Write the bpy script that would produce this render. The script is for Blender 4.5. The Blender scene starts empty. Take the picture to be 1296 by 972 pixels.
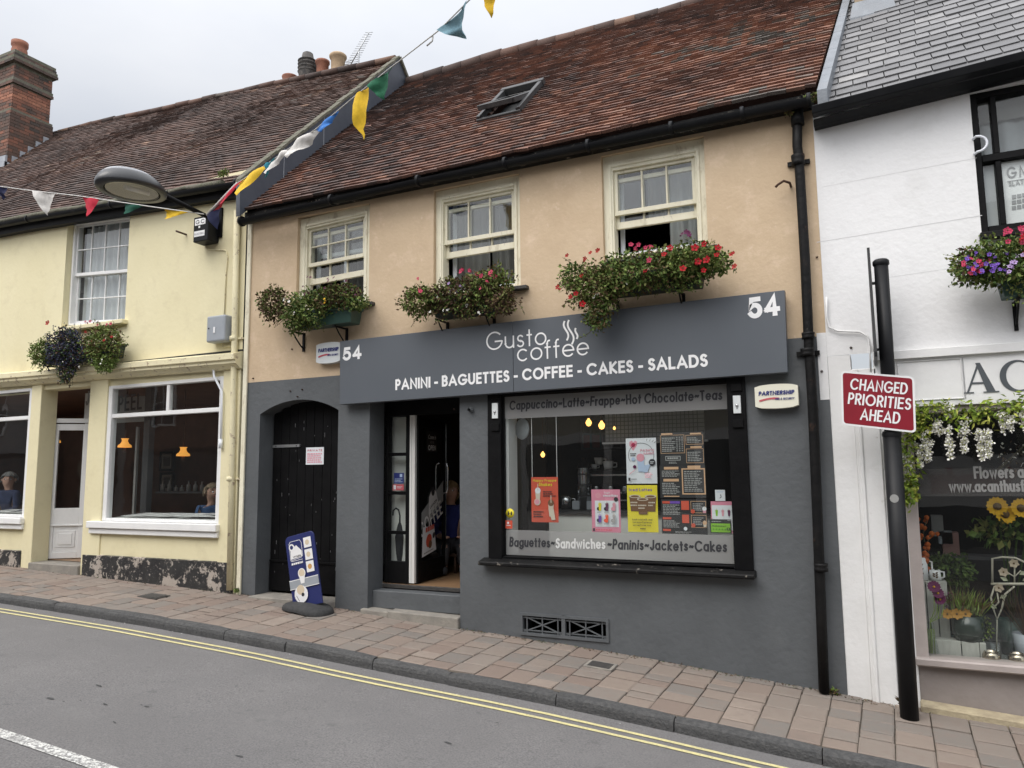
import bpy, bmesh, math, random
from mathutils import Vector, Matrix, noise
from mathutils.geometry import tessellate_polygon
random.seed(7)
SC = bpy.context.scene
COL = SC.collection
R = math.radians
# ------------------------------------------------------------------ camera
FPX, CAM = 950.0, Vector((0.0, -7.4, 1.7))
YAW, PITCH, ROLL = R(25.5), R(6.8), R(-0.6)
fw = Vector((-math.sin(YAW)*math.cos(PITCH), math.cos(YAW)*math.cos(PITCH), math.sin(PITCH)))
_rt = Vector((math.cos(YAW), math.sin(YAW), 0)); _up = _rt.cross(fw)
rt = _rt*math.cos(ROLL)+_up*math.sin(ROLL); up = _up*math.cos(ROLL)-_rt*math.sin(ROLL)
cd = bpy.data.cameras.new('camera'); cam = bpy.data.objects.new('camera', cd); COL.objects.link(cam)
cam.matrix_world = Matrix((( rt.x, up.x, -fw.x, CAM.x), (rt.y, up.y, -fw.y, CAM.y), (rt.z, up.z, -fw.z, CAM.z), (0,0,0,1)))
cd.sensor_width = 36; cd.lens = FPX/1296*36; cd.clip_end = 500; cd.clip_start = .05
SC.camera = cam
# ------------------------------------------------------------------ world: overcast, brighter overhead and behind the viewer
SUN_EL, SUN_AZ = R(58), R(200)
W = bpy.data.worlds.new('World'); SC.world = W; W.use_nodes = True
nt = W.node_tree; nt.nodes.clear()
def N(t, **k):
    n = nt.nodes.new(t)
    for a, b in k.items():
        setattr(n, a, b)
    return n
out = N('ShaderNodeOutputWorld'); bg = N('ShaderNodeBackground'); bg2 = N('ShaderNodeBackground'); add = N('ShaderNodeAddShader')
sky = N('ShaderNodeTexSky', sky_type='NISHITA', sun_disc=False, sun_elevation=SUN_EL, sun_rotation=SUN_AZ, dust_density=5.0)
nt.links.new(sky.outputs[0], bg.inputs[0]); bg.inputs[1].default_value = .05
tc = N('ShaderNodeTexCoord'); sep = N('ShaderNodeSeparateXYZ'); nt.links.new(tc.outputs['Generated'], sep.inputs[0])
zr = N('ShaderNodeMapRange'); zr.inputs['From Min'].default_value = .35; zr.inputs['From Max'].default_value = 1.0
zr.inputs['To Min'].default_value = .58; zr.inputs['To Max'].default_value = 1.75
nt.links.new(sep.outputs['Z'], zr.inputs['Value'])
yr = N('ShaderNodeMapRange'); yr.inputs['From Min'].default_value = .35; yr.inputs['From Max'].default_value = -.7
yr.inputs['To Min'].default_value = 1.0; yr.inputs['To Max'].default_value = 2.2
nt.links.new(sep.outputs['Y'], yr.inputs['Value'])
nz = N('ShaderNodeTexNoise'); nz.inputs['Scale'].default_value = 2.6; nz.inputs['Detail'].default_value = 5
mp = N('ShaderNodeMapping'); mp.inputs['Scale'].default_value = (1,1,2.2); nt.links.new(tc.outputs['Generated'], mp.inputs[0]); nt.links.new(mp.outputs[0], nz.inputs['Vector'])
cr = N('ShaderNodeValToRGB'); nt.links.new(nz.outputs[0], cr.inputs[0])
cr.color_ramp.elements[0].position = .34; cr.color_ramp.elements[0].color = (.85,.87,.905,1)
cr.color_ramp.elements[1].position = .66; cr.color_ramp.elements[1].color = (1.0,1.0,1.0,1)
mm = N('ShaderNodeMath', operation='MULTIPLY'); nt.links.new(zr.outputs[0], mm.inputs[0]); nt.links.new(yr.outputs[0], mm.inputs[1])
nt.links.new(cr.outputs[0], bg2.inputs[0]); nt.links.new(mm.outputs[0], bg2.inputs[1])
nt.links.new(bg.outputs[0], add.inputs[0]); nt.links.new(bg2.outputs[0], add.inputs[1]); nt.links.new(add.outputs[0], out.inputs[0])
sl = bpy.data.lights.new('sun', 'SUN'); sl.energy = 1.3; sl.angle = R(40); sl.color = (1,.97,.93)
so = bpy.data.objects.new('sun', sl); COL.objects.link(so)
sd = Vector((-.35,-.75,1.15)).normalized()          # towards the sun
so.rotation_euler = sd.to_track_quat('Z','Y').to_euler(); so.location = (-5,-5,14)
SC.view_settings.view_transform = 'Standard'; SC.view_settings.look = 'None'
SC.view_settings.exposure = 0.0; SC.view_settings.gamma = 1.0; SC.view_settings.use_curve_mapping = False
SC.cycles.max_bounces = 8; SC.cycles.transparent_max_bounces = 16; SC.cycles.use_denoising = True
SC.cycles.caustics_reflective = False; SC.cycles.caustics_refractive = False
# ------------------------------------------------------------------ pixel of the photograph -> a point on a known plane
def ray(px, py): return fw + rt*((px-648)/FPX) - up*((py-486)/FPX)
def atY(px, py, y=0.0):
    d = ray(px, py); return CAM + d*((y-CAM.y)/d.y)
def atX(px, py, x):
    d = ray(px, py); return CAM + d*((x-CAM.x)/d.x)
def X(px, py, y=0.0): return atY(px, py, y).x
def Z(px, py, y=0.0): return atY(px, py, y).z
# ------------------------------------------------------------------ materials
MATS = {}
def mat(name, c, c2=None, s=6.0, r=.7, bump=0.0, bs=40.0, metal=0.0, ramp=None, stain=None, emit=None, spec=.5, detail=6, stretch=None, lo=.35, hi=.65):
    m = bpy.data.materials.new(name); m.use_nodes = True; t = m.node_tree; L = t.links.new
    b = t.nodes['Principled BSDF']; b.inputs['Roughness'].default_value = r; b.inputs['Metallic'].default_value = metal
    b.inputs['Specular IOR Level'].default_value = spec
    g = t.nodes.new('ShaderNodeNewGeometry'); pos = g.outputs['Position']
    if stretch:
        mpn = t.nodes.new('ShaderNodeMapping'); mpn.inputs['Scale'].default_value = stretch; L(pos, mpn.inputs[0]); spos = mpn.outputs[0]
    else: spos = pos
    def mix(f, a, bcol, blend='MIX'):
        n = t.nodes.new('ShaderNodeMix'); n.data_type = 'RGBA'; n.blend_type = blend
        if isinstance(f, float): n.inputs[0].default_value = f
        else: L(f, n.inputs[0])
        for i, q in ((6, a), (7, bcol)):
            if isinstance(q, tuple): n.inputs[i].default_value = (*q, 1)
            else: L(q, n.inputs[i])
        return n.outputs[2]
    def nzr(scale, lo, hi, det=detail, p=None, rough=.6):
        n = t.nodes.new('ShaderNodeTexNoise'); n.inputs['Scale'].default_value = scale; n.inputs['Detail'].default_value = det
        n.inputs['Roughness'].default_value = rough
        L(p or spos, n.inputs['Vector'])
        k = t.nodes.new('ShaderNodeMapRange'); k.inputs['From Min'].default_value = lo; k.inputs['From Max'].default_value = hi
        L(n.outputs[0], k.inputs['Value']); return k.outputs[0]
    col = tuple(c)
    if ramp:
        a = t.nodes.new('ShaderNodeAttribute'); a.attribute_name = 'tone'
        cr = t.nodes.new('ShaderNodeValToRGB'); L(a.outputs['Fac'], cr.inputs[0])
        els = cr.color_ramp.elements
        while len(els) < len(ramp): els.new(.5)
        for e, (p, q) in zip(els, ramp): e.position = p; e.color = (*q, 1)
        col = cr.outputs[0]
        if c2: col = mix(nzr(s, lo, hi), col, tuple(c2))
    elif c2: col = mix(nzr(s, lo, hi), col, tuple(c2))
    for st in (stain or []):
        sc_, lo_, hi_, sc_col = st[:4]
        f = nzr(sc_, lo_, hi_, 8, None if len(st) < 5 else None, .7)
        if len(st) > 4:
            mu = t.nodes.new('ShaderNodeMath'); mu.operation = 'MULTIPLY'; L(f, mu.inputs[0]); mu.inputs[1].default_value = st[4]; mu.use_clamp = True; f = mu.outputs[0]
        col = mix(f, col, tuple(sc_col))
    if isinstance(col, tuple): b.inputs['Base Color'].default_value = (*col, 1)
    else: L(col, b.inputs['Base Color'])
    if bump:
        n = t.nodes.new('ShaderNodeTexNoise'); n.inputs['Scale'].default_value = bs; n.inputs['Detail'].default_value = 6; L(spos, n.inputs['Vector'])
        bn = t.nodes.new('ShaderNodeBump'); bn.inputs['Strength'].default_value = bump; bn.inputs['Distance'].default_value = .02
        L(n.outputs[0], bn.inputs['Height']); L(bn.outputs[0], b.inputs['Normal'])
    if emit: b.inputs['Emission Color'].default_value = (*emit[0], 1); b.inputs['Emission Strength'].default_value = emit[1]
    m.diffuse_color = (*c, 1)
    return m
def glass_mat(name, tint=(.9,.93,.92), ior=1.5, extra=0.0, dirt=0.0):
    m = bpy.data.materials.new(name); m.use_nodes = True; t = m.node_tree; L = t.links.new; t.nodes.clear()
    o = t.nodes.new('ShaderNodeOutputMaterial'); mx = t.nodes.new('ShaderNodeMixShader')
    tr = t.nodes.new('ShaderNodeBsdfTransparent'); tr.inputs[0].default_value = (*tint, 1)
    gl = t.nodes.new('ShaderNodeBsdfGlossy'); gl.inputs['Roughness'].default_value = .01
    lwn = t.nodes.new('ShaderNodeLayerWeight'); fr = t.nodes.new('ShaderNodeMath'); fr.operation = 'POWER'; L(lwn.outputs['Facing'], fr.inputs[0]); fr.inputs[1].default_value = 4.0
    g = t.nodes.new('ShaderNodeNewGeometry')
    nz = t.nodes.new('ShaderNodeTexNoise'); nz.inputs['Scale'].default_value = 1.6; L(g.outputs['Position'], nz.inputs['Vector'])
    bn = t.nodes.new('ShaderNodeBump'); bn.inputs['Strength'].default_value = .12; bn.inputs['Distance'].default_value = .02; L(nz.outputs[0], bn.inputs['Height']); L(bn.outputs[0], gl.inputs['Normal'])
    ad = t.nodes.new('ShaderNodeMath'); ad.operation = 'MULTIPLY_ADD'; L(fr.outputs[0], ad.inputs[0]); ad.inputs[1].default_value = .9; ad.inputs[2].default_value = .06+extra; ad.use_clamp = True
    L(ad.outputs[0], mx.inputs[0]); L(tr.outputs[0], mx.inputs[1]); L(gl.outputs[0], mx.inputs[2])
    fin = mx.outputs[0]
    if dirt:
        df = t.nodes.new('ShaderNodeBsdfDiffuse'); df.inputs[0].default_value = (.75,.76,.76,1)
        m2 = t.nodes.new('ShaderNodeMixShader'); m2.inputs[0].default_value = dirt; L(fin, m2.inputs[1]); L(df.outputs[0], m2.inputs[2]); fin = m2.outputs[0]
    L(fin, o.inputs[0]); return m
def film_mat(name, c, a):
    m = bpy.data.materials.new(name); m.use_nodes = True; t = m.node_tree
    b = t.nodes['Principled BSDF']; b.inputs['Base Color'].default_value = (*c,1); b.inputs['Roughness'].default_value = .6; b.inputs['Alpha'].default_value = a
    return m
# ------------------------------------------------------------------ mesh builder
class MB:
    def __init__(s, m=None): s.v=[]; s.f=[]; s.m=[]; s.t=[]; s.mats=[]; s.sm=[]; s.cur=m
    def mi(s, m):
        m = m or s.cur
        if m not in s.mats: s.mats.append(m)
        return s.mats.index(m)
    def face(s, pts, m=None, t=.5, sm=False):
        i = len(s.v); s.v += [tuple(p) for p in pts]; s.f.append(tuple(range(i, i+len(pts)))); s.m.append(s.mi(m)); s.t.append(t); s.sm.append(sm)
    def add(s, vs, fs, m=None, t=.5, sm=False):
        i = len(s.v); s.v += [tuple(p) for p in vs]; k = s.mi(m)
        for f in fs: s.f.append(tuple(i+a for a in f)); s.m.append(k); s.t.append(t); s.sm.append(sm)
    def hexa(s, p, m=None, t=.5):   # p: 4 bottom ccw, 4 top
        s.add(p, [(3,2,1,0),(4,5,6,7),(0,1,5,4),(1,2,6,5),(2,3,7,6),(3,0,4,7)], m, t)
    def box(s, x0,x1,y0,y1,z0,z1, m=None, t=.5):
        if x0>x1: x0,x1=x1,x0
        if y0>y1: y0,y1=y1,y0
        if z0>z1: z0,z1=z1,z0
        s.hexa([(x0,y0,z0),(x1,y0,z0),(x1,y1,z0),(x0,y1,z0),(x0,y0,z1),(x1,y0,z1),(x1,y1,z1),(x0,y1,z1)], m, t)
    def obox(s, c, ax, ay, az, m=None, t=.5):   # centre and half-axes
        c=Vector(c); ax=Vector(ax); ay=Vector(ay); az=Vector(az)
        s.hexa([c-ax-ay-az, c+ax-ay-az, c+ax+ay-az, c-ax+ay-az, c-ax-ay+az, c+ax-ay+az, c+ax+ay+az, c-ax+ay+az], m, t)
    def bar(s, a, b, w, h=None, m=None, upv=(0,0,1)):
        a=Vector(a); b=Vector(b); d=(b-a); l=d.length; d.normalize(); u=Vector(upv)
        if abs(d.dot(u))>.95: u=Vector((0,1,0))
        sx=d.cross(u).normalized(); sy=sx.cross(d)
        s.obox((a+b)/2, d*l/2, sx*w/2, sy*(h or w)/2, m)
    def tube(s, pts, r, n=8, m=None, cap=True, t=.5):
        pts=[Vector(p) for p in pts]; k=len(pts); vs=[]; fs=[]; u=None
        for i,p in enumerate(pts):
            d=(pts[min(i+1,k-1)]-pts[max(i-1,0)]).normalized()
            if u is None: u=d.orthogonal().normalized()
            u=(u-d*u.dot(d)).normalized(); w=d.cross(u); rr=r[i] if isinstance(r,(list,tuple)) else r
            vs += [p+(u*math.cos(2*math.pi*j/n)+w*math.sin(2*math.pi*j/n))*rr for j in range(n)]
        for i in range(k-1):
            fs += [(i*n+j, i*n+(j+1)%n, (i+1)*n+(j+1)%n, (i+1)*n+j) for j in range(n)]
        s.add(vs, fs, m, t, True)
        if cap:
            b=len(s.v)-len(vs); km=s.mi(m)
            for f in (tuple(b+j for j in range(n))[::-1], tuple(b+(k-1)*n+j for j in range(n))): s.f.append(f); s.m.append(km); s.t.append(t); s.sm.append(False)
    def lathe(s, prof, c, n=20, m=None, axis=(0,0,1), t=.5):
        a=Vector(axis).normalized(); u=a.orthogonal().normalized(); w=a.cross(u); c=Vector(c); vs=[]; fs=[]
        for r_,h in prof: vs += [c+a*h+(u*math.cos(2*math.pi*j/n)+w*math.sin(2*math.pi*j/n))*max(r_,1e-4) for j in range(n)]
        for i in range(len(prof)-1): fs += [(i*n+j, i*n+(j+1)%n, (i+1)*n+(j+1)%n, (i+1)*n+j) for j in range(n)]
        s.add(vs, fs, m, t, True)
    def ball(s, c, r, m=None, n=10, rz=None, t=.5):
        rz=rz or r; s.lathe([(r*math.sin(math.pi*i/n), -rz*math.cos(math.pi*i/n)) for i in range(n+1)], c, 2*n, m, t=t)
    def prism(s, poly, y0, y1, m=None, t=.5):    # poly in (x,z), extruded along y
        n=len(poly); vs=[(x,y0,z) for x,z in poly]+[(x,y1,z) for x,z in poly]
        fs=[(i,(i+1)%n,n+(i+1)%n,n+i) for i in range(n)]
        tri=tessellate_polygon([[Vector((x,z,0)) for x,z in poly]])
        fs += [tuple(q) for q in tri]+[tuple(n+i for i in q)[::-1] for q in tri]
        s.add(vs, fs, m, t)
    def poly(s, pts, m=None, t=.5):
        pts=[Vector(p) for p in pts]; s.add(pts, [tuple(q) for q in tessellate_polygon([pts])], m, t)
    def shear(s, k, xc):
        s.v=[(x,y,z+k*(x-xc)) for x,y,z in s.v]; return s
    def frame(s, x0,x1,z0,z1, y0,y1, w, m=None, wb=None, wt=None):
        wb=wb or w; wt=wt or w
        s.box(x0,x0+w,y0,y1,z0,z1,m); s.box(x1-w,x1,y0,y1,z0,z1,m)
        s.box(x0+w,x1-w,y0,y1,z0,z0+wb,m); s.box(x0+w,x1-w,y0,y1,z1-wt,z1,m)
    def build(s, name, parent=None, bevel=0, seg=1, smooth=None, mod=None):
        off=world_loc(parent) if parent else Vector((0,0,0))
        me=bpy.data.meshes.new(name); me.from_pydata([Vector(v)-off for v in s.v], [], s.f)
        for m in s.mats: me.materials.append(m)
        me.polygons.foreach_set('material_index', s.m); me.polygons.foreach_set('use_smooth', s.sm)
        a=me.attributes.new('tone','FLOAT','FACE'); a.data.foreach_set('value', s.t)
        bm=bmesh.new(); bm.from_mesh(me)
        if s.fixn: bmesh.ops.recalc_face_normals(bm, faces=bm.faces)
        bm.to_mesh(me); bm.free(); me.update()
        o=bpy.data.objects.new(name, me); COL.objects.link(o)
        if parent: o.parent=parent
        if bevel:
            b=o.modifiers.new('bevel','BEVEL'); b.width=bevel; b.segments=seg; b.limit_method='ANGLE'; b.angle_limit=R(40)
        return o
    fixn=True
def world_loc(o):
    p=Vector((0,0,0))
    while o: p+=Vector(o.location); o=o.parent
    return p
def tag(o, label, cat, group=None, kind=None):
    if label: o['label']=label
    if cat: o['category']=cat
    if group: o['group']=group
    if kind: o['kind']=kind
    return o
def thing(name, label, cat, loc=(0,0,0), group=None):
    o=bpy.data.objects.new(name,None); COL.objects.link(o); o.location=loc; o.empty_display_size=.1
    return tag(o,label,cat,group)
def struct(name, mb, **k):
    o=mb.build(name, **k); o['kind']='structure'; return o
# ------------------------------------------------------------------ stroke lettering
def arc(cx,cy,rx,ry,a0,a1,n=14):
    return [(cx+rx*math.cos(R(a0+(a1-a0)*i/n)), cy+ry*math.sin(R(a0+(a1-a0)*i/n))) for i in range(n+1)]
G = {
'A':(.72,[[(0,0),(.5,1),(1,0)],[(.2,.3),(.8,.3)]]), 'B':(.45,[[(0,0),(0,1)],[(.1,1),(.5,1)]+arc(.5,.765,.45,.235,90,-90)+[(.1,.53)],[(.1,.53),(.5,.53)]+arc(.5,.265,.5,.265,90,-90)+[(.1,0)]]),
'C':(.78,[arc(.55,.5,.55,.5,45,315,24)]), 'D':(.62,[[(0,0),(0,1)]+arc(.4,.5,.6,.5,90,-90,18)+[(0,0)]]), 'E':(.4,[[(1,1),(0,1),(0,0),(1,0)],[(0,.52),(.92,.52)]]),
'F':(.4,[[(1,1),(0,1),(0,0)],[(0,.52),(.92,.52)]]), 'G':(.82,[arc(.52,.5,.52,.5,45,352,24)+[(1,.45),(.58,.45)]]), 'H':(.55,[[(0,0),(0,1)],[(1,0),(1,1)],[(0,.52),(1,.52)]]),
'I':(0,[[(0,0),(0,1)]]), 'J':(.35,[[(1,1),(1,.3)]+arc(.5,.3,.5,.3,0,-160)]), 'K':(.5,[[(0,0),(0,1)],[(.95,1),(.05,.5),(1,0)]]), 'L':(.38,[[(0,1),(0,0),(1,0)]]),
'M':(.8,[[(0,0),(.12,1),(.5,.15),(.88,1),(1,0)]]), 'N':(.6,[[(0,0),(0,1),(1,0),(1,1)]]), 'O':(.85,[arc(.5,.5,.5,.5,90,450,28)]),
'P':(.42,[[(0,0),(0,1)],[(.1,1),(.5,1)]+arc(.5,.73,.5,.27,90,-90)+[(.1,.46)]]), 'Q':(.85,[arc(.5,.5,.5,.5,90,450,28),[(.6,.3),(1,0)]]), 'R':(.45,[[(0,0),(0,1)],[(.1,1),(.5,1)]+arc(.5,.73,.5,.27,90,-90)+[(.1,.46)],[(.45,.46),(1,0)]]),
'S':(.42,[arc(.5,.765,.46,.235,35,270)+arc(.5,.265,.5,.265,90,-150)]), 'T':(.42,[[(0,1),(1,1)],[(.5,1),(.5,0)]]), 'U':(.55,[[(0,1),(0,.38)]+arc(.5,.38,.5,.38,180,360)+[(1,1)]]),
'V':(.65,[[(0,1),(.5,0),(1,1)]]), 'W':(1.0,[[(0,1),(.25,0),(.5,.9),(.75,0),(1,1)]]), 'X':(.6,[[(0,0),(1,1)],[(0,1),(1,0)]]), 'Y':(.6,[[(0,1),(.5,.45),(1,1)],[(.5,.45),(.5,0)]]), 'Z':(.5,[[(0,1),(1,1),(0,0),(1,0)]]),
'0':(.5,[arc(.5,.5,.5,.5,90,450,24)]), '1':(.15,[[(0,.8),(1,1),(1,0)]]), '2':(.45,[arc(.5,.7,.5,.3,160,-30)+[(0,0),(1,0)]]), '4':(.52,[[(.72,0),(.72,1),(0,.27)],[(0,.27),(1,.27)]]),
'5':(.45,[[(.9,1),(.18,1)]+arc(.45,.33,.55,.33,142,-150,18)]), '-':(.22,[[(0,.38),(1,.38)]]), '~':(.4,[[(0,.38),(.2,.5),(.4,.48),(.6,.38),(.8,.36),(1,.48)]]), '.':(0,[[(0,0),(0,.03)]]), "'":(0,[[(0,1),(0,.8)]]), ':':(0,[[(0,0),(0,.04)],[(0,.5),(0,.54)]]), '%':(.5,[[(0,0),(1,1)],arc(.15,.85,.15,.15,0,360),arc(.85,.15,.15,.15,0,360)]), '!':(0,[[(0,1),(0,.3)],[(0,0),(0,.03)]]), '&':(.6,[[(1,0),(.22,.72)]+arc(.45,.82,.22,.18,205,-30,10)+[(.12,.36)]+arc(.42,.25,.38,.25,160,350,12)]), '+':(.3,[[(0,.4),(1,.4)],[(.5,.15),(.5,.65)]]),
'a':(.5,[arc(.5,.32,.5,.32,20,380,22),[(1,.64),(1,0)]]), 'b':(.5,[arc(.5,.32,.5,.32,20,380,22),[(0,1),(0,0)]]), 'c':(.5,[arc(.52,.32,.52,.32,48,312,20)]), 'd':(.5,[arc(.5,.32,.5,.32,20,380,22),[(1,1),(1,0)]]),
'e':(.52,[[(.15,.32),(.85,.32)],arc(.5,.32,.5,.32,0,315,22)]), 'f':(.25,[[(.4,0),(.4,.8)]+arc(.8,.8,.4,.2,180,80,6),[(0,.62),(.95,.62)]]), 'g':(.5,[arc(.5,.32,.5,.32,20,380,22),[(1,.64),(1,-.05)]+arc(.5,-.05,.5,.25,0,-150)]),
'h':(.4,[[(0,0),(0,1)],[(0,.3)]+arc(.5,.36,.5,.28,180,0)+[(1,0)]]), 'i':(0,[[(0,0),(0,.62)],[(0,.86),(0,.9)]]), 'j':(.12,[[(1,.62),(1,-.1)]+arc(.3,-.1,.7,.16,0,-100),[(1,.86),(1,.9)]]), 'k':(.4,[[(0,0),(0,1)],[(.95,.62),(.05,.3),(1,0)]]),
'l':(0,[[(0,0),(0,1)]]), 'm':(.72,[[(0,0),(0,.64)],[(0,.36)]+arc(.25,.4,.25,.24,180,0)+[(.5,0)],[(.5,.36)]+arc(.75,.4,.25,.24,180,0)+[(1,0)]]), 'n':(.42,[[(0,0),(0,.64)],[(0,.3)]+arc(.5,.36,.5,.28,180,0)+[(1,0)]]),
'o':(.54,[arc(.5,.32,.5,.32,90,450,24)]), 'p':(.5,[arc(.5,.32,.5,.32,20,380,22),[(0,.64),(0,-.3)]]), 'q':(.5,[arc(.5,.32,.5,.32,20,380,22),[(1,.64),(1,-.3)]]), 'r':(.2,[[(0,0),(0,.64)],[(0,.38)]+arc(.7,.38,.7,.25,180,70,8)]),
's':(.32,[arc(.5,.48,.42,.16,35,270)+arc(.5,.16,.5,.16,90,-150)]), 't':(.22,[[(.5,.9),(.5,0)],[(0,.62),(1,.62)]]), 'u':(.44,[[(0,.64),(0,.26)]+arc(.5,.26,.5,.26,180,360)+[(1,.64)],[(1,.3),(1,0)]]),
'v':(.44,[[(0,.64),(.5,0),(1,.64)]]), 'w':(.7,[[(0,.64),(.25,0),(.5,.6),(.75,0),(1,.64)]]), 'x':(.42,[[(0,0),(1,.64)],[(0,.64),(1,0)]]), 'y':(.44,[[(0,.64),(.5,0)],[(1,.64),(.25,-.3)]]), 'z':(.4,[[(0,.64),(1,.64),(0,0),(1,0)]]),
}
def strip(pts, w, cap=0):
    n=len(pts); closed=(Vector(pts[0])-Vector(pts[-1])).length<1e-6
    if closed: pts=pts[:-1]; n-=1
    elif cap and n>1:
        pts=[Vector(p) for p in pts]; a=(pts[0]-pts[1]).normalized()*w*cap; b=(pts[-1]-pts[-2]).normalized()*w*cap; pts=[pts[0]+a]+pts[1:-1]+[pts[-1]+b]
    L=[];Rr=[]
    for i in range(n):
        p=Vector(pts[i]); a=Vector(pts[(i-1)%n]) if (closed or i>0) else None; b=Vector(pts[(i+1)%n]) if (closed or i<n-1) else None
        d1=(p-a).normalized() if a is not None else None; d2=(b-p).normalized() if b is not None else None
        d1=d1 or d2; d2=d2 or d1
        n1=Vector((-d1.y,d1.x)); n2=Vector((-d2.y,d2.x)); mv=n1+n2
        if mv.length<1e-3: mv=n1.copy()
        mv.normalize(); k=1/max(.5,mv.dot(n1)); L.append(p+mv*w/2*k); Rr.append(p-mv*w/2*k)
    q=[]
    for i in range(n if closed else n-1):
        j=(i+1)%n; q.append((L[i],L[j],Rr[j],Rr[i]))
    return q
def text(mb, s, p0, p1, h, wt, m, sp=.16, space=.35, uz=None, slant=0.0, jit=0.0, lift=.0012):
    """letters along p0->p1 (fitted to that length), cap height h, stroke weight wt (fraction of h), standing on the baseline"""
    p0=Vector(p0); p1=Vector(p1); ux=(p1-p0); Lw=ux.length; ux.normalize(); uz=Vector(uz or (0,0,1)); uz=(uz-ux*uz.dot(ux)).normalized(); un=ux.cross(uz)
    adv=0; place=[]
    for ch in s:
        if ch==' ': adv+=space; continue
        w=G[ch][0]+wt; place.append((ch,adv)); adv+=w+sp
    adv-=sp; k=Lw/(adv*h)
    ns=0
    for ch,x0 in place:
        gw,st=G[ch]; ja=random.uniform(-jit,jit); jy=random.uniform(-jit,jit)*.25
        for pl in st:
            pp=[((wt/2+x*gw)*k, wt/2+y*(1-wt)) for x,y in pl]
            for q in strip(pp, wt, .46):
                pts=[]
                for v in q:
                    xx,zz=v.x+slant*v.y, v.y+jy
                    xx,zz=xx-ja*(zz-.4), zz+ja*(xx-.3)
                    pts.append(p0+ux*((x0*k+xx)*h)+uz*(zz*h)+un*(lift*.3*(ns%3)+lift))
                mb.face(pts, m)
            ns+=1
# ------------------------------------------------------------------ flat printed things
class Panel:
    """artwork on a rectangle: u right, v up in 0..1, layers float towards the street"""
    def __init__(s, mb, o, ux, uz): s.mb=mb; s.o=Vector(o); s.ux=Vector(ux); s.uz=Vector(uz); s.n=s.ux.cross(s.uz).normalized(); s.k=1
    def p(s,u,v,l=None): return s.o+s.ux*u+s.uz*v+s.n*(.0007*(s.k if l is None else l))
    def rect(s,u0,v0,u1,v1,m): s.mb.face([s.p(u0,v0),s.p(u1,v0),s.p(u1,v1),s.p(u0,v1)],m); s.k+=1
    def poly(s,pts,m): s.mb.poly([s.p(*q) for q in pts],m); s.k+=1
    def disc(s,u,v,r,m,ry=None,n=18):
        asp=s.ux.length/s.uz.length; ry=ry or r*asp
        s.poly([(u+r*math.cos(2*math.pi*i/n), v+ry*math.sin(2*math.pi*i/n)) for i in range(n)],m)
    def ring(s,pts,w,m):
        for q in strip([(u*s.ux.length,v*s.uz.length) for u,v in pts], w): s.mb.face([s.p(a.x/s.ux.length,a.y/s.uz.length) for a in q],m)
        s.k+=1
    def text(s,t,u0,u1,v,h,m,wt=.16,**k):
        text(s.mb,t,s.p(u0,v),s.p(u1,v),h*s.uz.length,wt,m,uz=s.uz,lift=.0003,**k); s.k+=2
    def lines(s,u0,u1,v0,v1,n,m,fill=.45,rag=.35,seed=1):
        rr=random.Random(seed); dv=(v1-v0)/n
        for i in range(n):
            v=v1-(i+1)*dv+dv*.25; u=u0; e=u1-(u1-u0)*rr.random()*rag
            while u<e:
                w=(u1-u0)*rr.uniform(.08,.2); s.mb.face([s.p(u,v),s.p(min(u+w,e),v),s.p(min(u+w,e),v+dv*fill),s.p(u,v+dv*fill)],m); u+=w+(u1-u0)*.03
        s.k+=1
# ------------------------------------------------------------------ foliage
def leaf(mb, p, d, n, l, w, m, t=.5):
    d=d.normalized(); sx=d.cross(n)
    if sx.length<1e-3: sx=d.orthogonal()
    sx.normalize(); nn=sx.cross(d)
    a=p; b=p+d*l*.45+sx*w/2+nn*l*.08; c=p+d*l; e=p+d*l*.45-sx*w/2+nn*l*.08
    mb.face([a,b,c,e],m,t)
def rdir(rr): 
    while 1:
        v=Vector((rr.uniform(-1,1),rr.uniform(-1,1),rr.uniform(-1,1)))
        if .05<v.length<1: return v.normalized()
def clump(mb, c, rad, n, mats, l=.03, rr=random, droop=.2, shell=.5, wob=2.2):
    c=Vector(c); s0=rr.random()*50
    for i in range(n):
        d=rdir(rr); k=rr.uniform(shell,1)**.6
        k*=.85+.5*noise.noise(d*wob+Vector((s0,s0,0)))
        p=c+Vector((d.x*rad[0],d.y*rad[1],d.z*rad[2]))*k
        q=(d*.6+rdir(rr)*.9); q.z-=droop
        leaf(mb,p,q,rdir(rr),l*rr.uniform(.6,1.3),l*rr.uniform(.4,.75),rr.choice(mats),rr.random())
def flower(mb, p, d, r, m, mc, n=5):
    d=d.normalized(); u=d.orthogonal().normalized(); w=d.cross(u)
    for i in range(n):
        a=2*math.pi*i/n; e=u*math.cos(a)+w*math.sin(a); f=u*math.cos(a+.55)+w*math.sin(a+.55); g=u*math.cos(a-.55)+w*math.sin(a-.55)
        mb.face([p, p+g*r*.75+d*r*.15, p+e*r+d*r*.28, p+f*r*.75+d*r*.15], m)
    mb.ball(p+d*r*.12, r*.2, mc, 3)
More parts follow.
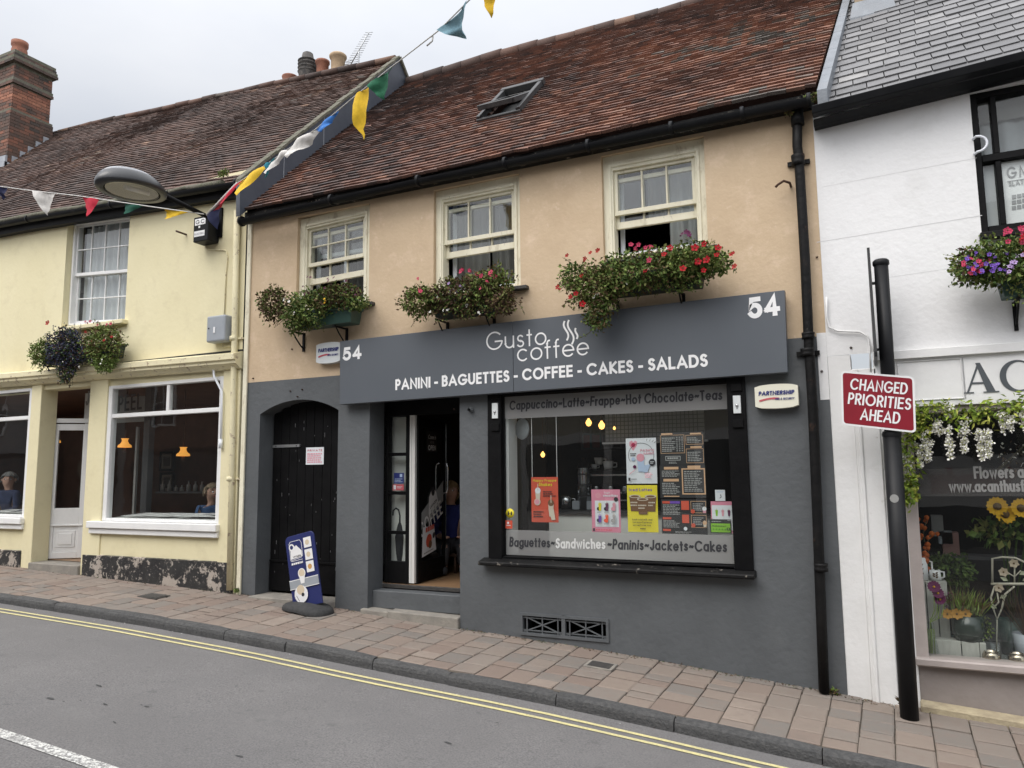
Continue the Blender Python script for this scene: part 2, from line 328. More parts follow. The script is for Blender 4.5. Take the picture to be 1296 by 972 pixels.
# ------------------------------------------------------------------ walls with openings
def wall(mb, x0,x1,z0,z1, ops, y=0.0, depth=.3, m=None, mr=None):
    xs=sorted({x0,x1,*[a for o in ops for a in o[:2]]}); zs=sorted({z0,z1,*[a for o in ops for a in o[2:4]]})
    for i in range(len(xs)-1):
        for j in range(len(zs)-1):
            cx=(xs[i]+xs[i+1])/2; cz=(zs[j]+zs[j+1])/2
            if any(o[0]<cx<o[1] and o[2]<cz<o[3] for o in ops): continue
            mb.face([(xs[i],y,zs[j]),(xs[i+1],y,zs[j]),(xs[i+1],y,zs[j+1]),(xs[i],y,zs[j+1])],m)
    for a,b,c,d in ops:
        for q in (((a,y,c),(a,y+depth,c),(a,y+depth,d),(a,y,d)), ((b,y,c),(b,y,d),(b,y+depth,d),(b,y+depth,c)), ((a,y,d),(a,y+depth,d),(b,y+depth,d),(b,y,d)), ((a,y,c),(b,y,c),(b,y+depth,c),(a,y+depth,c))):
            mb.face(q,mr or m)
def room(mb, x0,x1,y0,y1,z0,z1, mw, mf, mc):
    mb.face([(x0,y1,z0),(x1,y1,z0),(x1,y1,z1),(x0,y1,z1)],mw); mb.face([(x0,y0,z0),(x0,y1,z0),(x0,y1,z1),(x0,y0,z1)],mw)
    mb.face([(x1,y0,z0),(x1,y1,z0),(x1,y1,z1),(x1,y0,z1)],mw); mb.face([(x0,y0,z0),(x1,y0,z0),(x1,y1,z0),(x0,y1,z0)],mf); mb.face([(x0,y0,z1),(x1,y0,z1),(x1,y1,z1),(x0,y1,z1)],mc)
def lerp_tab(tab, x):
    if x<=tab[0][0]: return tab[0][1]
    for (a,b),(c,d) in zip(tab,tab[1:]):
        if x<=c: return b+(d-b)*(x-a)/(c-a)
    return tab[-1][1]
GT=[(-60,1.7),(-20,.55),(-12.4,.36),(-10.4,.29),(-7.5,.205),(-5.7,.12),(-4.2,.02),(-2.5,-.07),(-.31,-.25),(1.35,-.36),(6,-.72),(40,-3)]
def g(x): return (lerp_tab(GT,x-.6)+lerp_tab(GT,x)*2+lerp_tab(GT,x+.6))/4      # foot of the house fronts
def pav(x,y): return g(x)+.04*y
KY=-1.36                                                                          # kerb face
def road_z(x,y): 
    d=min(abs(y-KY),abs(-6.95-y)); return g(x)-.158+.05*(1-(1-min(d,2.8)/2.8)**2)
# ================================================================== MATERIALS
M={}
M['asphalt']=mat('asphalt',(.205,.199,.197),(.105,.101,.101),s=75,r=.9,bump=.35,bs=160,stain=[(.7,.45,.75,(.12,.118,.12),.6),(260,.58,.70,(.36,.35,.34),.6),(150,.60,.70,(.06,.06,.06),.5),(5.5,.61,.66,(.08,.08,.08),.5),(.5,.45,.6,(.135,.131,.13),.5,(.6,3,1)),(1.6,.52,.8,(.20,.195,.19),.5)])
M['yellow_paint']=mat('yellow_paint',(.66,.59,.28),(.54,.49,.26),s=9,r=.8,bump=.1,stain=[(60,.50,.62,(.24,.225,.185),.55),(5,.58,.7,(.30,.28,.20),.5)])
M['white_paint_road']=mat('white_paint_road',(.72,.72,.68),(.5,.5,.48),s=20,r=.8,stain=[(48,.47,.54,(.17,.165,.165),.9),(6,.52,.62,(.22,.215,.21),.6)])
M['slab']=mat('slab',(.3,.24,.2),ramp=[(0,(.185,.14,.115)),(.3,(.225,.182,.150)),(.6,(.205,.174,.148)),(.85,(.165,.15,.134)),(1,(.26,.212,.175))],c2=(.20,.155,.13),s=14,r=.9,bump=.25,bs=110,lo=.45,hi=.9,stain=[(1.3,.5,.8,(.15,.125,.11),.65),(120,.62,.75,(.42,.37,.33),.4)])
M['joint']=mat('joint',(.085,.072,.058),(.13,.11,.085),s=12,r=1)
M['kerb']=mat('kerb',(.050,.051,.052),(.085,.084,.083),s=30,r=.85,bump=.6,bs=60,stain=[(3,.5,.8,(.035,.035,.036),.7),(140,.6,.72,(.22,.22,.22),.5)])
M['ground']=mat('ground',(.12,.115,.11),(.09,.09,.09),s=2,r=1)
M['tan']=mat('tan_render',(.58,.447,.303),(.54,.41,.272),s=1.6,r=.85,bump=.22,bs=22,stain=[(3.6,.52,.70,(.68,.53,.385),.75),(1.1,.52,.75,(.46,.335,.22),.7),(9,.60,.70,(.72,.585,.45),.5),(26,.64,.74,(.74,.61,.48),.5),(3,.52,.72,(.47,.345,.23),.5,(2.2,2.2,.28))])
M['grey']=mat('grey_render',(.098,.106,.113),(.084,.091,.097),s=2.4,r=.6,bump=.28,bs=16,stain=[(3.2,.58,.80,(.125,.135,.142),.7),(38,.70,.78,(.26,.26,.25),.5),(9,.64,.76,(.062,.068,.073),.5),(3,.55,.75,(.118,.125,.13),.55,(2.2,2.2,.3))])
M['fascia']=mat('fascia_panel',(.098,.110,.126),(.092,.104,.12),s=1.5,r=.42,stain=[(2.2,.55,.85,(.115,.127,.143),.5)])
M['vinyl']=mat('vinyl_white',(.82,.82,.82),r=.5)
M['black']=mat('black_gloss',(.004,.004,.0045),(.007,.007,.0075),s=5,r=.5,spec=.12,bump=.12,bs=30,stain=[(30,.70,.78,(.16,.15,.14),.35)])
M['blackold']=mat('black_flaking',(.006,.006,.0065),(.012,.012,.012),s=6,r=.55,spec=.15,bump=.3,bs=30,stain=[(11,.60,.68,(.30,.27,.23),.8),(42,.66,.73,(.34,.31,.27),.7)])
M['pipe']=mat('pipe_iron',(.006,.006,.0065),(.011,.0105,.0105),s=9,r=.5,spec=.16,bump=.3,bs=24,stain=[(6,.60,.70,(.10,.055,.035),.55),(20,.66,.74,(.22,.2,.18),.4)])
M['plastic']=mat('gutter_plastic',(.006,.0065,.008),(.011,.0115,.013),s=3,r=.45,spec=.15,stain=[(5,.6,.8,(.06,.06,.055),.5)])
M['cream']=mat('cream_render',(.75,.685,.455),(.715,.65,.42),s=1.2,r=.8,bump=.14,bs=16,stain=[(1.0,.55,.85,(.64,.56,.33),.6),(5,.64,.8,(.79,.72,.46),.5),(3,.52,.72,(.60,.53,.34),.55,(2.4,2.4,.25))])
M['creamold']=mat('cream_flaking',(.745,.68,.45),(.67,.61,.41),s=3,r=.7,bump=.25,bs=20,stain=[(11,.57,.64,(.30,.22,.16),.85),(4,.58,.8,(.55,.50,.37),.5)])
M['frame']=mat('frame_cream',(.80,.76,.60),(.70,.655,.50),s=3,r=.6,bump=.2,bs=30,stretch=(1,1,.35),stain=[(9,.56,.70,(.44,.38,.26),.75),(40,.61,.69,(.22,.185,.13),.65)])
M['white']=mat('white_render',(.80,.80,.80),(.76,.76,.76),s=1.4,r=.8,bump=.22,bs=20,stain=[(.9,.56,.85,(.68,.68,.68),.7),(30,.66,.78,(.6,.58,.55),.4),(3,.53,.75,(.66,.655,.645),.6,(2.4,2.4,.25)),(7,.6,.75,(.70,.70,.695),.5)])
M['whitebase']=mat('white_pilaster',(.79,.79,.785),(.72,.72,.71),s=2.0,r=.75,bump=.2,bs=18,stain=[(6,.62,.74,(.42,.39,.35),.6),(24,.67,.74,(.33,.31,.28),.6)])
M['wood']=mat('white_woodwork',(.80,.80,.79),(.74,.74,.735),s=4,r=.45,bump=.08,bs=24,stain=[(18,.66,.76,(.55,.53,.5),.5)])
M['upvc']=mat('white_upvc',(.74,.77,.82),r=.35)
M['plinth']=mat('plinth_flaking',(.016,.016,.018),(.03,.03,.03),s=5,r=.5,bump=.6,bs=9,stain=[(2.6,.55,.575,(.42,.37,.32),.9,(1,1,1.3)),(14,.585,.615,(.44,.40,.35),.9,(1,1,.7)),(30,.62,.65,(.46,.42,.38),.8)])
M['darkmetal']=mat('roof_window_metal',(.028,.028,.03),(.05,.05,.05),s=9,r=.5,stain=[(16,.62,.72,(.25,.25,.24),.5)])
M['lead']=mat('lead',(.33,.35,.38),(.25,.27,.30),s=6,r=.5,bump=.2,stain=[(3,.55,.8,(.42,.43,.45),.6)])
M['leaddark']=mat('lead_dark',(.20,.22,.245),(.14,.155,.175),s=6,r=.5,bump=.2,stain=[(3,.55,.8,(.30,.31,.33),.6)])
M['gable']=mat('gable_slate',(.064,.074,.094),(.052,.061,.08),s=3.2,r=.55,bump=.12,bs=9,stain=[(7,.66,.72,(.14,.15,.17),.45),(1.2,.5,.8,(.085,.096,.118),.6)])
TILE_A=[(0,(.050,.038,.036)),(.25,(.085,.053,.045)),(.52,(.135,.072,.055)),(.77,(.20,.095,.064)),(.92,(.26,.135,.09)),(1,(.115,.10,.088))]
TILE_B=[(0,(.052,.038,.034)),(.35,(.075,.050,.042)),(.65,(.100,.062,.050)),(.90,(.135,.080,.061)),(.97,(.23,.145,.10)),(1,(.13,.11,.095))]
M['tileA']=mat('clay_tiles',(.2,.1,.07),ramp=TILE_A,c2=(.075,.054,.047),s=1.1,r=.88,bump=.3,bs=60,lo=.52,hi=.90,stain=[(5,.62,.78,(.055,.045,.04),.5),(30,.68,.77,(.33,.27,.22),.35)])
M['tileB']=mat('clay_tiles_dark',(.1,.06,.05),ramp=TILE_B,c2=(.058,.045,.040),s=.9,r=.9,bump=.3,bs=60,lo=.55,hi=.95,stain=[(22,.68,.76,(.28,.25,.21),.4)])
M['slate']=mat('slates',(.2,.2,.22),ramp=[(0,(.095,.096,.10)),(.4,(.15,.150,.155)),(.8,(.205,.204,.208)),(1,(.28,.275,.27))],c2=(.10,.10,.10),s=7,r=.55,bump=.2,bs=50,lo=.5,hi=.85,stain=[(2.5,.60,.74,(.10,.095,.09),.6),(9,.68,.76,(.36,.33,.27),.5)])
M['mortar']=mat('mortar_moss',(.16,.145,.12),(.10,.105,.07),s=12,r=1,bump=.6,bs=40)
M['brick']=mat('chimney_brick',(.2,.09,.06),ramp=[(0,(.06,.052,.046)),(.35,(.13,.078,.06)),(.65,(.25,.105,.068)),(1,(.36,.16,.10))],c2=(.045,.042,.038),s=2.2,r=.95,bump=.4,bs=60,lo=.45,hi=.8,stain=[(8,.56,.70,(.045,.045,.042),.7),(12,.62,.72,(.24,.225,.20),.6)])
M['terracotta']=mat('terracotta',(.30,.125,.075),(.20,.085,.058),s=8,r=.85,bump=.2)
M['potcream']=mat('pot_cream',(.44,.32,.20),(.34,.24,.15),s=8,r=.85)
M['potdark']=mat('pot_dark',(.03,.029,.03),(.10,.09,.08),s=12,r=.8)
M['alu']=mat('aluminium',(.42,.43,.44),r=.4,metal=.8)
M['steel']=mat('steel',(.55,.56,.57),r=.25,metal=1)
M['chrome']=mat('chrome',(.75,.76,.77),r=.12,metal=1)
M['rust']=mat('rusty_iron',(.09,.045,.028),(.05,.03,.022),s=20,r=.9)
M['stone']=mat('step_stone',(.27,.25,.215),(.20,.185,.165),s=7,r=.9,bump=.35,bs=40,stain=[(3,.58,.78,(.14,.13,.12),.6)])
M['sandstone']=mat('sandstone',(.42,.36,.24),(.30,.25,.17),s=9,r=.95,bump=.5,bs=30)
M['ironcover']=mat('iron_cover',(.035,.034,.034),(.06,.055,.05),s=20,r=.6,bump=.4,bs=90)
M['mauve']=mat('mauve_paint',(.275,.243,.226),(.235,.205,.190),s=3,r=.7,bump=.2,bs=20,stain=[(5,.66,.73,(.46,.42,.40),.6),(2,.56,.8,(.20,.175,.165),.5)])
M['mauvef']=mat('mauve_frame',(.41,.36,.338),(.35,.305,.285),s=4,r=.6,bump=.1)
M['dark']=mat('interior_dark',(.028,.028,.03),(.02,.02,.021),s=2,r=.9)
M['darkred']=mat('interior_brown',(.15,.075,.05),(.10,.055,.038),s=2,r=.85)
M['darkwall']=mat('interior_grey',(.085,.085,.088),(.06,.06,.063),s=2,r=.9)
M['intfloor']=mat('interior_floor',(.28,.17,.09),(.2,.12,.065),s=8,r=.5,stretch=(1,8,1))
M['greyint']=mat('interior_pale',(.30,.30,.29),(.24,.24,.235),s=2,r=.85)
M['curtain']=mat('net_curtain',(.56,.58,.59),(.44,.46,.48),s=2,r=.9)
M['panelpale']=mat('blind_pale',(.40,.40,.38),(.34,.34,.325),s=3,r=.9)
M['vinyldull']=mat('vinyl_dull',(.60,.60,.59),r=.6)
M['counter']=mat('counter_white',(.80,.80,.75),r=.5)
M['skin']=mat('skin',(.50,.30,.22),(.44,.25,.18),s=14,r=.6)
M['hairgrey']=mat('hair_grey',(.34,.33,.32),(.20,.195,.19),s=40,r=.7)
M['hairblond']=mat('hair_blond',(.42,.29,.15),(.30,.20,.10),s=40,r=.7)
M['hairfair']=mat('hair_fair',(.36,.27,.18),(.24,.18,.11),s=40,r=.7)
M['navy']=mat('cloth_navy',(.022,.03,.07),(.03,.042,.10),s=10,r=.9)
M['blue']=mat('cloth_blue',(.03,.075,.18),(.04,.09,.2),s=10,r=.9)
M['royal']=mat('cloth_royal',(.015,.02,.12),(.02,.03,.15),s=10,r=.9)
M['paper']=mat('paper',(.72,.72,.70),(.66,.66,.65),s=6,r=.8)
M['ink']=mat('ink',(.03,.03,.035),r=.8); M['inkgrey']=mat('ink_grey',(.33,.33,.34),r=.8); M['inkred']=mat('ink_red',(.5,.10,.12),r=.8)
M['pane']=glass_mat('pane',dirt=.006); M['pane2']=glass_mat('pane_shop',extra=.01,dirt=.008); M['paneold']=glass_mat('pane_old',extra=.03,dirt=.02)
GREEN=[mat('leaf_mid',(.095,.145,.036),r=.6,spec=.15),mat('leaf_dark',(.048,.084,.024),r=.6,spec=.15),mat('leaf_olive',(.145,.152,.05),r=.65,spec=.15),mat('leaf_light',(.18,.24,.065),r=.6,spec=.15)]
DRY=[mat('leaf_dry',(.115,.075,.04),r=.8,spec=.15),mat('leaf_brown',(.075,.045,.032),r=.8,spec=.15)]
LIME=[mat('leaf_lime',(.26,.34,.05),r=.55,spec=.15),mat('leaf_lime_dark',(.14,.21,.035),r=.55,spec=.15),mat('leaf_yellow',(.40,.42,.09),r=.55,spec=.15)]
M['stem']=mat('stem',(.085,.075,.04),r=.8)
M['redfl']=mat('petal_red',(.36,.008,.014),(.26,.005,.012),s=30,r=.6,spec=.15); M['pinkfl']=mat('petal_pink',(.50,.05,.11),(.40,.035,.09),s=30,r=.6,spec=.15); M['whitefl']=mat('petal_white',(.78,.77,.72),r=.6,spec=.15)
M['purple']=mat('petal_purple',(.13,.06,.36),(.19,.10,.44),s=30,r=.6,spec=.15); M['lilac']=mat('petal_lilac',(.42,.30,.55),r=.6,spec=.15); M['lobelia']=mat('petal_lobelia',(.035,.04,.075),(.06,.065,.10),s=30,r=.6,spec=.15)
M['yellowfl']=mat('petal_yellow',(.75,.45,.03),(.68,.36,.02),s=20,r=.6,spec=.15); M['maroonfl']=mat('petal_maroon',(.11,.018,.07),r=.6,spec=.15); M['orangefl']=mat('petal_orange',(.48,.13,.035),(.36,.08,.02),s=25,r=.6,spec=.15); M['fleye']=mat('flower_eye',(.12,.07,.02),r=.8)
M['troughshade']=mat('trough_shaded',(.012,.022,.018),r=.6)  # trough green darkened: the shadow on the planter is put into the colour
M['trough']=mat('trough_green',(.02,.055,.045),(.028,.07,.055),s=4,r=.45)
M['signred']=mat('sign_red',(.235,.009,.022),(.205,.008,.018),s=3,r=.4); M['signwhite']=mat('sign_white',(.78,.78,.78),r=.4)
M['navyprint']=mat('print_navy',(.020,.028,.125),r=.4); M['rubber']=mat('rubber',(.025,.026,.027),(.04,.04,.04),s=30,r=.85,bump=.3,bs=120)
M['alarmwhite']=mat('alarm_white',(.66,.69,.69),r=.4); M['alarmcream']=mat('alarm_cream',(.74,.72,.60),r=.4); M['alarmblue']=mat('alarm_blue',(.02,.03,.16),r=.5)
M['greybox']=mat('grey_box',(.33,.355,.385),(.29,.315,.345),s=4,r=.5,stain=[(20,.66,.75,(.5,.5,.5),.4)])
M['filmg']=film_mat('window_film',(.30,.30,.295),.6); M['filmd']=film_mat('window_film_dark',(.16,.155,.15),.30)
def emat(n,c,k): return mat(n,c,emit=(c,k))
M['lamp_orange']=emat('lamp_orange',(1,.44,.08),.75); M['bulb']=emat('bulb',(1,.52,.13),3.0)
# ================================================================== THE SETTING
mb=MB(M['ground']); mb.face([(-120,-90,-6),(120,-90,-6),(120,120,-6),(-120,120,-6)]); struct('ground',mb)
mb=MB(M['asphalt']); xs=[-60+i*.5 for i in range(201)]; ys=[KY+.02,-1.55,-1.8,-2.2,-2.8,-3.5,-4.2,-5,-5.8,-6.4,-6.97]
for a,b in zip(xs,xs[1:]):
    for c,d in zip(ys,ys[1:]): mb.face([(a,c,road_z(a,c)),(a,d,road_z(a,d)),(b,d,road_z(b,d)),(b,c,road_z(b,c))],sm=True)
struct('road',mb)
def stripe(mb,x0,x1,y0,y1,dz=.005,step=.5,wob=0.0):
    n=max(1,int((x1-x0)/step))
    for i in range(n):
        a=x0+(x1-x0)*i/n; b=x0+(x1-x0)*(i+1)/n; w=lambda x: wob*noise.noise((x*.8,y0*3,0))
        mb.face([(a,y0+w(a),road_z(a,y0)+dz),(b,y0+w(b),road_z(b,y0)+dz),(b,y1+w(b),road_z(b,y1)+dz),(a,y1+w(a),road_z(a,y1)+dz)])
mb=MB(M['yellow_paint'])
for y in (-1.60,-1.725): stripe(mb,-40,14,y-.023,y+.023,wob=.012)
struct('yellow_lines',mb)
mb=MB(M['white_paint_road'])
for x in (-25,-18.6,-12.2,-5.8+.0): stripe(mb,x-3.2,x+1.6,-4.155,-4.06,wob=.012)
stripe(mb,.6,5.7,-4.155,-4.06,wob=.012)
struct('white_line',mb)
mb=MB(mat('tar',(.055,.055,.056),r=.8)); rr=random.Random(77)
for i in range(90):
    x=rr.uniform(-12,2.5); y=rr.uniform(-6.2,-1.9); a=rr.uniform(.012,.055); b=a*rr.uniform(.25,.6); n=9; ph=rr.uniform(-.3,.3)
    pts=[]
    for k in range(n):
        q=2*math.pi*k/n; u=a*math.cos(q)*rr.uniform(.6,1.2); v=b*math.sin(q)*rr.uniform(.6,1.2); X_,Y_=x+u*math.cos(ph)-v*math.sin(ph),y+u*math.sin(ph)+v*math.cos(ph); pts.append((X_,Y_,road_z(X_,Y_)+.003))
    mb.face(pts)
struct('road_tar_marks',mb)
# pavement slabs: columns across the footway, each cut into uneven lengths
mb=MB(M['joint'])
xs=[-30+i*.5 for i in range(77)]
for a,b in zip(xs,xs[1:]): mb.face([(a,KY+.08,pav(a,KY+.08)-.012),(b,KY+.08,pav(b,KY+.08)-.012),(b,1.2,g(b)-.012),(a,1.2,g(a)-.012)])
rr=random.Random(3); x=-26.0
while x<7:
    w=rr.choice((.24,.26,.27,.29,.25)); y=KY+.098; end=.06
    sk=.02
    while y<end-.03:
        l=rr.choice((.15,.19,.22,.25,.29,.33)); y2=min(y+l,end)
        if end-y2<.12: y2=end
        dz=rr.uniform(-.004,.004); t=rr.random(); gp=.0045
        def S(xx,yy,q): return (xx+sk*yy+rr.uniform(-.003,.003),yy+rr.uniform(-.003,.003),pav(xx,yy)+dz+q+rr.uniform(-.0025,.0025))
        x0,x1,y0,y1=x+gp,x+w-gp,y+gp,y2-gp; bv=.011
        y0+=.005; y1-=.005
        b=[S(x0,y0,-.05),S(x1,y0,-.05),S(x1,y1,-.05),S(x0,y1,-.05)]; c=[S(x0,y0,-.007),S(x1,y0,-.005),S(x1,y1,-.005),S(x0,y1,-.005)]; d=[S(x0+bv,y0+bv*1.3,0),S(x1-bv,y0+bv*1.3,0),S(x1-bv,y1-bv*1.3,0),S(x0+bv,y1-bv*1.3,0)]
        i=[0,1,2,3]
        mb.add(b+c+d,[(8,9,10,11)]+[(j,(j+1)%4,4+(j+1)%4,4+j) for j in i]+[(4+j,4+(j+1)%4,8+(j+1)%4,8+j) for j in i],M['slab'],t)
        y=y2
    x+=w
struct('pavement',mb)
mb=MB(M['kerb']); x=-28.0
while x<8:
    l=rr.uniform(.82,1.12); n=6; y0=KY; y1=KY+.095
    jy=rr.uniform(-.008,.008); jz=rr.uniform(-.006,.006)
    sec=[]
    for i in range(n+1):
        xx=x+.004+(l-.008)*i/n; e=.012 if i in(0,n) else 0
        z=pav(xx,y0)+jz-e*.5; q=noise.noise((xx*3,0,1))*.008
        sec.append([(xx,y0+jy+q-.012,z-.22),(xx,y0+jy+q*.6-.004+e*.4,z-.05),(xx,y0+jy+q*.3+.004+e*.5,z-.022),(xx,y0+jy+.024+q*.4,z-.002+q*.2),(xx,y1,z+.004-e*.3),(xx,y1,z-.22)])
    vs=[p for s_ in sec for p in s_]; fs=[(i*6+j,i*6+j+1,(i+1)*6+j+1,(i+1)*6+j) for i in range(n) for j in range(5)]+[tuple(range(6)),tuple(n*6+j for j in range(6))[::-1]]
    mb.add(vs,fs,None,rr.random()); x+=l
struct('kerb',mb)
# far side of the street (only its mirror image shows, in the windows)
mb=MB(M['slab'])
for a,b in zip(xs,xs[1:]): mb.face([(a,-6.95,road_z(a,-6.95)-.1),(b,-6.95,road_z(b,-6.95)-.1),(b,-6.95,g(b)-.06),(a,-6.95,g(a)-.06)],M['kerb'],.5); mb.face([(a,-6.95,g(a)-.06),(b,-6.95,g(b)-.06),(b,-9.2,g(b)),(a,-9.2,g(a))],None,.6)
struct('opposite_pavement',mb)
# ================================================================== ROOF HELPERS
def tiles(mb, x0, x1, eave, ridge, n, w, m, seed, th=.016, sag=.03, jit=.006, slatey=False, skip=None, tonef=None, gap=.0015):
    """x0,x1: functions of s; eave/ridge: functions of x -> (y,z)"""
    rr=random.Random(seed)
    def P(x,s,h=0):
        ey,ez=eave(x); ry,rz=ridge(x); y=ey+(ry-ey)*s; z=ez+(rz-ez)*s
        z+=sag*noise.noise((x*.45,s*1.4,seed))+sag*.10*noise.noise((x*2.1,s*6,seed+3))
        d=Vector((0,ry-ey,rz-ez)).normalized(); nn=Vector((0,-d.z,d.y))
        return Vector((x,y,z))+nn*h
    for i in range(n):
        s0=i/n; s1=min((i+1.35)/n,1.0); a=x0(s0); b=x1(s0); x=a-(w*.5 if i%2 else 0)-rr.uniform(0,.02)
        dr=rr.uniform(-.002,.002)
        while x<b:
            xa=max(x+gap,a); xb=min(x+w-gap,b); x+=w
            if xb-xa<.02: continue
            if skip and skip((xa+xb)/2,s0): continue
            j=[rr.uniform(-jit,jit) for _ in range(2)]; ds=rr.uniform(-.045,.045)/n+dr
            if rr.random()<.03: j[0]+=jit*2; ds-=.18/n
            t=min(1,max(0,.5+(tonef(xa,s0) if tonef else 0)+.30*noise.noise((xa*.55,s0*3.2,seed*2))*1.6+rr.gauss(0,.17)))
            b0,b1=P(xa,s0+ds,j[0]),P(xb,s0+ds,j[1]); c0,c1=P(xa,s0+ds,th*1.6+j[0]),P(xb,s0+ds,th*1.6+j[1]); d1,d0=P(xb,s1,th*.2),P(xa,s1,th*.2)
            mb.add([b0,b1,c1,c0,d1,d0],[(0,1,2,3),(3,2,4,5),(0,3,5),(1,4,2)],m,t)
    return P
def ridge_tiles(mb, pts, m, r=.11, seed=1):
    rr=random.Random(seed)
    for a,b in zip(pts,pts[1:]):
        a=Vector(a); b=Vector(b); n=max(1,int((b-a).length/.34))
        for i in range(n):
            p=a.lerp(b,i/n); q=a.lerp(b,(i+.985)/n); dz=rr.uniform(-.012,.012)
            mb.tube([p+Vector((0,0,dz)),q+Vector((0,0,dz+rr.uniform(-.008,.008)))],[r*.97,r],12,m,t=rr.random())
def half_gutter(mb, pts, r, m):
    for a,b in zip(pts,pts[1:]):
        a=Vector(a); b=Vector(b); n=8; vs=[]; 
        for p in (a,b): vs+=[p+Vector((0,-r*math.cos(math.pi*j/n),-r*math.sin(math.pi*j/n))) for j in range(n+1)]
        mb.add(vs,[(j,j+1,n+2+j,n+1+j) for j in range(n)],m,.5,True)
        vs=[]
        for p in (a,b): vs+=[p+Vector((0,-(r-.006)*math.cos(math.pi*j/n),-(r-.006)*math.sin(math.pi*j/n)+.001)) for j in range(n+1)]
        mb.add(vs,[(j,j+1,n+2+j,n+1+j) for j in range(n)],m,.5,True)
    for p in pts: 
        p=Vector(p); mb.tube([p+Vector((-.018,0,-.004)),p+Vector((.018,0,-.004))],r+.006,14,m)
def sash_window(parent, x0,x1,z0,z1, meet, k=0.0, cols=3, rows=(1,1), low_bottom=None, m=None, y=.05, fw_=.085, ft=.12, gm=None, bar=.02, stile=.04, sub=True, name='window'):
    """outer frame, fixed upper sash, lower sash (raised when low_bottom is above the sill)"""
    m=m or M['frame']; gm=gm or M['paneold']; xc=(x0+x1)/2
    f=MB(m); f.frame(x0,x1,z0,z1,y,y+.14,fw_,wt=ft,wb=.05); f.frame(x0+fw_*.55,x1-fw_*.55,z0+.02,z1-ft*.6,y-.012,y+.02,.03)
    win=f.shear(k,xc).build(name,parent,bevel=.004)
    a,b=x0+fw_,x1-fw_
    def sash(zl,zh,yy,rw,nm,bot=.05,top=.045):
        s=MB(m); s.frame(a,b,zl,zh,yy,yy+.04,stile,wb=bot,wt=top)
        for i in range(1,cols): xx=a+stile+(b-a-2*stile)*i/cols; s.box(xx-bar/2,xx+bar/2,yy+.004,yy+.036,zl+bot,zh-top)
        for i in range(1,rw): zz=zl+bot+(zh-zl-bot-top)*i/rw; s.box(a+stile,b-stile,yy+.006,yy+.034,zz-bar/2,zz+bar/2)
        so=s.shear(k,xc).build('sash',win,bevel=.003)
        p=MB(gm); p.face([(a+stile,yy+.02,zl+bot),(b-stile,yy+.02,zl+bot),(b-stile,yy+.02,zh-top),(a+stile,yy+.02,zh-top)])
        return so,p.shear(k,xc)
    gs=[]
    s,p=sash(meet-.02,z1-ft+.01,y+.03,rows[0],'sash'); p.build('pane',win)
    lb=low_bottom if low_bottom is not None else z0+.05
    s,p=sash(lb,z1-ft-.07 if low_bottom else meet+.022,y+.075,rows[1],'sash',bot=.075 if low_bottom else .055)
    p.build('pane',win)
    return win
def curtain(mb, x0,x1,y,z0,z1,m,amp=.025,per=.11,seed=0):
    n=int((x1-x0)/.015); 
    for i in range(n):
        a=x0+(x1-x0)*i/n; b=x0+(x1-x0)*(i+1)/n
        f=lambda x: y+amp*math.sin(x/per*6.28+2*noise.noise((x*3,seed,0)))+amp*.5*noise.noise((x*9,seed,2))
        mb.face([(a,f(a),z0),(b,f(b),z0),(b,f(b),z1),(a,f(a),z1)],m,sm=True)
# ================================================================== CAFE BUILDING
cafe=thing('cafe_building','tan rendered cafe building with dark grey ground floor and red tiled roof','building',(-3.9,0,g(-3.9)))
XL,XR=-7.46,-.32; ZB=2.93
W1=(-6.62,-5.47,3.80,5.07); W2=(-4.54,-3.41,3.76,5.07); W3=(-2.44,-1.35,3.92,5.08)
mb=MB(M['tan']); wall(mb,XL,XR,ZB,5.2,[W1,W2,W3],0,.22); 
wall_up=mb.build('upper_wall',cafe)
gx0,gx1=X(327,600),X(427,600); gz1=2.66; gsp=2.50
dx0,dx1=X(467,600),X(582,620); dz0,dz1=.40,2.60
bx0,bx1,bz0,bz1=X(621,600),X(946,600),.80,2.60
vx0,vx1,vz0,vz1=X(659,790),X(771,800),Z(659,803),Z(700,778)
mb=MB(M['grey']); wall(mb,XL,XR,-1.2,ZB,[(gx0,gx1,-.2,gz1),(dx0,dx1,-.2,dz1),(bx0,bx1,bz0,bz1),(vx0,vx1,vz0,vz1)],0,.30)
# spandrels of the segmental arch over the side gate
gc=(gx0+gx1)/2; hw=(gx1-gx0)/2; rise=gz1-gsp; rad=(hw*hw+rise*rise)/(2*rise); n=20
arcp=[(gx0+(gx1-gx0)*i/n, gz1-rad+math.sqrt(max(0,rad*rad-(gx0+(gx1-gx0)*i/n-gc)**2))) for i in range(n+1)]
for (xa,za),(xb,zb) in zip(arcp,arcp[1:]):
    mb.face([(xa,0,za),(xb,0,zb),(xb,0,gz1+.0),(xa,0,gz1)]); mb.face([(xa,0,za),(xa,.3,za),(xb,.3,zb),(xb,0,zb)])
mb.face([(XR,0,-1.2),(XR,.6,-1.2),(XR,.6,2.7),(XR,0,2.7)])
wall_low=mb.build('lower_wall',cafe)
# rooms behind the openings
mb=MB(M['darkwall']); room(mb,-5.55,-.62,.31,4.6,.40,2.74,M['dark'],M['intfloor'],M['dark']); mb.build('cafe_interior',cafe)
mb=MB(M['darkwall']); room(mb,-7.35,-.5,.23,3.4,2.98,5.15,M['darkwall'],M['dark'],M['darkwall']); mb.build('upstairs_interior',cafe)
mb=MB(M['dark']); room(mb,vx0-.1,vx1+.1,.31,1.5,vz0-.4,vz1,M['dark'],M['dark'],M['dark']); mb.build('cellar_void',cafe)
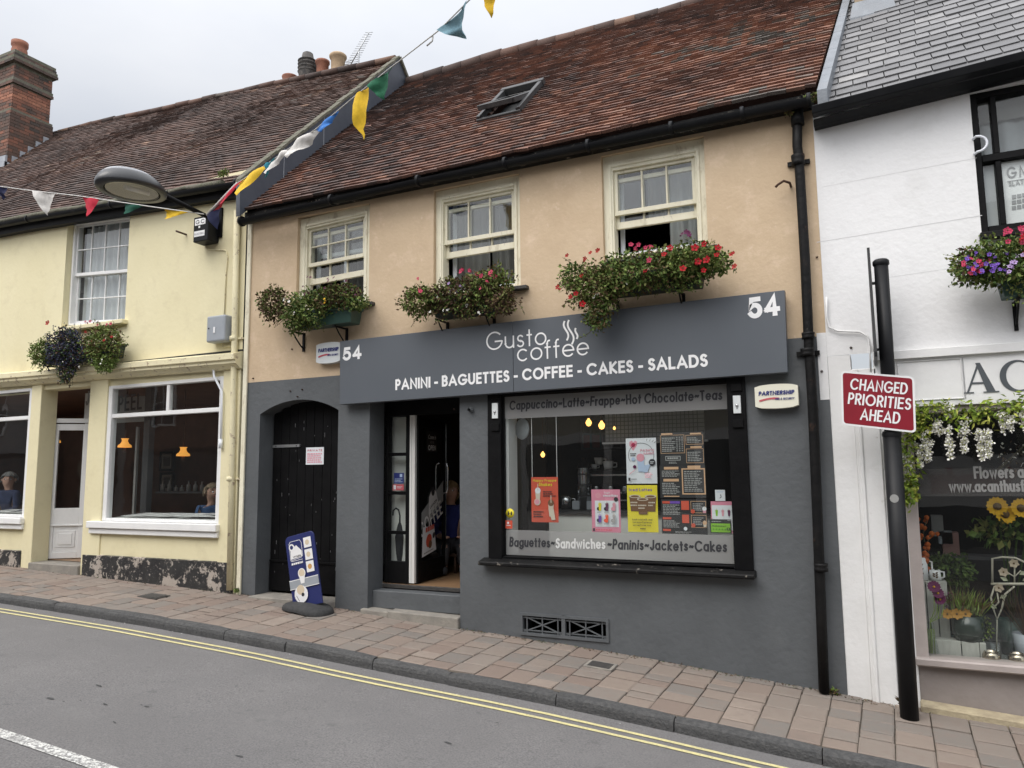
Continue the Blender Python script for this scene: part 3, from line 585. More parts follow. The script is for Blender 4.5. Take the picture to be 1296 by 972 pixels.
# roof
E0=lambda x:(-.15,5.245+.02*math.sin((x+3)*.8)); R0=lambda x:(3.68,8.93)
mb=MB(M['tileA'])
sx0,sx1,ss0,ss1=-4.40,-3.83,.285,.49
tiles(mb,lambda s:-7.42,lambda s:-.27+.46*s,E0,R0,52,.168,M['tileA'],1,sag=.04,jit=.005,skip=lambda x,s: sx0+.03<x<sx1-.03 and ss0+.01<s<ss1-.02, th=.021, tonef=lambda x,s: .20*min(1,max(-1,(x+4.2)/3.0))-.10*s+.05)
ro=mb.build('roof',cafe)
mb=MB(M['tileA']); mb.face([(-7.45,3.7,8.93),(.2,3.7,8.93),(.2,7.4,5.2),(-7.45,7.4,5.2)]); mb.build('rear_roof_slope',cafe)
mb=MB(M['tileA']); ridge_tiles(mb,[(-7.36,3.68,8.93),(-5.4,3.68,8.96),(-3,3.68,8.9),(.3,3.68,8.93)],M['tileB'],.10,3); mb.build('ridge',cafe)
# roof window, swung on its middle hinges
rd=Vector((0,R0(0)[0]-E0(0)[0],R0(0)[1]-E0(0)[1])); rl=rd.length; rd.normalize(); rn=Vector((0,-rd.z,rd.y)); ex=Vector((1,0,0))
def RP(x,s,h=0): return Vector((x,*E0(x)))+rd*(rl*s)+rn*h
sky_o=thing('roof_window','open grey roof window set into the red tiled slope','roof window',RP((sx0+sx1)/2,ss0))
mb=MB(M['darkmetal']); c=RP((sx0+sx1)/2,(ss0+ss1)/2); hl=rl*(ss1-ss0)/2; hx=(sx1-sx0)/2
for sgn in (-1,1): mb.obox(c+ex*sgn*hx+rn*.05,ex*.03,rd*hl,rn*.06)
mb.obox(c-rd*hl+rn*.03,ex*(hx+.03),rd*.03,rn*.045); mb.obox(c+rd*hl+rn*.07,ex*(hx+.04),rd*.05,rn*.05); mb.obox(c-rd*(hl+.10)+rn*.03,ex*(hx+.08),rd*.09,rn*.006)
mb.build('frame',sky_o,bevel=.006)
mb=MB(M['dark']); mb.face([c+ex*a*hx+rd*b*hl-rn*.10 for a,b in((-1,-1),(1,-1),(1,1),(-1,1))]); mb.build('shaft',sky_o)
ca=Matrix.Rotation(R(-12),3,ex); sd_=ca@rd; sn=ca@rn; sc_=c+rn*.09
mb=MB(M['darkmetal'])
for sgn in (-1,1): mb.obox(sc_+ex*sgn*(hx-.05),ex*.035,sd_*(hl-.02),sn*.035)
for sgn in (-1,1): mb.obox(sc_+sd_*sgn*(hl-.05),ex*(hx-.05),sd_*.045,sn*.034)
mb.build('sash',sky_o,bevel=.006)
mb=MB(M['pane']); mb.face([sc_+ex*a*(hx-.08)+sd_*b*(hl-.09)+sn*.01 for a,b in((-1,-1),(1,-1),(1,1),(-1,1))]); mb.build('pane',sky_o)
# eaves: fascia board and gutter
gp=[atY(px,py,-.2) for px,py in ((306,284),(420,257),(530,233),(640,211),(745,189),(850,167),(940,149),(1024,132))]
mb=MB(M['blackold']); mb.box(XL,XR+.02,-.1,-.004,5.115,5.24); mb.build('eaves_board',cafe)
mb=MB(M['plastic']); half_gutter(mb,[p+Vector((0,0,.045)) for p in gp],.062,M['plastic']); 
mb.build('gutter',cafe)
# windows
def k_of(a,b,y=.08): 
    p,q=atY(*a,y),atY(*b,y); return (q.z-p.z)/(q.x-p.x)
k1=k_of((393,336),(463,322)); k2=k_of((562,307),(650,292)); k3=k_of((772,272),(885,254))
w1=sash_window(cafe,*W1,Z(430,329,.08),k1,3,(2,1),low_bottom=Z(430,354,.12),fw_=.12,ft=.15)
w2=sash_window(cafe,*W2,Z(605,301,.08),k2,3,(1,1),low_bottom=Z(605,321,.12),fw_=.10,ft=.15)
w3=sash_window(cafe,*W3,Z(830,263,.08),k3,3,(1,1),low_bottom=Z(830,283,.12),fw_=.11,ft=.17)
for w,(a,b,c0,d0),so_ in ((w1,W1,0),(w2,W2,1),(w3,W3,2)):
    mb=MB(M['ironcover']); mb.box(a+.05,b+.10,-.07,.19,c0-.045,c0-.003); mb.build('sill',w,bevel=.006)
    mb=MB(M['upvc']); zt=5.0; mb.frame(a+.11,b-.09,c0+.09,zt,.26,.30,.045); (mb.box(a+.12,b-.1,.265,.295,(c0+zt)/2+.16,(c0+zt)/2+.21) if so_==0 else None)
    if so_==0: mb.box((a+b)/2-.02,(a+b)/2+.02,.265,.295,c0+.1,zt)
    mb.build('secondary_frame',w,bevel=.004)
mb=MB(M['curtain']); curtain(mb,-4.42,-3.98,.40,3.8,5.0,M['greyint'],seed=2); curtain(mb,-3.98,-3.72,.46,3.8,4.9,M['greyint'],seed=5); mb.build('curtain',w2)
mb=MB(M['curtain']); curtain(mb,-1.82,-1.45,.42,3.95,5.05,M['curtain'],seed=3); curtain(mb,-2.1,-1.82,.6,4.45,5.05,M['curtain'],seed=7); mb.build('curtain',w3)
mb=MB(M['curtain']); curtain(mb,-6.5,-5.6,.75,4.0,5.0,M['greyint'],seed=9); mb.build('curtain',w1)
# side gate
gy=.235
gate=MB(M['black']); nb=9; rr=random.Random(4)
for i in range(nb):
    a=gx0+.02+(gx1-gx0-.04)*i/nb; b=gx0+.02+(gx1-gx0-.04)*(i+1)/nb; top=min(arcp[int((a-gx0)/(gx1-gx0)*n)][1],arcp[min(n,int((b-gx0)/(gx1-gx0)*n)+1)][1])+.03
    gate.box(a+.003,b-.003,gy+rr.uniform(0,.004),gy+.04,g(-6.5)+.08,top)
gate.box(gx0+.02,gx1-.02,gy-.012,gy,g(-6.5)+.08,.60); gate.box(gx0+.03,gx1-.02,gy-.028,gy-.012,.60,.625)
for i in range(40): 
    x=rr.uniform(gx0+.04,gx1-.04); z=rr.uniform(.35,2.4); l=rr.uniform(.01,.06); gate.box(x,x+.003,gy-.0145 if z<.66 else gy-.0012,gy-.013 if z<.66 else gy+.002,z,z+l,M['inkgrey'])
gt=gate.build('side_gate',cafe,bevel=.002)
mb=MB(M['alu']); p=atY(345,565,gy-.01); q=atY(379,565,gy-.01); mb.box(p.x,q.x,gy-.012,gy-.002,p.z-.018,p.z+.018); mb.lathe([(.018,0),(.018,.010)],(q.x,gy-.002,p.z),12,axis=(0,-1,0)); mb.ball((q.x-.05,gy-.012,p.z),.008,M['ink'],4); mb.ball((p.x+.06,gy-.012,p.z),.008,M['ink'],4); mb.build('strap_hinge',gt)
mb=MB(M['stone']); mb.box(gx0-.0,gx1,-.12,.3,g(-6.5)-.2,g(-6.9)+.03); mb.build('gate_threshold',cafe,bevel=.01)
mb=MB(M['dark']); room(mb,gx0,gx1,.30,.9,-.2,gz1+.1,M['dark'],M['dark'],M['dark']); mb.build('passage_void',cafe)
# cellar grille
mb=MB(M['grey']); vm=(vx0+vx1)/2; mb.frame(vx0,vx1,vz0,vz1,-.015,.03,.028)
mb.box(vm-.02,vm+.02,-.012,.03,vz0,vz1)
for a,b in ((vx0+.028,vm-.02),(vm+.02,vx1-.028)):
    zc=(vz0+vz1)/2; 
    for q in (a+.045,b-.045,(a+b)/2): mb.box(q-.006,q+.006,0,.012,vz0,vz1)
    for q in (vz0+.05,vz1-.05): mb.box(a,b,.002,.014,q-.006,q+.006)
    mb.bar((a,.008,vz0+.03),(b,.008,vz1-.03),.012,.012,upv=(0,1,0)); mb.bar((a,.010,vz1-.03),(b,.010,vz0+.03),.012,.012,upv=(0,1,0))
mb.build('cellar_grille',cafe)
# shop window: black posts, head, sill, glass
gz0,gz1_=Z(785,709,.06),2.54; ga,gb=X(638,600,.05),X(926,600,.05)
f=MB(M['black']); f.box(bx0-.02,ga,-.03,.10,bz0-.02,2.60); f.box(gb,bx1+.02,-.03,.10,bz0-.02,2.60); f.box(ga,gb,.0,.10,2.556,2.62); f.box(ga,gb,-.0,.10,bz0-.03,gz0)
f.frame(ga,gb,gz0,2.556,.035,.075,.010)
shopw=f.build('shop_window',cafe,bevel=.006)
mb=MB(M['blackold']); mb.hexa([(bx0-.10,-.13,bz0-.075),(bx1+.04,-.13,bz0-.085),(bx1+.04,.02,bz0-.085),(bx0-.10,.02,bz0-.075),(bx0-.10,-.13,bz0-.035),(bx1+.04,-.13,bz0-.045),(bx1+.04,.02,bz0-.01),(bx0-.10,.02,bz0-.0)]); mb.build('sill',shopw,bevel=.01)
mb=MB(M['pane2']); mb.face([(ga,.06,gz0),(gb,.06,gz0),(gb,.06,2.555),(ga,.06,2.555)]); mb.build('pane',shopw)
for px,py in ((627,520),(933,512)):
    mb=MB(M['alarmwhite']); p=atY(px,py,-.03); mb.box(p.x-.035,p.x+.035,-.048,-.03,p.z-.085,p.z+.085); mb.ball((p.x,-.048,p.z-.01),.016,M['steel'],5); mb.box(p.x-.004,p.x+.004,-.053,-.048,p.z-.045,p.z-.01,M['ink'])
    mb.box(p.x-.05,p.x+.05,-.05,-.03,p.z+.13,p.z+.20,M['black']); mb.box(p.x-.05,p.x+.05,-.05,-.03,p.z-.22,p.z-.14,M['black'])
    mb.build('shutter_lock',shopw,bevel=.004)
# white reveal post inside the glass on the left
mb=MB(M['wood']); mb.box(ga+.0,ga+.035,.10,.32,gz0,2.52); mb.build('reveal_board',shopw)
# window films with lettering
mb=MB(M['filmg']); mb.face([(ga+.015,.054,Z(780,524,.055)),(gb-.015,.054,Z(780,524,.055)),(gb-.012,.054,2.545),(ga+.012,.054,2.545)]); mb.build('frosted_film',shopw); mb=MB(M['filmg']); mb.face([(ga+.015,.054,gz0+.01),(gb-.015,.054,gz0+.01),(gb-.015,.054,Z(785,674,.055)),(ga+.015,.054,Z(785,674,.055))]); mb.build('frosted_film',shopw)
mb=MB(M['ink']); text(mb,'Cappuccino~Latte~Frappe~Hot Chocolate~Teas',atY(645,519,.052),atY(914,506,.052),.105,.17,M['ink'],slant=.04,jit=.07)
text(mb,'Baguettes~',atY(645,692,.052),atY(702,693,.052),.105,.17,M['ink'],slant=.04,jit=.07); text(mb,'Sandwiches',atY(703.5,694,.052),atY(766,695,.052),.105,.17,M['vinyldull'],slant=.04,jit=.07); text(mb,'~Paninis~Jackets~Cakes',atY(769,695,.052),atY(920,699,.052),.105,.17,M['ink'],slant=.04,jit=.07)
mb.build('window_lettering',shopw)
# entrance
dy=.36; sx_a,sx_b=X(491,600,dy),X(518,600,dy); 
f=MB(M['black']); f.box(dx0,dx1,dy-.03,dy+.06,2.42,2.62); f.box(dx0,sx_a+.015,dy-.03,dy+.07,dz0,2.42); f.box(dx1-.03,dx1+.02,dy-.03,dy+.07,dz0,2.42)
ax0,ax1=sx_a+.015,X(515,600,dy); f.box(ax1,ax1+.05,dy-.03,dy+.06,dz0,2.42); f.box(ax0,ax1,dy-.02,dy+.05,dz0,.66)
for py in (575,624,674): zz=Z(505,py,dy); f.box(ax0,ax1,dy-.012,dy+.03,zz-.02,zz+.02)
ent=f.build('entrance',cafe,bevel=.004); ent['label']='black framed cafe entrance with narrow side light'
mb=MB(M['pane']); mb.face([(ax0,dy+.01,.66),(ax1,dy+.01,.66),(ax1,dy+.01,2.42),(ax0,dy+.01,2.42)]); mb.build('side_pane',ent)
wx0=ax1+.052; wx1=wx0+.075
mb=MB(mat('door_post_white',(.70,.69,.66),(.62,.61,.58),s=8,r=.6,stretch=(1,1,.3),stain=[(14,.64,.74,(.24,.15,.11),.7)])); mb.box(wx0,wx1,dy-.022,dy+.02,dz0+.015,2.42); mb.box(wx0+.028,wx0+.034,dy-.0235,dy-.0218,dz0+.02,2.4,M['inkgrey']); mb.build('white_door_post',ent,bevel=.003)
# pale lining seen through the side light
mb=MB(M['counter']); mb.face([(ax0-.2,dy+.14,.6),(ax1+.02,dy+.14,.6),(ax1+.02,dy+.14,2.42),(ax0-.2,dy+.14,2.42)]); mb.build('side_light_lining',ent)
mb=MB(M['stone']); mb.box(dx0,dx1,dy-.07,dy+.3,dz0-.05,dz0-.001,M['ironcover']); mb.box(dx0,dx1,-.0+.09,dy-.02,.15,dz0-.052,M['grey']); mb.box(dx0,dx1,dy-.10,dy+.05,dz0-.1,dz0-.052,M['ironcover']); mb.build('threshold',ent,bevel=.006)
sp=[atY(460,779,-.03),atY(580,795,-.03)]
mb=MB(M['stone']); xm=dx0+.32
for a,b in ((dx0-.06,xm-.003),(xm+.003,dx1-.005)):
    mb.hexa([(a,-.06,-.3),(b,-.04,-.3),(b,.3,-.3),(a,.3,-.3),(a,-.06,.155),(b,-.04,.135),(b,.3,.15),(a,.3,.165)])
mb.build('stone_step',ent,bevel=.012,seg=2)
# glazed door swung inwards
hx_=wx1+.005; DWd=.80
def _px(p): d=p-CAM; return 648+FPX*d.dot(rt)/d.dot(fw)
ang=min((abs(_px(Vector((hx_+DWd*math.cos(R(a)),dy+.02+DWd*math.sin(R(a)),1.5)))-563),R(a)) for a in range(30,110))[1]
ddx=Vector((math.cos(ang),math.sin(ang),0)); ddn=Vector((math.sin(ang),-math.cos(ang),0)); O=Vector((hx_,dy+.02,0))
def DP(u,z,h=0): return O+ddx*u+ddn*h+Vector((0,0,z))
f=MB(M['black'])
def dbar(u0,u1,z0,z1,h0=-.02,h1=.02,m=None): f.hexa([DP(u0,z0,h1),DP(u1,z0,h1),DP(u1,z0,h0),DP(u0,z0,h0),DP(u0,z1,h1),DP(u1,z1,h1),DP(u1,z1,h0),DP(u0,z1,h0)],m)
dbar(0,.09,dz0+.01,2.40); dbar(DWd-.05,DWd,dz0+.01,2.40); dbar(.09,DWd-.05,dz0+.01,.66); dbar(.09,DWd-.05,2.28,2.40); dbar(.2,.7,.48,.60,.02,.028)
dbar(DWd-.006,DWd+.004,.62,2.36,-.022,.022,M['steel'])
door=f.build('glass_door',cafe,bevel=.003)
mb=MB(M['pane']); mb.face([DP(.09,.66),DP(DWd-.05,.66),DP(DWd-.05,2.28),DP(.09,2.28)]); mb.build('pane',door)
mb=MB(M['chrome'])
for s in (-1,1):
    mb.tube([DP(DWd-.09,1.45,.02*s)]+[DP(DWd-.09+.0,1.45+.02,.075*s)]+[DP(DWd-.09,1.53,.085*s),DP(DWd-.09,1.77,.085*s),DP(DWd-.09,1.83,.075*s),DP(DWd-.09,1.85,.02*s)],.013,8)
mb.build('pull_handle',door)
mb=MB(M['signwhite'])
fl=film_mat('door_film',(.42,.43,.43),.75)
mb.face([DP(.09,1.02,.008),DP(DWd-.06,1.36,.008),DP(DWd-.06,1.62,.008),DP(.09,1.22,.008)],fl)
pp=[DP(.22,1.16,.012),DP(.52,1.30,.012)]
text(mb,'COFFEE',DP(.10,.92,.010),DP(.72,1.20,.010),.19,.15,M['signwhite'])
mb.poly([DP(.30,1.22,.013),DP(.58,1.35,.013),DP(.52,1.47,.013),DP(.42,1.55,.013),DP(.31,1.42,.013)],M['signwhite']); mb.poly([DP(.42+.05*math.cos(a*.5236),1.49+.06*math.sin(a*.5236),.015) for a in range(12)],M['ink']); text(mb,'LAVAZZA',DP(.34,1.27,.015),DP(.54,1.365,.015),.035,.2,M['ink'])
mb.build('door_lettering',door)
# ================================================================== CAFE: SIGN, PIPES, FITTINGS
sg=thing('shop_sign','long dark grey fascia board lettered Gusto coffee over the cafe front','shop sign',(-3.2,-.1,2.9))
A_,B_,C_,D_=atY(430,432,-.13),atY(993,367,-.13),atY(997,471,-.13),atY(430,512,-.13)
mb=MB(M['fascia']); seam=.455
def SG(u,v,h=0): 
    p=(D_.lerp(C_,u)).lerp(A_.lerp(B_,u),v); return Vector((p.x,p.y-h,p.z))
def sgpan(u0,u1):
    q=[SG(u0,0),SG(u1,0),SG(u1,1),SG(u0,1)]; b=[Vector((p.x,-.035,p.z)) for p in q]
    mb.add(q+b,[(0,1,2,3),(0,4,5,1),(1,5,6,2),(2,6,7,3),(3,7,4,0)])
sgpan(0,seam-.0004); sgpan(seam+.0004,1); mb.build('board',sg,bevel=.003)
mb=MB(M['dark']); mb.box(A_.x+.06,B_.x-.08,-.035,-.004,2.62,3.3); mb.build('backing_frame',sg)
mb=MB(M['vinyl']); yv=-.1312
text(mb,'PANINI - BAGUETTES - COFFEE - CAKES - SALADS',atY(500.5,494,yv),atY(896,464,yv),.128,.20,M['vinyl'],sp=.115,space=.34)
mb.build('lettering',sg)
mb=MB(M['vinyl']); text(mb,'54',atY(434,457,yv),atY(458,454,yv),.165,.22,M['vinyl'],sp=.10); mb.build('house_number',sg)
mb=MB(M['vinyl']); text(mb,'54',atY(948,404,yv),atY(988,399,yv),.205,.22,M['vinyl'],sp=.10); mb.build('house_number',sg)
mb=MB(M['vinyl'])
text(mb,'Gusto',atY(615.5,444,yv),atY(692,436,yv),.205,.085,M['vinyl'],sp=.13); text(mb,'coffee',atY(654.5,458,yv),atY(746,449,yv),.205,.085,M['vinyl'],sp=.10)
for px,py,s in ((716,431,1.0),(722,436,1.25),(729,429,.55)):
    o=atY(px,py,yv-.001); pts=[(o.x+.035*math.sin(t*5.2+.4)*s*.8+.01*t, o.z+t*.21*s) for t in [i/14 for i in range(15)]]
    for i,q in enumerate(strip(pts,.02)): mb.face([(a.x,o.y,a.y) for a in q])
mb.build('logo',sg)
def alarm(name,label,px,py,w,h,mbody,y=-.09,blue=None,red=None):
    c=atY(px,py,y); t=thing(name,label,'alarm box',(c.x,-.02,c.z),'burglar alarm boxes on the cafe front')
    b=MB(mbody); x0,x1,z0,z1=c.x-w/2,c.x+w/2,c.z-h/2,c.z+h/2; bul=.022
    poly=[(x0,z0+.012)]+[(x0+w*i/8,z0-bul*math.sin(math.pi*i/8)*.6) for i in range(1,8)]+[(x1,z0+.012),(x1,z1-.008)]+[(x1-w*i/8,z1+bul*math.sin(math.pi*i/8)*.7) for i in range(1,8)]+[(x0,z1-.008)]
    b.prism(poly,y,-.002); b.build('casing',t,bevel=.012,seg=3)
    l=MB(M['alarmblue']); yy=y-.003; text(l,'PARTNERSHIP',(x0+w*.09,yy,c.z+h*.06),(x1-w*.09,yy,c.z+h*.06),h*.20,.24,M['alarmblue'],sp=.1,slant=.12)
    pts=[(x0+w*.1+w*.46*i/8, c.z-h*.15+h*.10*math.sin(i/8*2.2)-h*.04) for i in range(9)]
    for i,q in enumerate(strip(pts,h*.085)): l.face([(a.x,yy-.0008,a.y) for a in q],M['inkred'])
    text(l,'FIRE & SECURITY',(x0+w*.47,yy,c.z-h*.18),(x1-w*.09,yy,c.z-h*.18),h*.10,.2,M['alarmblue'],sp=.1,slant=.12)
    l.build('lettering',t)
alarm('alarm_box','white alarm box at the left end of the grey fascia sign',415.5,446.5,X(431,446,-.09)-X(400,446,-.09),.235,M['alarmwhite'])
alarm('alarm_box','cream alarm box below the right end of the grey fascia sign',982.5,501.5,X(1010,500,-.09)-X(955,500,-.09),.20,M['alarmcream'])
# iron downpipe at the right corner
dp=[atY(px,py,-.085) for px,py in ((1009,140),(1009,185),(1011,200),(1013,230),(1019,330),(1023,420),(1029,520),(1034,640),(1039,770),(1043,876))]
t=thing('drainpipe','old flaking black iron downpipe between tan and white buildings','drainpipe',(dp[-1].x,-.08,dp[-1].z))
mb=MB(M['pipe']); mb.tube(dp,.045,12); mb.build('pipe',t)
for px,py,r_,l in ((1010,203,.062,.05),(1023,425,.058,.03),(1022,446,.062,.035),(1039,718,.06,.035),(1009,146,.06,.10)):
    p=atY(px,py,-.085); mb=MB(M['pipe']); mb.lathe([(.04,-l),(r_,-l),(r_,-l*.3),(r_*.92,0),(r_,l*.4),(r_,l),(.04,l)],p,14); 
    if r_>.06: mb.box(p.x-.10,p.x+.10,-.03,-.004,p.z-.02,p.z+.02)
    mb.build('collar',t)
# cream painted pipe on the party line
lp=[atY(px,py,-.05) for px,py in ((303.5,266),(301,400),(298,560),(294.5,747))]
t=thing('drainpipe','slim cream painted downpipe at the party line of the cream shop','drainpipe',(lp[-1].x,-.05,lp[-1].z))
mb=MB(M['creamold']); mb.tube([p+Vector((-.05,0,0)) for p in lp],.042,12); mb.build('pipe',t)
for py in (428,606): p=atY(300-(py-400)*.02,py,-.05); mb=MB(M['creamold']); mb.lathe([(.04,-.03),(.055,-.03),(.055,.03),(.04,.03)],p+Vector((-.05,0,0)),14); mb.box(p.x-.1,p.x+.09,-.03,-.003,p.z-.012,p.z+.012); mb.build('collar',t)
mb=MB(M['frame']); mb.box(-7.47,-7.40,-.03,-.003,.15,5.1); mb.build('edge_strip',cafe,bevel=.004)
# rusty hooks and stray fixings
mb=MB(M['rust']); p=atY(1001,236,0); mb.tube([p+Vector((0,0,0)),p+Vector((0,-.1,0)),p+Vector((-.05,-.14,.015)),p+Vector((-.11,-.10,.0)),p+Vector((-.13,-.1,-.02))],.012,6); mb.build('rusty_hook',cafe)
for px,py in ((370,442),(386,440),(368,495),(383,493),(377,502),(575,518),(321,479)): mb=MB(M['rust']); p=atY(px,py,0); mb.lathe([(.010,0),(.008,.02)],(p.x,-.0,p.z),6,axis=(0,-1,0)); mb.build('nail',cafe)
mb=MB(M['grey']); p=atY(597,519,0); mb.lathe([(.028,0),(.028,.03),(.018,.034),(.018,.07)],(p.x,0,p.z),10,M['grey'],axis=(0,-1,0)); mb.build('wall_fixing',cafe)
# ================================================================== WINDOW BOXES
def window_box(label,x0,x1,zt,planter_h,brks,blobs,flowers,seed,leafm,l=.03,strands=(),skirt=0,group='planted window boxes on the fronts'):
    rr=random.Random(seed); xc=(x0+x1)/2
    t=thing('window_box',label,'window box',(xc,-.15,zt-planter_h),group)
    b=MB(M['troughshade'] if skirt>=14 else M['trough']); y0,y1=-.30,-.075; ins=.03
    b.hexa([(x0+ins,y0+ins,zt-planter_h),(x1-ins,y0+ins,zt-planter_h),(x1-ins,y1-.01,zt-planter_h),(x0+ins,y1-.01,zt-planter_h),(x0,y0,zt),(x1,y0,zt),(x1,y1,zt),(x0,y1,zt)]); b.frame  
    b.box(x0-.012,x1+.012,y0-.014,y1+.012,zt-.03,zt+.004); b.build('planter',t,bevel=.006)
    for bx in brks:
        b=MB(M['pipe']); zb=zt-planter_h-.006; b.bar((bx,-.012,zb-.24),(bx,-.012,zb),.03,.02,upv=(0,1,0)); b.bar((bx,-.02,zb-.012),(bx,-.27,zb-.012),.024,.018); b.tube([(bx,-.02,zb-.20),(bx,-.07,zb-.17),(bx,-.17,zb-.08),(bx,-.22,zb-.02)],.009,6); b.build('bracket',t)
    f=MB(M['stem'])
    for (c,rad,n,ms) in blobs: clump(f,(c[0],c[1]-.07,c[2]),(rad[0],rad[1]*1.15,rad[2]),int(n*1.55),ms,l*1.42,rr,wob=2.6,shell=.35)
    if skirt:
        for k in range(int((x1-x0)*skirt)): 
            clump(f,(rr.uniform(x0,x1),-.33,zt-rr.uniform(.0,planter_h)),(.13,.06,.12),70,blobs[0][3],l*1.1,rr)
    for (c,rad,n,ms) in blobs:
        for i in range(max(3,n//60)):
            d=rdir(rr); e=Vector(c)+Vector((d.x*rad[0],d.y*rad[1],d.z*rad[2]))*rr.uniform(.9,1.18); s=Vector((min(max(e.x,x0+.05),x1-.05),-.18,zt-.02))
            m_=s.lerp(e,.55)+Vector((0,-.03,.05)); f.tube([s,m_,e],[.004,.003,.0015],4,M['stem'],False)
            for k in range(7): leaf(f,m_.lerp(e,k/6),rdir(rr)+(e-m_).normalized()*.6,rdir(rr),l*rr.uniform(.5,1),l*.45,rr.choice(ms))
    for pts in strands:
        f.tube(pts,.003,4,M['stem'],False)
        for a,b2 in zip(pts,pts[1:]):
            for k in range(9): p=Vector(a).lerp(Vector(b2),rr.random()); leaf(f,p,rdir(rr),rdir(rr),l*rr.uniform(.6,1.1),l*.5,rr.choice(leafm))
    f.build('foliage',t)
    for (p,r_,m_) in flowers:
        fl=MB(m_); flower(fl,Vector(p)+Vector((0,-.09,0)),Vector((rr.uniform(-.5,.5),-1,rr.uniform(-.1,.6))),r_*.95,m_,M['fleye']); flower(fl,Vector(p)+Vector((rr.uniform(-.02,.02),-.08,rr.uniform(-.02,.02))),Vector((rr.uniform(-.8,.8),-1,rr.uniform(-.4,.8))),r_*.6,m_,M['fleye']); fl.build('flower',t)
    return t
def pt(px,py,y): p=atY(px,py,y); return (p.x,p.y,p.z)
def scat(rr,n,px0,px1,py0,py1,r,m,y0=-.42,y1=-.22): return [(pt(rr.uniform(px0,px1),rr.uniform(py0,py1),rr.uniform(y0,y1)),r*rr.uniform(.7,1.2),m) for _ in range(n)]
rr=random.Random(21); GM=GREEN+DRY
p=atY(434,402,-.3)
bl=[(pt(430,378,-.22),(.42,.17,.19),1500,GREEN[:3]+DRY),(pt(395,393,-.25),(.36,.18,.27),1500,[GREEN[0],GREEN[2],GREEN[3],GREEN[1]]),(pt(350,385,-.24),(.24,.15,.27),850,[GREEN[0],GREEN[2],DRY[0],DRY[1]]),(pt(455,385,-.22),(.17,.13,.10),260,GREEN),(pt(378,405,-.25),(.20,.14,.20),500,[GREEN[0],GREEN[1],GREEN[2]])]
fl=scat(rr,14,380,462,352,378,.018,M['maroonfl'])+scat(rr,6,365,405,378,410,.018,M['whitefl'])+scat(rr,5,395,420,378,392,.016,M['yellowfl'])
window_box('bushy window box with its green trough showing, left end of the tan wall',X(375,400,-.2),X(451,392,-.2),Z(430,389,-.3),.19,(X(386,400,0),X(440,400,0)),bl,fl,1,GREEN)
bl=[(pt(585,374,-.23),(.52,.17,.22),1900,GREEN+DRY*2),(pt(535,383,-.25),(.26,.16,.20),800,[GREEN[0],GREEN[3],DRY[0],GREEN[2]]),(pt(625,362,-.23),(.30,.15,.20),900,[GREEN[0],GREEN[2],GREEN[3],DRY[0]]),(pt(640,382,-.25),(.17,.12,.17),420,DRY+[GREEN[2]])]
fl=scat(rr,7,585,640,340,356,.034,M['pinkfl'])+scat(rr,3,522,545,348,372,.03,M['pinkfl'])+scat(rr,4,570,602,360,372,.02,M['lilac'])+scat(rr,9,545,630,372,404,.017,M['whitefl'])+scat(rr,5,600,640,352,368,.022,M['pinkfl'])
window_box('window box with pink geraniums and trailing brown stems, under the middle sash window',X(552,385,-.2),X(642,375,-.2),Z(600,374,-.3),.19,(X(567,400,0),X(626,390,0)),bl,fl,2,GREEN,skirt=20,strands=[[pt(520,385,-.28),pt(528,402,-.3),pt(520,414,-.28)],[pt(648,378,-.3),pt(660,388,-.3),pt(664,398,-.28)]])
bl=[(pt(820,344,-.25),(.72,.20,.23),2700,[GREEN[0],GREEN[3],GREEN[2],GREEN[1],GREEN[0],DRY[0]]),(pt(758,366,-.3),(.36,.19,.27),1400,[GREEN[0],GREEN[3],GREEN[2],DRY[0]]),(pt(880,332,-.25),(.34,.18,.20),1100,[GREEN[0],GREEN[3],GREEN[2]]),(pt(760,402,-.33),(.16,.09,.16),380,GREEN[:3]+[DRY[0]]),(pt(728,352,-.27),(.16,.12,.16),260,GREEN),(pt(912,338,-.27),(.13,.10,.11),170,GREEN)]
fl=[(pt(px,py,-.42),r_,M['redfl']) for px,py,r_ in ((710,366,.032),(722,326,.025),(744,330,.025),(760,320,.03),(751,323,.025),(740,352,.03),(733,374,.032),(741,387,.04),(726,378,.03),(851,317,.038),(843,325,.03),(882,317,.045),(894,312,.038),(911,317,.04),(886,334,.04),(897,332,.045),(867,343,.04),(893,345,.03),(928,325,.03),(932,340,.03),(909,326,.03),(820,345,.026))]
fl+=scat(rr,8,800,830,308,318,.024,M['pinkfl'])+scat(rr,4,860,880,296,306,.024,M['maroonfl'])+[(pt(825,332,-.42),.035,M['pinkfl'])]+scat(rr,6,745,800,345,380,.016,M['whitefl'])
window_box('large overflowing window box of red petunias hanging down over the fascia sign',X(765,360,-.2),X(890,335,-.2),Z(830,342,-.3),.19,(X(782,375,0),X(865,360,0)),bl,fl,3,GREEN,skirt=22,strands=[[pt(760,380,-.33),pt(765,405,-.36),pt(742,424,-.34),pt(733,428,-.32)],[pt(735,345,-.3),pt(722,332,-.3),pt(712,326,-.3)],[pt(895,340,-.3),pt(925,330,-.32),pt(932,345,-.3)],[pt(735,368,-.3),pt(715,362,-.32),pt(707,368,-.3)]])
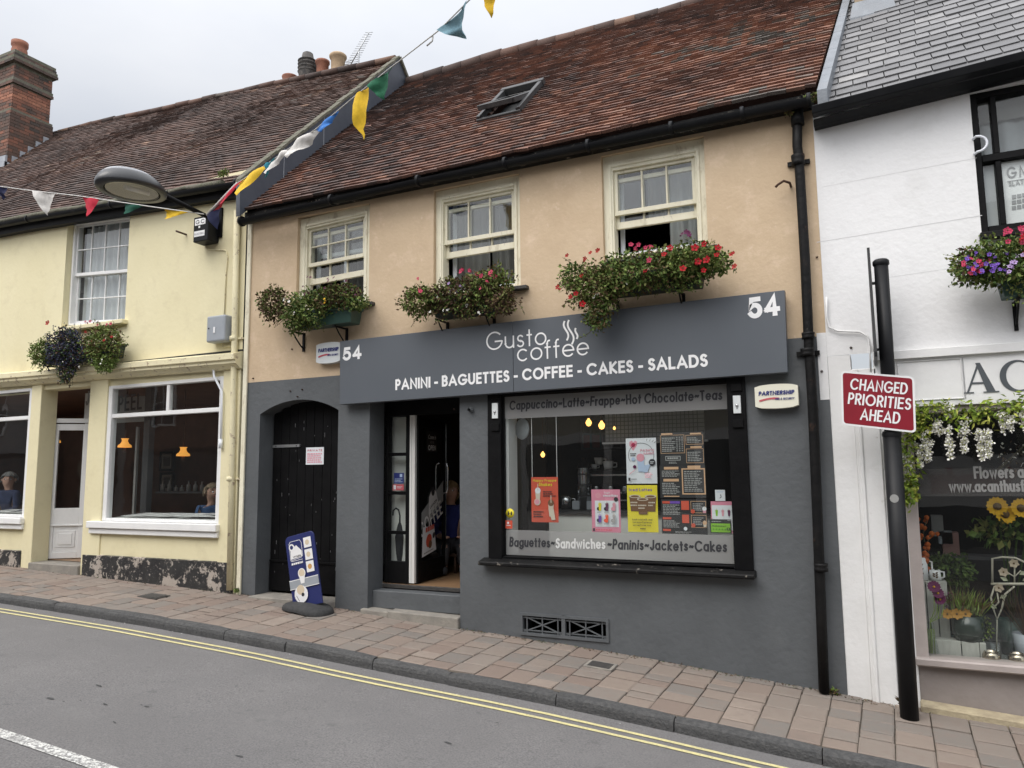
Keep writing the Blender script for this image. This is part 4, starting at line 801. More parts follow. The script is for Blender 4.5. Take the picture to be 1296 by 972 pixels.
bl=[(pt(90,440,-.25),(.42,.19,.34),1700,[M['lobelia'],M['lobelia'],GREEN[1],M['lobelia'],DRY[1]]),(pt(135,436,-.25),(.40,.18,.32),1500,[GREEN[0],GREEN[2],GREEN[3],DRY[0]]),(pt(60,448,-.25),(.24,.16,.26),700,[GREEN[0],GREEN[3],GREEN[2]]),(pt(90,468,-.27),(.16,.10,.26),420,[M['lobelia'],DRY[1],GREEN[1]]),(pt(138,460,-.25),(.22,.12,.16),420,[GREEN[3],GREEN[0]])]
fl=scat(rr,6,115,150,404,414,.034,M['pinkfl'])+[(pt(68,410,-.4),.045,M['redfl'])]+scat(rr,30,65,112,412,455,.016,M['lobelia'])+scat(rr,12,50,150,430,465,.016,M['whitefl'])+scat(rr,5,110,150,420,440,.025,M['redfl'])
window_box('window box with a dark blue lobelia cushion, on the cream wall',X(60,440,-.2),X(150,436,-.2),Z(105,438,-.3),.2,(X(78,450,0),X(134,450,0)),bl,fl,4,GREEN,skirt=14)
bl=[(pt(1270,332,-.25),(.42,.18,.22),1500,GREEN),(pt(1232,340,-.25),(.20,.14,.16),500,GREEN+[DRY[1]]),(pt(1330,330,-.25),(.4,.18,.25),900,GREEN)]
fl=scat(rr,26,1222,1275,322,352,.02,M['purple'],-.44,-.3)+scat(rr,18,1214,1250,328,350,.02,M['pinkfl'],-.44,-.3)+scat(rr,10,1265,1296,290,315,.028,M['pinkfl'],-.44,-.3)+scat(rr,12,1270,1340,318,350,.022,M['lilac'],-.44,-.3)+scat(rr,8,1282,1340,295,330,.038,M['redfl'],-.44,-.3)
window_box('window box of purple and pink petunias on the white wall',X(1262,350,-.2),X(1262,350,-.2)+1.2,Z(1290,342,-.3),.2,(X(1280,350,0),X(1280,350,0)+.9),bl,fl,5,GREEN,skirt=3)
# ================================================================== POSTERS IN THE CAFE WINDOW
def sheet(name,label,cat,px0,py0,px1,py1,mbase,y=.078,group=None,th=.002):
    a=atY(px0,py1,y); b=atY(px1,py1,y); c=atY(px0,py0,y); x0,x1=a.x,b.x; z0=(a.z+b.z)/2; z1=c.z
    t=thing(name,label,cat,((x0+x1)/2,y,z0),group); m=MB(mbase); m.box(x0,x1,y,y+th,z0,z1); m.build('sheet',t)
    pm=MB(mbase); return t,pm,Panel(pm,(x0,y-.0005,z0),(x1-x0,0,0),(0,0,z1-z0))
PO=mat('poster_orange',(.62,.095,.05),(.56,.08,.04),s=4,r=.6); PY=mat('poster_yellow',(.74,.62,.03),r=.6); PP=mat('poster_pink',(.66,.24,.33),r=.6); PW=mat('poster_white',(.70,.72,.75),r=.6); PB=mat('menu_black',(.022,.022,.023),r=.6); PG=mat('sticker_green',(.24,.52,.03),r=.6); PC=mat('menu_tan',(.62,.38,.22),r=.6); PT=mat('menu_text',(.38,.38,.37),r=.7); PCUP=mat('print_cup',(.60,.52,.42),r=.7); PBR=mat('print_brown',(.17,.085,.04),r=.7); PLB=mat('print_blue',(.42,.52,.68),r=.7); PPK=mat('print_rose',(.68,.30,.36),r=.7)
def cup(P,u,v,s,m1,m2):
    P.poly([(u-.07*s,v+.09*s),(u+.07*s,v+.09*s),(u+.045*s,v-.10*s),(u-.045*s,v-.10*s)],m1); P.disc(u,v+.10*s,.075*s,m2); P.rect(u-.005*s,v+.1*s,u+.012*s,v+.21*s,PCUP)
t,pm,P=sheet('poster','orange red frappe poster hanging on threads in the cafe window','poster',673,604,707,661,PO)
P.text('Happy Frappe',.06,.94,.90,.055,PY,.16,slant=.1); P.text('Shakes',.28,.78,.80,.075,PY,.16,slant=.1); cup(P,.25,.56,1.4,PCUP,PW); P.disc(.23,.45,.12,PCUP); P.disc(.22,.45,.09,PPK); P.lines(.45,.95,.56,.70,3,PB,seed=2); P.lines(.08,.5,.10,.26,3,PB,seed=3); cup(P,.74,.28,1.5,PCUP,PBR); P.poly([(.64,.30),(.84,.30),(.90,.06),(.76,.05)],PCUP)
pm.box(P.p(.04,1).x-.002,P.p(.04,1).x+.002,.079,.081,P.p(0,1).z,2.45,M['vinyl']); pm.box(P.p(.97,1).x-.002,P.p(.97,1).x+.002,.079,.081,P.p(0,1).z,2.45,M['vinyl']); pm.build('artwork',t)
t,pm,P=sheet('poster','pink smoothie poster with six drinks, beside the coffee machine','poster',749.5,619.5,786,674,PP)
P.rect(.12,.13,.94,.74,PW); P.disc(.24,.86,.10,PPK); P.text('fruit',.45,.65,.90,.05,PW,.15); P.text('smoothies',.42,.92,.83,.06,PW,.18); P.disc(.86,.77,.075,M['ink'])
for i,c in enumerate((PY,M['maroonfl'],PPK,M['purple'],PO,M['greyint'])): u,v=.28+.25*(i%3),.58-.27*(i//3); P.disc(u-.03,v-.03,.06,M['ink'] if i in(0,1,3) else c); cup(P,u+.02,v,.75,c,c); P.lines(u-.08,u+.1,v-.13,v-.09,1,M['inkgrey'],seed=i)
P.rect(.06,.03,.13,.10,M['ink']); P.lines(.16,.8,.04,.09,1,M['inkred'],seed=4); pm.build('artwork',t)
t,pm,P=sheet('poster','white drinks poster with a pink heart, above the yellow iced latte poster','poster',793.5,555,832,612,PW)
P.poly([(.24,.72),(.12,.84),(.12,.92),(.2,.95),(.25,.91),(.31,.95),(.38,.92),(.37,.84)],PPK); P.disc(.25,.85,.07,M['pinkfl']); 
P.ring([(.5+.42*math.cos(R(a)),.62+.27*math.sin(R(a))) for a in range(-30,215,8)],.004,M['ink']); P.text("PASH'N",.48,.92,.70,.055,PPK,.22); P.text('MANGO',.58,.92,.635,.05,PPK,.22); P.lines(.14,.4,.60,.68,2,M['ink'],seed=5)
P.poly([(.36,.56),(.60,.56),(.58,.26),(.40,.26)],PLB); P.disc(.48,.57,.13,PPK); P.disc(.24,.54,.06,PLB); P.disc(.28,.37,.055,M['maroonfl']); P.poly([(.6,.4),(.8,.42),(.7,.25),(.55,.24)],PLB); P.disc(.86,.46,.11,M['ink']); P.lines(.79,.93,.43,.49,2,PW)
for a in range(0,60,12): P.ring([(.55+.5*math.cos(R(a+25)),.8+.14*math.sin(R(a+25))),(.55+.58*math.cos(R(a+25)),.8+.19*math.sin(R(a+25)))],.004,M['ink'])
for a in range(5): P.ring([(.1+.04*a,.2+.02*a),(.16+.04*a,.24+.02*a)],.005,PPK)
P.rect(.07,.06,.14,.13,M['ink']); P.lines(.17,.36,.08,.12,1,M['ink'],seed=8); P.lines(.62,.88,.12,.24,4,PPK,seed=9); pm.build('artwork',t)
t,pm,P=sheet('poster','yellow iced lattes poster showing three cups, below the white drinks poster','poster',795,614,833.5,673.5,PY)
P.text('Iced Lattes',.07,.83,.87,.065,M['purple'],.17)
for u,v in ((.26,.66),(.78,.66),(.52,.60)): P.poly([(u-.19,v+.1),(u+.19,v+.1),(u+.14,v-.22),(u-.14,v-.22)],PBR); P.disc(u,v+.10,.19,PCUP,ry=.035); P.disc(u,v+.10,.14,PBR,ry=.022); P.lines(u-.15,u+.15,v-.12,v+.0,2,PCUP,seed=int(v*100))
P.text('Iced cold milk and',.16,.82,.25,.04,M['ink'],.15); P.text('Lavazza Espresso',.18,.80,.19,.04,M['ink'],.15); P.text('served over ice.',.18,.78,.13,.04,M['ink'],.15); P.lines(.42,.62,.05,.10,1,M['ink'],seed=3); pm.build('artwork',t)
# three menu boards
def menu(label,px0,py0,px1,py1,kind):
    t,pm,P=sheet('menu_board',label,'menu board',px0,py0,px1,py1,PB,group='black menu boards in the cafe window')
    def box(u0,v0,u1,v1,w=.004,m=PC): P.ring([(u0,v0),(u1,v0),(u1,v1),(u0,v1),(u0,v0)],w,m)
    if kind==0:
        box(.02,.36,.56,.92); box(.60,.62,.98,.9); box(.60,.05,.98,.48); P.lines(.05,.36,.40,.86,8,PT,seed=1)
        for u in (.38,.44,.5): P.lines(u,u+.035,.40,.88,8,PT,rag=.1,seed=int(u*50))
        P.lines(.63,.95,.66,.84,4,PT,seed=2); P.lines(.63,.95,.09,.40,6,PT,seed=3); P.rect(.04,.93,.30,.985,PC); P.rect(.70,.92,.95,.97,PC); P.rect(.70,.50,.95,.56,PC); box(.13,.14,.46,.26,.006,PT); P.lines(.17,.42,.16,.23,1,PT,fill=.7,rag=.1); P.lines(.2,.42,.03,.10,2,PT,seed=6)
    elif kind==1:
        box(.50,.12,.98,.88,.012); P.rect(.62,.90,.90,.98,PC); P.rect(.10,.87,.42,.95,PC); P.rect(.08,.50,.42,.58,PC); P.lines(.05,.44,.64,.84,5,PT,seed=1); P.lines(.05,.46,.10,.47,7,PT,seed=2); P.lines(.54,.94,.18,.83,12,PT,seed=3); P.rect(.08,.03,.42,.06,PC)
    else:
        P.rect(.03,.88,.20,.95,PO); P.rect(.20,.88,.42,.95,M['purple']); P.lines(.04,.42,.55,.86,7,PT,seed=1); P.rect(.03,.42,.22,.48,PO); P.lines(.04,.42,.18,.40,6,PT,seed=2); P.rect(.03,.08,.2,.14,PO); P.lines(.3,.75,.02,.08,2,PT,seed=5)
        P.rect(.45,.70,.62,.96,PO); P.rect(.46,.32,.61,.56,PO); box(.66,.62,.98,.95); box(.66,.20,.98,.55); P.lines(.70,.95,.68,.90,5,PT,seed=3); P.lines(.70,.95,.26,.5,5,PT,seed=4)
        for u,v in ((.70,.66),(.70,.26)): P.disc(u,v,.045,PO)
        cup(P,.95,.68,.6,PPK,PW); cup(P,.95,.28,.6,PCUP,PC); P.disc(.53,.16,.04,PW)
    pm.build('artwork',t)
menu('top black menu board of the three in the cafe window',836,548,892,588,0)
menu('middle black menu board with a gold outlined panel',836,589,894,630,1)
menu('bottom black menu board with orange blocks and cup pictures',838,632,896,676,2)
t,pm,P=sheet('notice','small white card above the green rating sticker','notice',905.5,620,918,634,PW); P.lines(.15,.85,.75,.9,1,PLB); P.ring([(.45,.25),(.6,.35),(.55,.6)],.006,M['ink']); pm.build('artwork',t)
t,pm,P=sheet('poster','small pink bordered drinks leaflet behind the green rating sticker','poster',901,634.5,930,675,PP,y=.083); P.rect(.04,.10,.95,.88,PW)
for i,c in enumerate((PG,PPK,M['maroonfl'])): cup(P,.25+.27*i,.62,.8,c,c); P.lines(.17+.27*i,.33+.27*i,.38,.45,1,M['inkgrey'])
pm.build('artwork',t)
t,pm,P=sheet('rating_sticker','green and black food hygiene rating sticker low in the cafe window','sticker',899,657,926,675,PB,y=.076); P.rect(.05,.08,.95,.70,PG); P.lines(.08,.55,.78,.9,1,PT); 
for i in range(5): P.disc(.16+.14*i,.28,.045,mat('sticker_dot',(.12,.34,.02)) if i==0 else bpy.data.materials['sticker_dot'])
P.disc(.86,.32,.08,M['ink']); P.text('5',.83,.89,.22,.2,PG,.2); P.lines(.10,.8,.48,.58,1,M['ink']); pm.build('artwork',t)
p=atY(645.5,649.5,.054); t=thing('sticker','round yellow distancing sticker at the left edge of the cafe window','sticker',(p.x,p.y,p.z-.045)); mb=MB(PY); mb.lathe([(0,.002),(.05,.0015),(.05,0)],(p.x,p.y,p.z),24,axis=(0,-1,0)); 
for s in (-1,1): mb.lathe([(0,.0035),(.008,.003)],(p.x+s*.018,p.y,p.z+.012),10,M['ink'],axis=(0,-1,0)); mb.box(p.x+s*.018-.007,p.x+s*.018+.007,p.y-.0035,p.y-.003,p.z-.02,p.z+.005,M['ink'])
mb.box(p.x-.01,p.x+.01,p.y-.0035,p.y-.003,p.z-.004,p.z,M['ink']); mb.build('disc',t)
t,pm,P=sheet('sticker','small orange sticker below the round yellow sticker','sticker',639.5,658.5,648.5,669,PO,y=.0535); P.disc(.4,.7,.15,PW); P.lines(.2,.8,.3,.5,1,PW); pm.build('artwork',t)
t,pm,P=sheet('notice','pink and white paper notice pinned on the black side gate','notice',387,566.5,409.5,588,PW,y=gy-.004); P.text('PRIVATE',.08,.92,.76,.12,M['inkred'],.2); P.lines(.08,.92,.08,.68,5,PPK,fill=.6,rag=.1); pm.build('artwork',t)
t,pm,P=sheet('notice','blue card notice stuck in the narrow entrance side light','notice',498.5,598.5,511,612,M['alarmblue'],y=dy+.005); P.rect(.6,.6,.85,.9,PLB); P.lines(.1,.9,.1,.5,3,PLB); pm.build('artwork',t)
t,pm,P=sheet('notice','red and white strip notice below the blue card in the side light','notice',497,613,511,620.5,M['inkred'],y=dy+.005); P.rect(.08,.15,.3,.85,PW); P.lines(.4,.9,.3,.7,2,PW); pm.build('artwork',t)
# OPEN plate and poster on the swung door
t=thing('open_sign','black hanging sign reading OPEN inside the glazed cafe door','sign',DP(.3,1.98,-.03)); mb=MB(PB); a=.20; mb.face([DP(a,1.98,.03),DP(a+.30,1.98,.03),DP(a+.30,2.24,.03),DP(a,2.24,.03)])
text(mb,'Come In',DP(a+.04,2.14,.032),DP(a+.26,2.14,.032),.055,.13,M['vinyl'],slant=.2); text(mb,"WE'RE",DP(a+.09,2.085,.032),DP(a+.21,2.085,.032),.03,.15,M['inkgrey']); text(mb,'OPEN',DP(a+.04,2.0,.032),DP(a+.26,2.0,.032),.065,.2,M['vinyl']); mb.build('plate',t)
t=thing('poster','small white and orange poster low on the glazed cafe door','poster',DP(.3,.7,.02)); mb=MB(PW); q=[DP(.10,.70,.022),DP(.50,.76,.022),DP(.44,1.06,.022),DP(.12,1.06,.022)]; mb.face(q); P=Panel(mb,q[0],q[1]-q[0],q[3]-q[0]); P.disc(.45,.45,.20,PO); P.disc(.55,.30,.12,PBR); P.lines(.2,.8,.72,.92,1,PO,fill=.8,rag=.1); P.disc(.78,.55,.09,M['ink']); P.lines(.1,.8,.05,.14,1,M['inkgrey']); mb.build('sheet',t)
# ================================================================== INSIDE THE CAFE
def I(px,py,y): return atY(px,py,y)
ct=thing('counter','pale cafe counter front seen through the shop window','counter',(-2.9,1.1,.4)); mb=MB(M['counter']); cx0=X(701,660,.95); mb.box(cx0,-1.2,.80,1.6,.41,1.23); mb.build('front_panel',ct); mb=MB(M['dark']); mb.box(cx0-.03,-1.2,.76,1.65,1.232,1.272); mb.build('worktop',ct)
cz=1.273
cm=thing('coffee_machine','black and steel espresso machine standing on the cafe counter','coffee machine',(-2.35,1.2,cz)); p=I(722,640,1.1)
mb=MB(M['black']); x0,x1=I(728,620,1.1).x,I(800,620,1.1).x; zt=Z(745,595,1.1); mb.box(x0+.1,x1,1.05,1.5,cz,cz+.10); mb.box(x0+.1,x1,1.25,1.5,cz+.10,zt); mb.box(x0+.1,x1,1.02,1.5,zt-.18,zt); mb.build('body',cm,bevel=.01)
mb=MB(M['steel']); 
for q in (.25,.5,.75): xx=x0+.1+(x1-x0)*q; mb.lathe([(.04,0),(.045,.03),(.035,.08)],(xx,1.08,zt-.27),12); mb.tube([(xx,1.06,zt-.25),(xx,.92,zt-.26)],.012,8)
mb.box(x0+.12,x1-.02,1.03,1.22,cz+.10,cz+.115); mb.box(x0+.1,x1,1.015,1.02,zt-.07,zt-.05); mb.build('group_heads',cm)
gr=thing('coffee_grinder','tall steel cylinder grinder with a black top, left of the espresso machine','grinder',(I(741,640,1.0).x,1.0,cz)); c=I(740,620,1.0); mb=MB(M['steel']); zt2=Z(740,590,1.0); mb.lathe([(.0,0),(.085,0),(.085,zt2-cz-.02)],(c.x,1.0,cz),20)
for k in (.3,.55,.8): mb.lathe([(.088,0),(.088,.015)],(c.x,1.0,cz+(zt2-cz)*k),20,M['ink'])
mb.build('cylinder',gr); mb=MB(M['black']); mb.lathe([(.092,0),(.07,.05),(.03,.09),(.03,.12),(0,.12)],(c.x,1.0,zt2-.02),16); mb.build('lid',gr)
kb=thing('knock_box','dark grey box in front of the grinder on the counter','box',(I(742,640,.97).x,.97,cz)); mb=MB(M['greybox']); a,b=I(725,640,.96),I(756,640,.96); mb.box(a.x,b.x,.93,1.05,cz,Z(740,634,.96)); mb.build('case',kb,bevel=.006)
jg=thing('steel_jug','small steel milk jug at the left end of the counter','jug',(I(717,640,1.0).x,1.0,cz)); c=I(717,640,1.0); mb=MB(M['steel']); mb.lathe([(0,0),(.065,0),(.06,.08),(.072,.16),(.066,.16),(.055,.08),(.055,.01),(0,.01)],(c.x,1.0,cz),18); mb.build('body',jg); mb=MB(M['steel']); mb.tube([(c.x+.06,1.0,cz+.13),(c.x+.11,1.0,cz+.12),(c.x+.11,1.0,cz+.05),(c.x+.06,1.0,cz+.04)],.008,6); mb.build('handle',jg)
def mug(label,px,py,y,r,tilt=0):
    c=I(px,py,y); t=thing('cup',label,'cup',c,'white cups stacked on the espresso machine'); mb=MB(M['vinyl']); mb.lathe([(0,0),(r*.7,0),(r,r*1.5),(r*.93,r*1.5),(r*.65,.01),(0,.01)],c,16); mb.build('bowl',t); mb=MB(M['vinyl']); mb.tube([c+Vector((r*.9,0,r*1.2)),c+Vector((r*1.6,0,r*1.15)),c+Vector((r*1.6,0,r*.5)),c+Vector((r*.75,0,r*.35))],r*.12,6); mb.build('handle',t)
mug('upper white cup of the stack on the espresso machine',758,588,1.15,.055); mug('lower right white cup on the espresso machine',770,594,1.15,.065); mug('tilted small white cup at the left of the cup stack',752,594,1.15,.04)
# roller blind, back window, shelves
bd=thing('wall_tiling','pale gridded panel behind the menu boards inside the cafe','blind',(-1.9,1.5,1.9)); mb=MB(M['panelpale']); a,b=I(766,560,.7),I(894,600,.7); za,zb=Z(766,560,.7),2.68
mb.box(a.x,b.x,.7,.715,za,zb)
GL=mat('grid_line',(.17,.17,.165))
for i in range(int((b.x-a.x)/.045)): mb.box(a.x+i*.045,a.x+i*.045+.008,0.697,.699,za,zb,GL)
for i in range(int((zb-za)/.045)): mb.box(a.x,b.x,0.6965,.6985,za+i*.045,za+i*.045+.008,GL)
mb.box(a.x-.03,b.x+.03,0.68,.72,za-.02,za,M['vinyl']); mb.build('blind_sheet',bd)
bw=thing('glazed_partition','dark panelled partition with small square panes inside the cafe','partition',(-3.2,3,1.2)); mb=MB(M['darkwall']); a,b=I(735,530,3.0),I(800,568,3.0); 
mb.frame(a.x,b.x,b.z,a.z,2.98,3.04,.03); 
for i in range(1,5): xx=a.x+(b.x-a.x)*i/5; mb.box(xx-.015,xx+.015,2.985,3.035,b.z,a.z)
zz=(a.z+b.z)/2; mb.box(a.x,b.x,2.986,3.034,zz-.015,zz+.015); mb.build('frame',bw); mb=MB(mat('dark_red_panel',(.14,.035,.03))); mb.box(a.x+.03,a.x+(b.x-a.x)*.42,3.01,3.015,b.z,zz); mb.build('red_pane',bw)
mb=MB(M['greyint']); mb.box(I(667,540,2.2).x,I(690,540,2.2).x,2.2,2.25,.4,2.7,M['darkwall']); mb.build('partition_edge',cafe)
# hanging bulbs
def bulb(label,px,py,y,r=.05):
    r*=.78
    c=I(px,py,y); t=thing('pendant_lamp',label,'lamp',(c.x,c.y,c.z-r*1.2),'glowing bulbs hanging in the cafe'); mb=MB(M['bulb']); mb.lathe([(0,-r*1.2),(r*.6,-r*.95),(r,-r*.1),(r*.85,r*.5),(r*.35,r*1.1),(r*.3,r*1.5)],c,16); mb.build('glowing_bulb',t); mb=MB(M['rust']); mb.lathe([(r*.35,r*1.4),(r*.38,r*2.6),(r*.1,r*2.8)],c,10); mb.tube([c+Vector((0,0,r*2.7)),(c.x,c.y,2.72)],.004,5); mb.build('flex',t)
bulb('left bulb of the close pair over the coffee machine',745,535,1.3,.048); bulb('right bulb of the close pair over the coffee machine',761.5,538.5,1.3,.052); bulb('small bulb in front of the pale gridded panel',777.5,542,.55,.02); bulb('narrow bulb hanging above the orange poster',687,575.5,1.6,.038); bulb('tiny bulb at the left edge of the cafe window',644,574,1.6,.022)
mb=MB(M['greyint']); c=I(661,543,.25); t=thing('hanging_disc','grey round hanging sign inside the top left of the cafe window','sign',(c.x,c.y,c.z-.1)); mb.lathe([(0,.012),(.115,.012),(.12,0),(.115,-.012),(0,-.012)],c,24,M['greybox'],axis=(-.5,-1,0)); mb.build('disc',t)
# umbrella stand behind the side light
u=thing('umbrella','furled black umbrella leaning behind the narrow side light','umbrella',(X(503,720,.5),.5,.45)); p=I(506,690,.5); mb=MB(M['navy']); mb.lathe([(.012,-.3),(.045,-.1),(.06,.10),(.03,.24),(.012,.28)],p,10,M['ink']); mb.build('canopy',u); mb=MB(M['ink']); mb.tube([p+Vector((0,0,.28)),p+Vector((0,0,.36)),p+Vector((-.02,0,.43)),p+Vector((-.06,0,.45)),p+Vector((-.10,0,.42)),p+Vector((-.105,0,.36))],.011,6); mb.tube([p+Vector((0,0,-.3)),p+Vector((0,0,-.45))],.008,6); mb.build('crook_handle',u)
# ================================================================== CREAM SHOP (left)
cream=thing('cream_shop_building','pale yellow rendered shop building with white woodwork and dark tiled roof','building',(-10.5,0,g(-10.5)))
CL,CR=-21.0,-7.52
LW=(-11.34,-9.88,4.02,5.74)
mb=MB(M['cream']); wall(mb,CL,CR,3.22,5.9,[LW,(-16.2,-14.8,4.1,5.75)],0,.24); mb.build('upper_wall',cream)
mb=MB(M['cream'])
p1a,p1b=X(35,600),X(47.5,600); p2a,p2b=X(112,560),X(134,560); p3a,p3b=-7.83,CR
for a,b,d in ((p1a,p1b,.25),(p2a,p2b,.105),(p3a,p3b,.25)): mb.box(a,b,-.02,d,-.3,3.2)
for a,b in ((p2b,p3a),(-18.,p1a)): mb.box(a,b,0,.24,.5,.93)
mb.box(p2b-.02,p3a+.02,.02,.24,2.98+.06,3.2); mb.box(-18,p1a,.02,.24,3.08,3.2); mb.box(p1b,p2a,.02,.24,3.08,3.2)
mb.box(CL,-18,0,.25,-.3,3.2)
mb.build('shopfront_wall',cream,bevel=.006)
for a,b in ((p2a+.05,p3b),(-18.,p1a)): 
    n=12; mb=MB(M['plinth'])
    for i in range(n):
        u=a+(b-a)*i/n; v=a+(b-a)*(i+1)/n; mb.add([(u,-.03,-.2),(v,-.03,-.2),(v,-.03,.585),(u,-.03,.585),(u,.01,.60),(v,.01,.60)],[(0,1,2,3),(3,2,5,4)])
    mb.build('plinth',cream)
# cornice shelf
mb=MB(M['creamold'])
prof=[(0,3.36),(-.10,3.33),(-.17,3.31),(-.17,3.24),(-.14,3.225),(-.14,3.19),(-.09,3.16),(-.06,3.13),(0,3.12)]
def cz(x): return (x+7.7)*-.012
n=30
for i in range(n):
    a=CL+(CR+.02-CL)*i/n; b=CL+(CR+.02-CL)*(i+1)/n
    for (y,z),(y2,z2) in zip(prof,prof[1:]): mb.face([(a,y,z+cz(a)),(b,y,z+cz(b)),(b,y2,z2+cz(b)),(a,y2,z2+cz(a))])
mb.face([(CR+.02,y,z) for y,z in prof]); mb.build('cornice',cream)
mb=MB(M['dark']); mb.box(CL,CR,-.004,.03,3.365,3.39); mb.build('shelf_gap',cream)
# sash window upstairs with net curtains
w=sash_window(cream,*LW,4.86,k_of((95,348),(167,342),.12),4,(2,2),m=M['wood'],y=.10,fw_=.055,ft=.06,bar=.018,stile=.035)
mb=MB(M['curtain']); curtain(mb,LW[0]+.06,LW[1]-.05,.28,4.05,5.70,M['curtain'],amp=.02,per=.13,seed=11); mb.build('curtain',w)
mb=MB(M['cream']); mb.box(LW[0]-.02,LW[1]+.07,-.10,.1,LW[2]-.07,LW[2]-.003); mb.build('sill',w,bevel=.01)
w=sash_window(cream,-16.2,-14.8,4.1,5.75,4.9,0,4,(2,2),m=M['wood'],y=.10,fw_=.055,ft=.06,bar=.018,stile=.035)
mb=MB(M['darkwall']); room(mb,-20,-7.6,.25,3.3,3.3,5.8,M['darkwall'],M['dark'],M['darkwall']); mb.build('upstairs_interior',cream)
# shop room
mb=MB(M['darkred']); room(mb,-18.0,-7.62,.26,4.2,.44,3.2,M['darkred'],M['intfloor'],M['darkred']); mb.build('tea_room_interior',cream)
def shopwin(x0,x1,z0,z1,zt,mull):
    f=MB(M['wood']); f.frame(x0,x1,z0,z1,.0,.10,.085,wb=.04,wt=.05); f.box(x0+.085,x1-.085,.012,.085,zt-.03,zt+.03)
    for xm in mull: f.box(xm-.03,xm+.03,.014,.08,zt+.03,z1-.05)
    o=f.build('shop_window',cream,bevel=.006)
    f=MB(M['pane2']); f.face([(x0+.08,.05,z0+.03),(x1-.08,.05,z0+.03),(x1-.08,.05,z1-.04),(x0+.08,.05,z1-.04)]); f.build('pane',o)
    f=MB(M['wood']); f.box(x0-.22,x1+.03,-.09,.09,z0-.10,z0-.003); f.box(x0-.20,x1+.02,-.06,.0,z0-.18,z0-.103); f.build('sill',o,bevel=.008)
    f=MB(M['paper']); f.face([(x0+.05,.10,z0+.04),(x1-.05,.10,z0+.04),(x1-.05,.62,z0+.06),(x0+.05,.62,z0+.06)]); f.build('window_board',o)
    return o
shopwin(p2b-.0,p3a,1.08,3.05,2.60,[-8.92])
shopwin(-15.,p1a+.0,1.10,3.13,2.66,[-13.5])
# papers on the window board
rr=random.Random(8)
for i,(a,b,c) in enumerate(((-9.95,-9.45,0),(-9.42,-8.95,0),(-8.90,-8.45,0),(-8.62,-8.02,1),(-13.2,-12.35,1))):
    t=thing('newspaper',['open newspaper sheet at the far left of the tea room window board','pale printed sheet lying second from left on the tea room window board','pale printed sheet lying third from left on the tea room window board','newspaper with dark pictures at the right end of the window board','newspaper lying in the tea room window left of the white door'][i],'newspaper',((a+b)/2,.3,1.15),'papers on the tea room window board')
    mb=MB(M['paper']); zz=1.146+.004*i; q=[Vector((a,.14,zz)),Vector((b,.14,zz)),Vector((b+.10,.50,zz+.03)),Vector((a+.10,.50,zz+.03))]; mb.face(q); P=Panel(mb,q[0],q[1]-q[0],q[3]-q[0]); P.lines(.06,.46,.1,.9,9,M['inkgrey'],seed=i); P.lines(.54,.95,.1,.9,9,M['inkgrey'],seed=i+9)
    if c: P.rect(.1,.5,.4,.85,M['inkgrey']); P.rect(.55,.2,.75,.5,M['ink']); P.rect(.45,.62,.60,.9,M['alarmblue'])
    mb.build('sheets',t)
# doorway: white door swung in, threshold, transom board
mb=MB(M['ironcover']); mb.box(p1b+.0,p2a,-.06,.6,-.1,.43,M['stone']); mb.build('door_step',cream,bevel=.01)
f=MB(M['wood']); hx2,hy=p1b-.08,.26; ux=Vector((.80,.60,0)).normalized(); nx=Vector((.60,-.80,0)).normalized(); L=.56
def LP(u,z,h=0): return Vector((hx2,hy,0))+ux*u+nx*h+Vector((0,0,z))
def lbar(u0,u1,z0,z1,h0=-.025,h1=.025): f.hexa([LP(u0,z0,h1),LP(u1,z0,h1),LP(u1,z0,h0),LP(u0,z0,h0),LP(u0,z1,h1),LP(u1,z1,h1),LP(u1,z1,h0),LP(u0,z1,h0)])
z0=.45
lbar(0,.09,z0,2.56); lbar(L-.11,L,z0,2.56); lbar(.09,L-.11,z0,z0+.10); lbar(.09,L-.11,z0+.50,z0+.78); lbar(.09,L-.11,2.46,2.56); lbar(.09,L-.11,z0+.10,z0+.5,-.018,.012); lbar(.13,L-.15,z0+.17,z0+.43,.012,.020); lbar(.17,L-.19,z0+.21,z0+.39,.02,.028); lbar(.05,L-.05,z0+.50,z0+.525,.025,.04)
ld=f.build('shop_door',cream,bevel=.005)
f=MB(M['pane2']); f.face([LP(.09,z0+.78),LP(L-.11,z0+.78),LP(L-.11,2.46),LP(.09,2.46)]); f.build('pane',ld)
f=MB(M['wood']); f.hexa([LP(0,2.58,.03),LP(L,2.58,.03),LP(L,2.58,-.03),LP(0,2.58,-.03),LP(0,2.65,.03),LP(L,2.65,.03),LP(L,2.65,-.03),LP(0,2.65,-.03)]); xq=LP(L+.02,0).x
f.box(X(106,560,.62),X(123,560,.62),.62,.66,2.55,2.63); f.box(X(107,500,.62),X(123,500,.62),.63,.65,2.63,3.08); x_=atY(114,513,1.06); text(f,'J',(X(108.5,513,.628),.628,Z(113,513,.628)),(X(112,513,.628),.628,Z(113,513,.628)),.24,.14,M['inkgrey']); f.build('inner_door_frame',cream,bevel=.004)
# pale board lettered PEEL and inner post seen through the right window
f=MB(M['greyint']); q0,q1=atY(149.5,521,.75),atY(179,518,.75); f.box(q0.x-.12,q1.x+.10,.755,.775,q0.z-.18,2.98); text(f,'PEEL',(q0.x+.0,.753,q0.z),(q1.x,.753,q1.z),.26,.15,M['ink'],sp=.2); f.build('lettered_board',cream)
f=MB(M['frame']); a=X(181,560,.75); f.box(a,a+.13,.75,.85,.5,3.15,M['darkwall']); f.box(a-.24,a-.20,.8,.84,.5,2.5,M['greyint']); f.build('inner_post',cream)
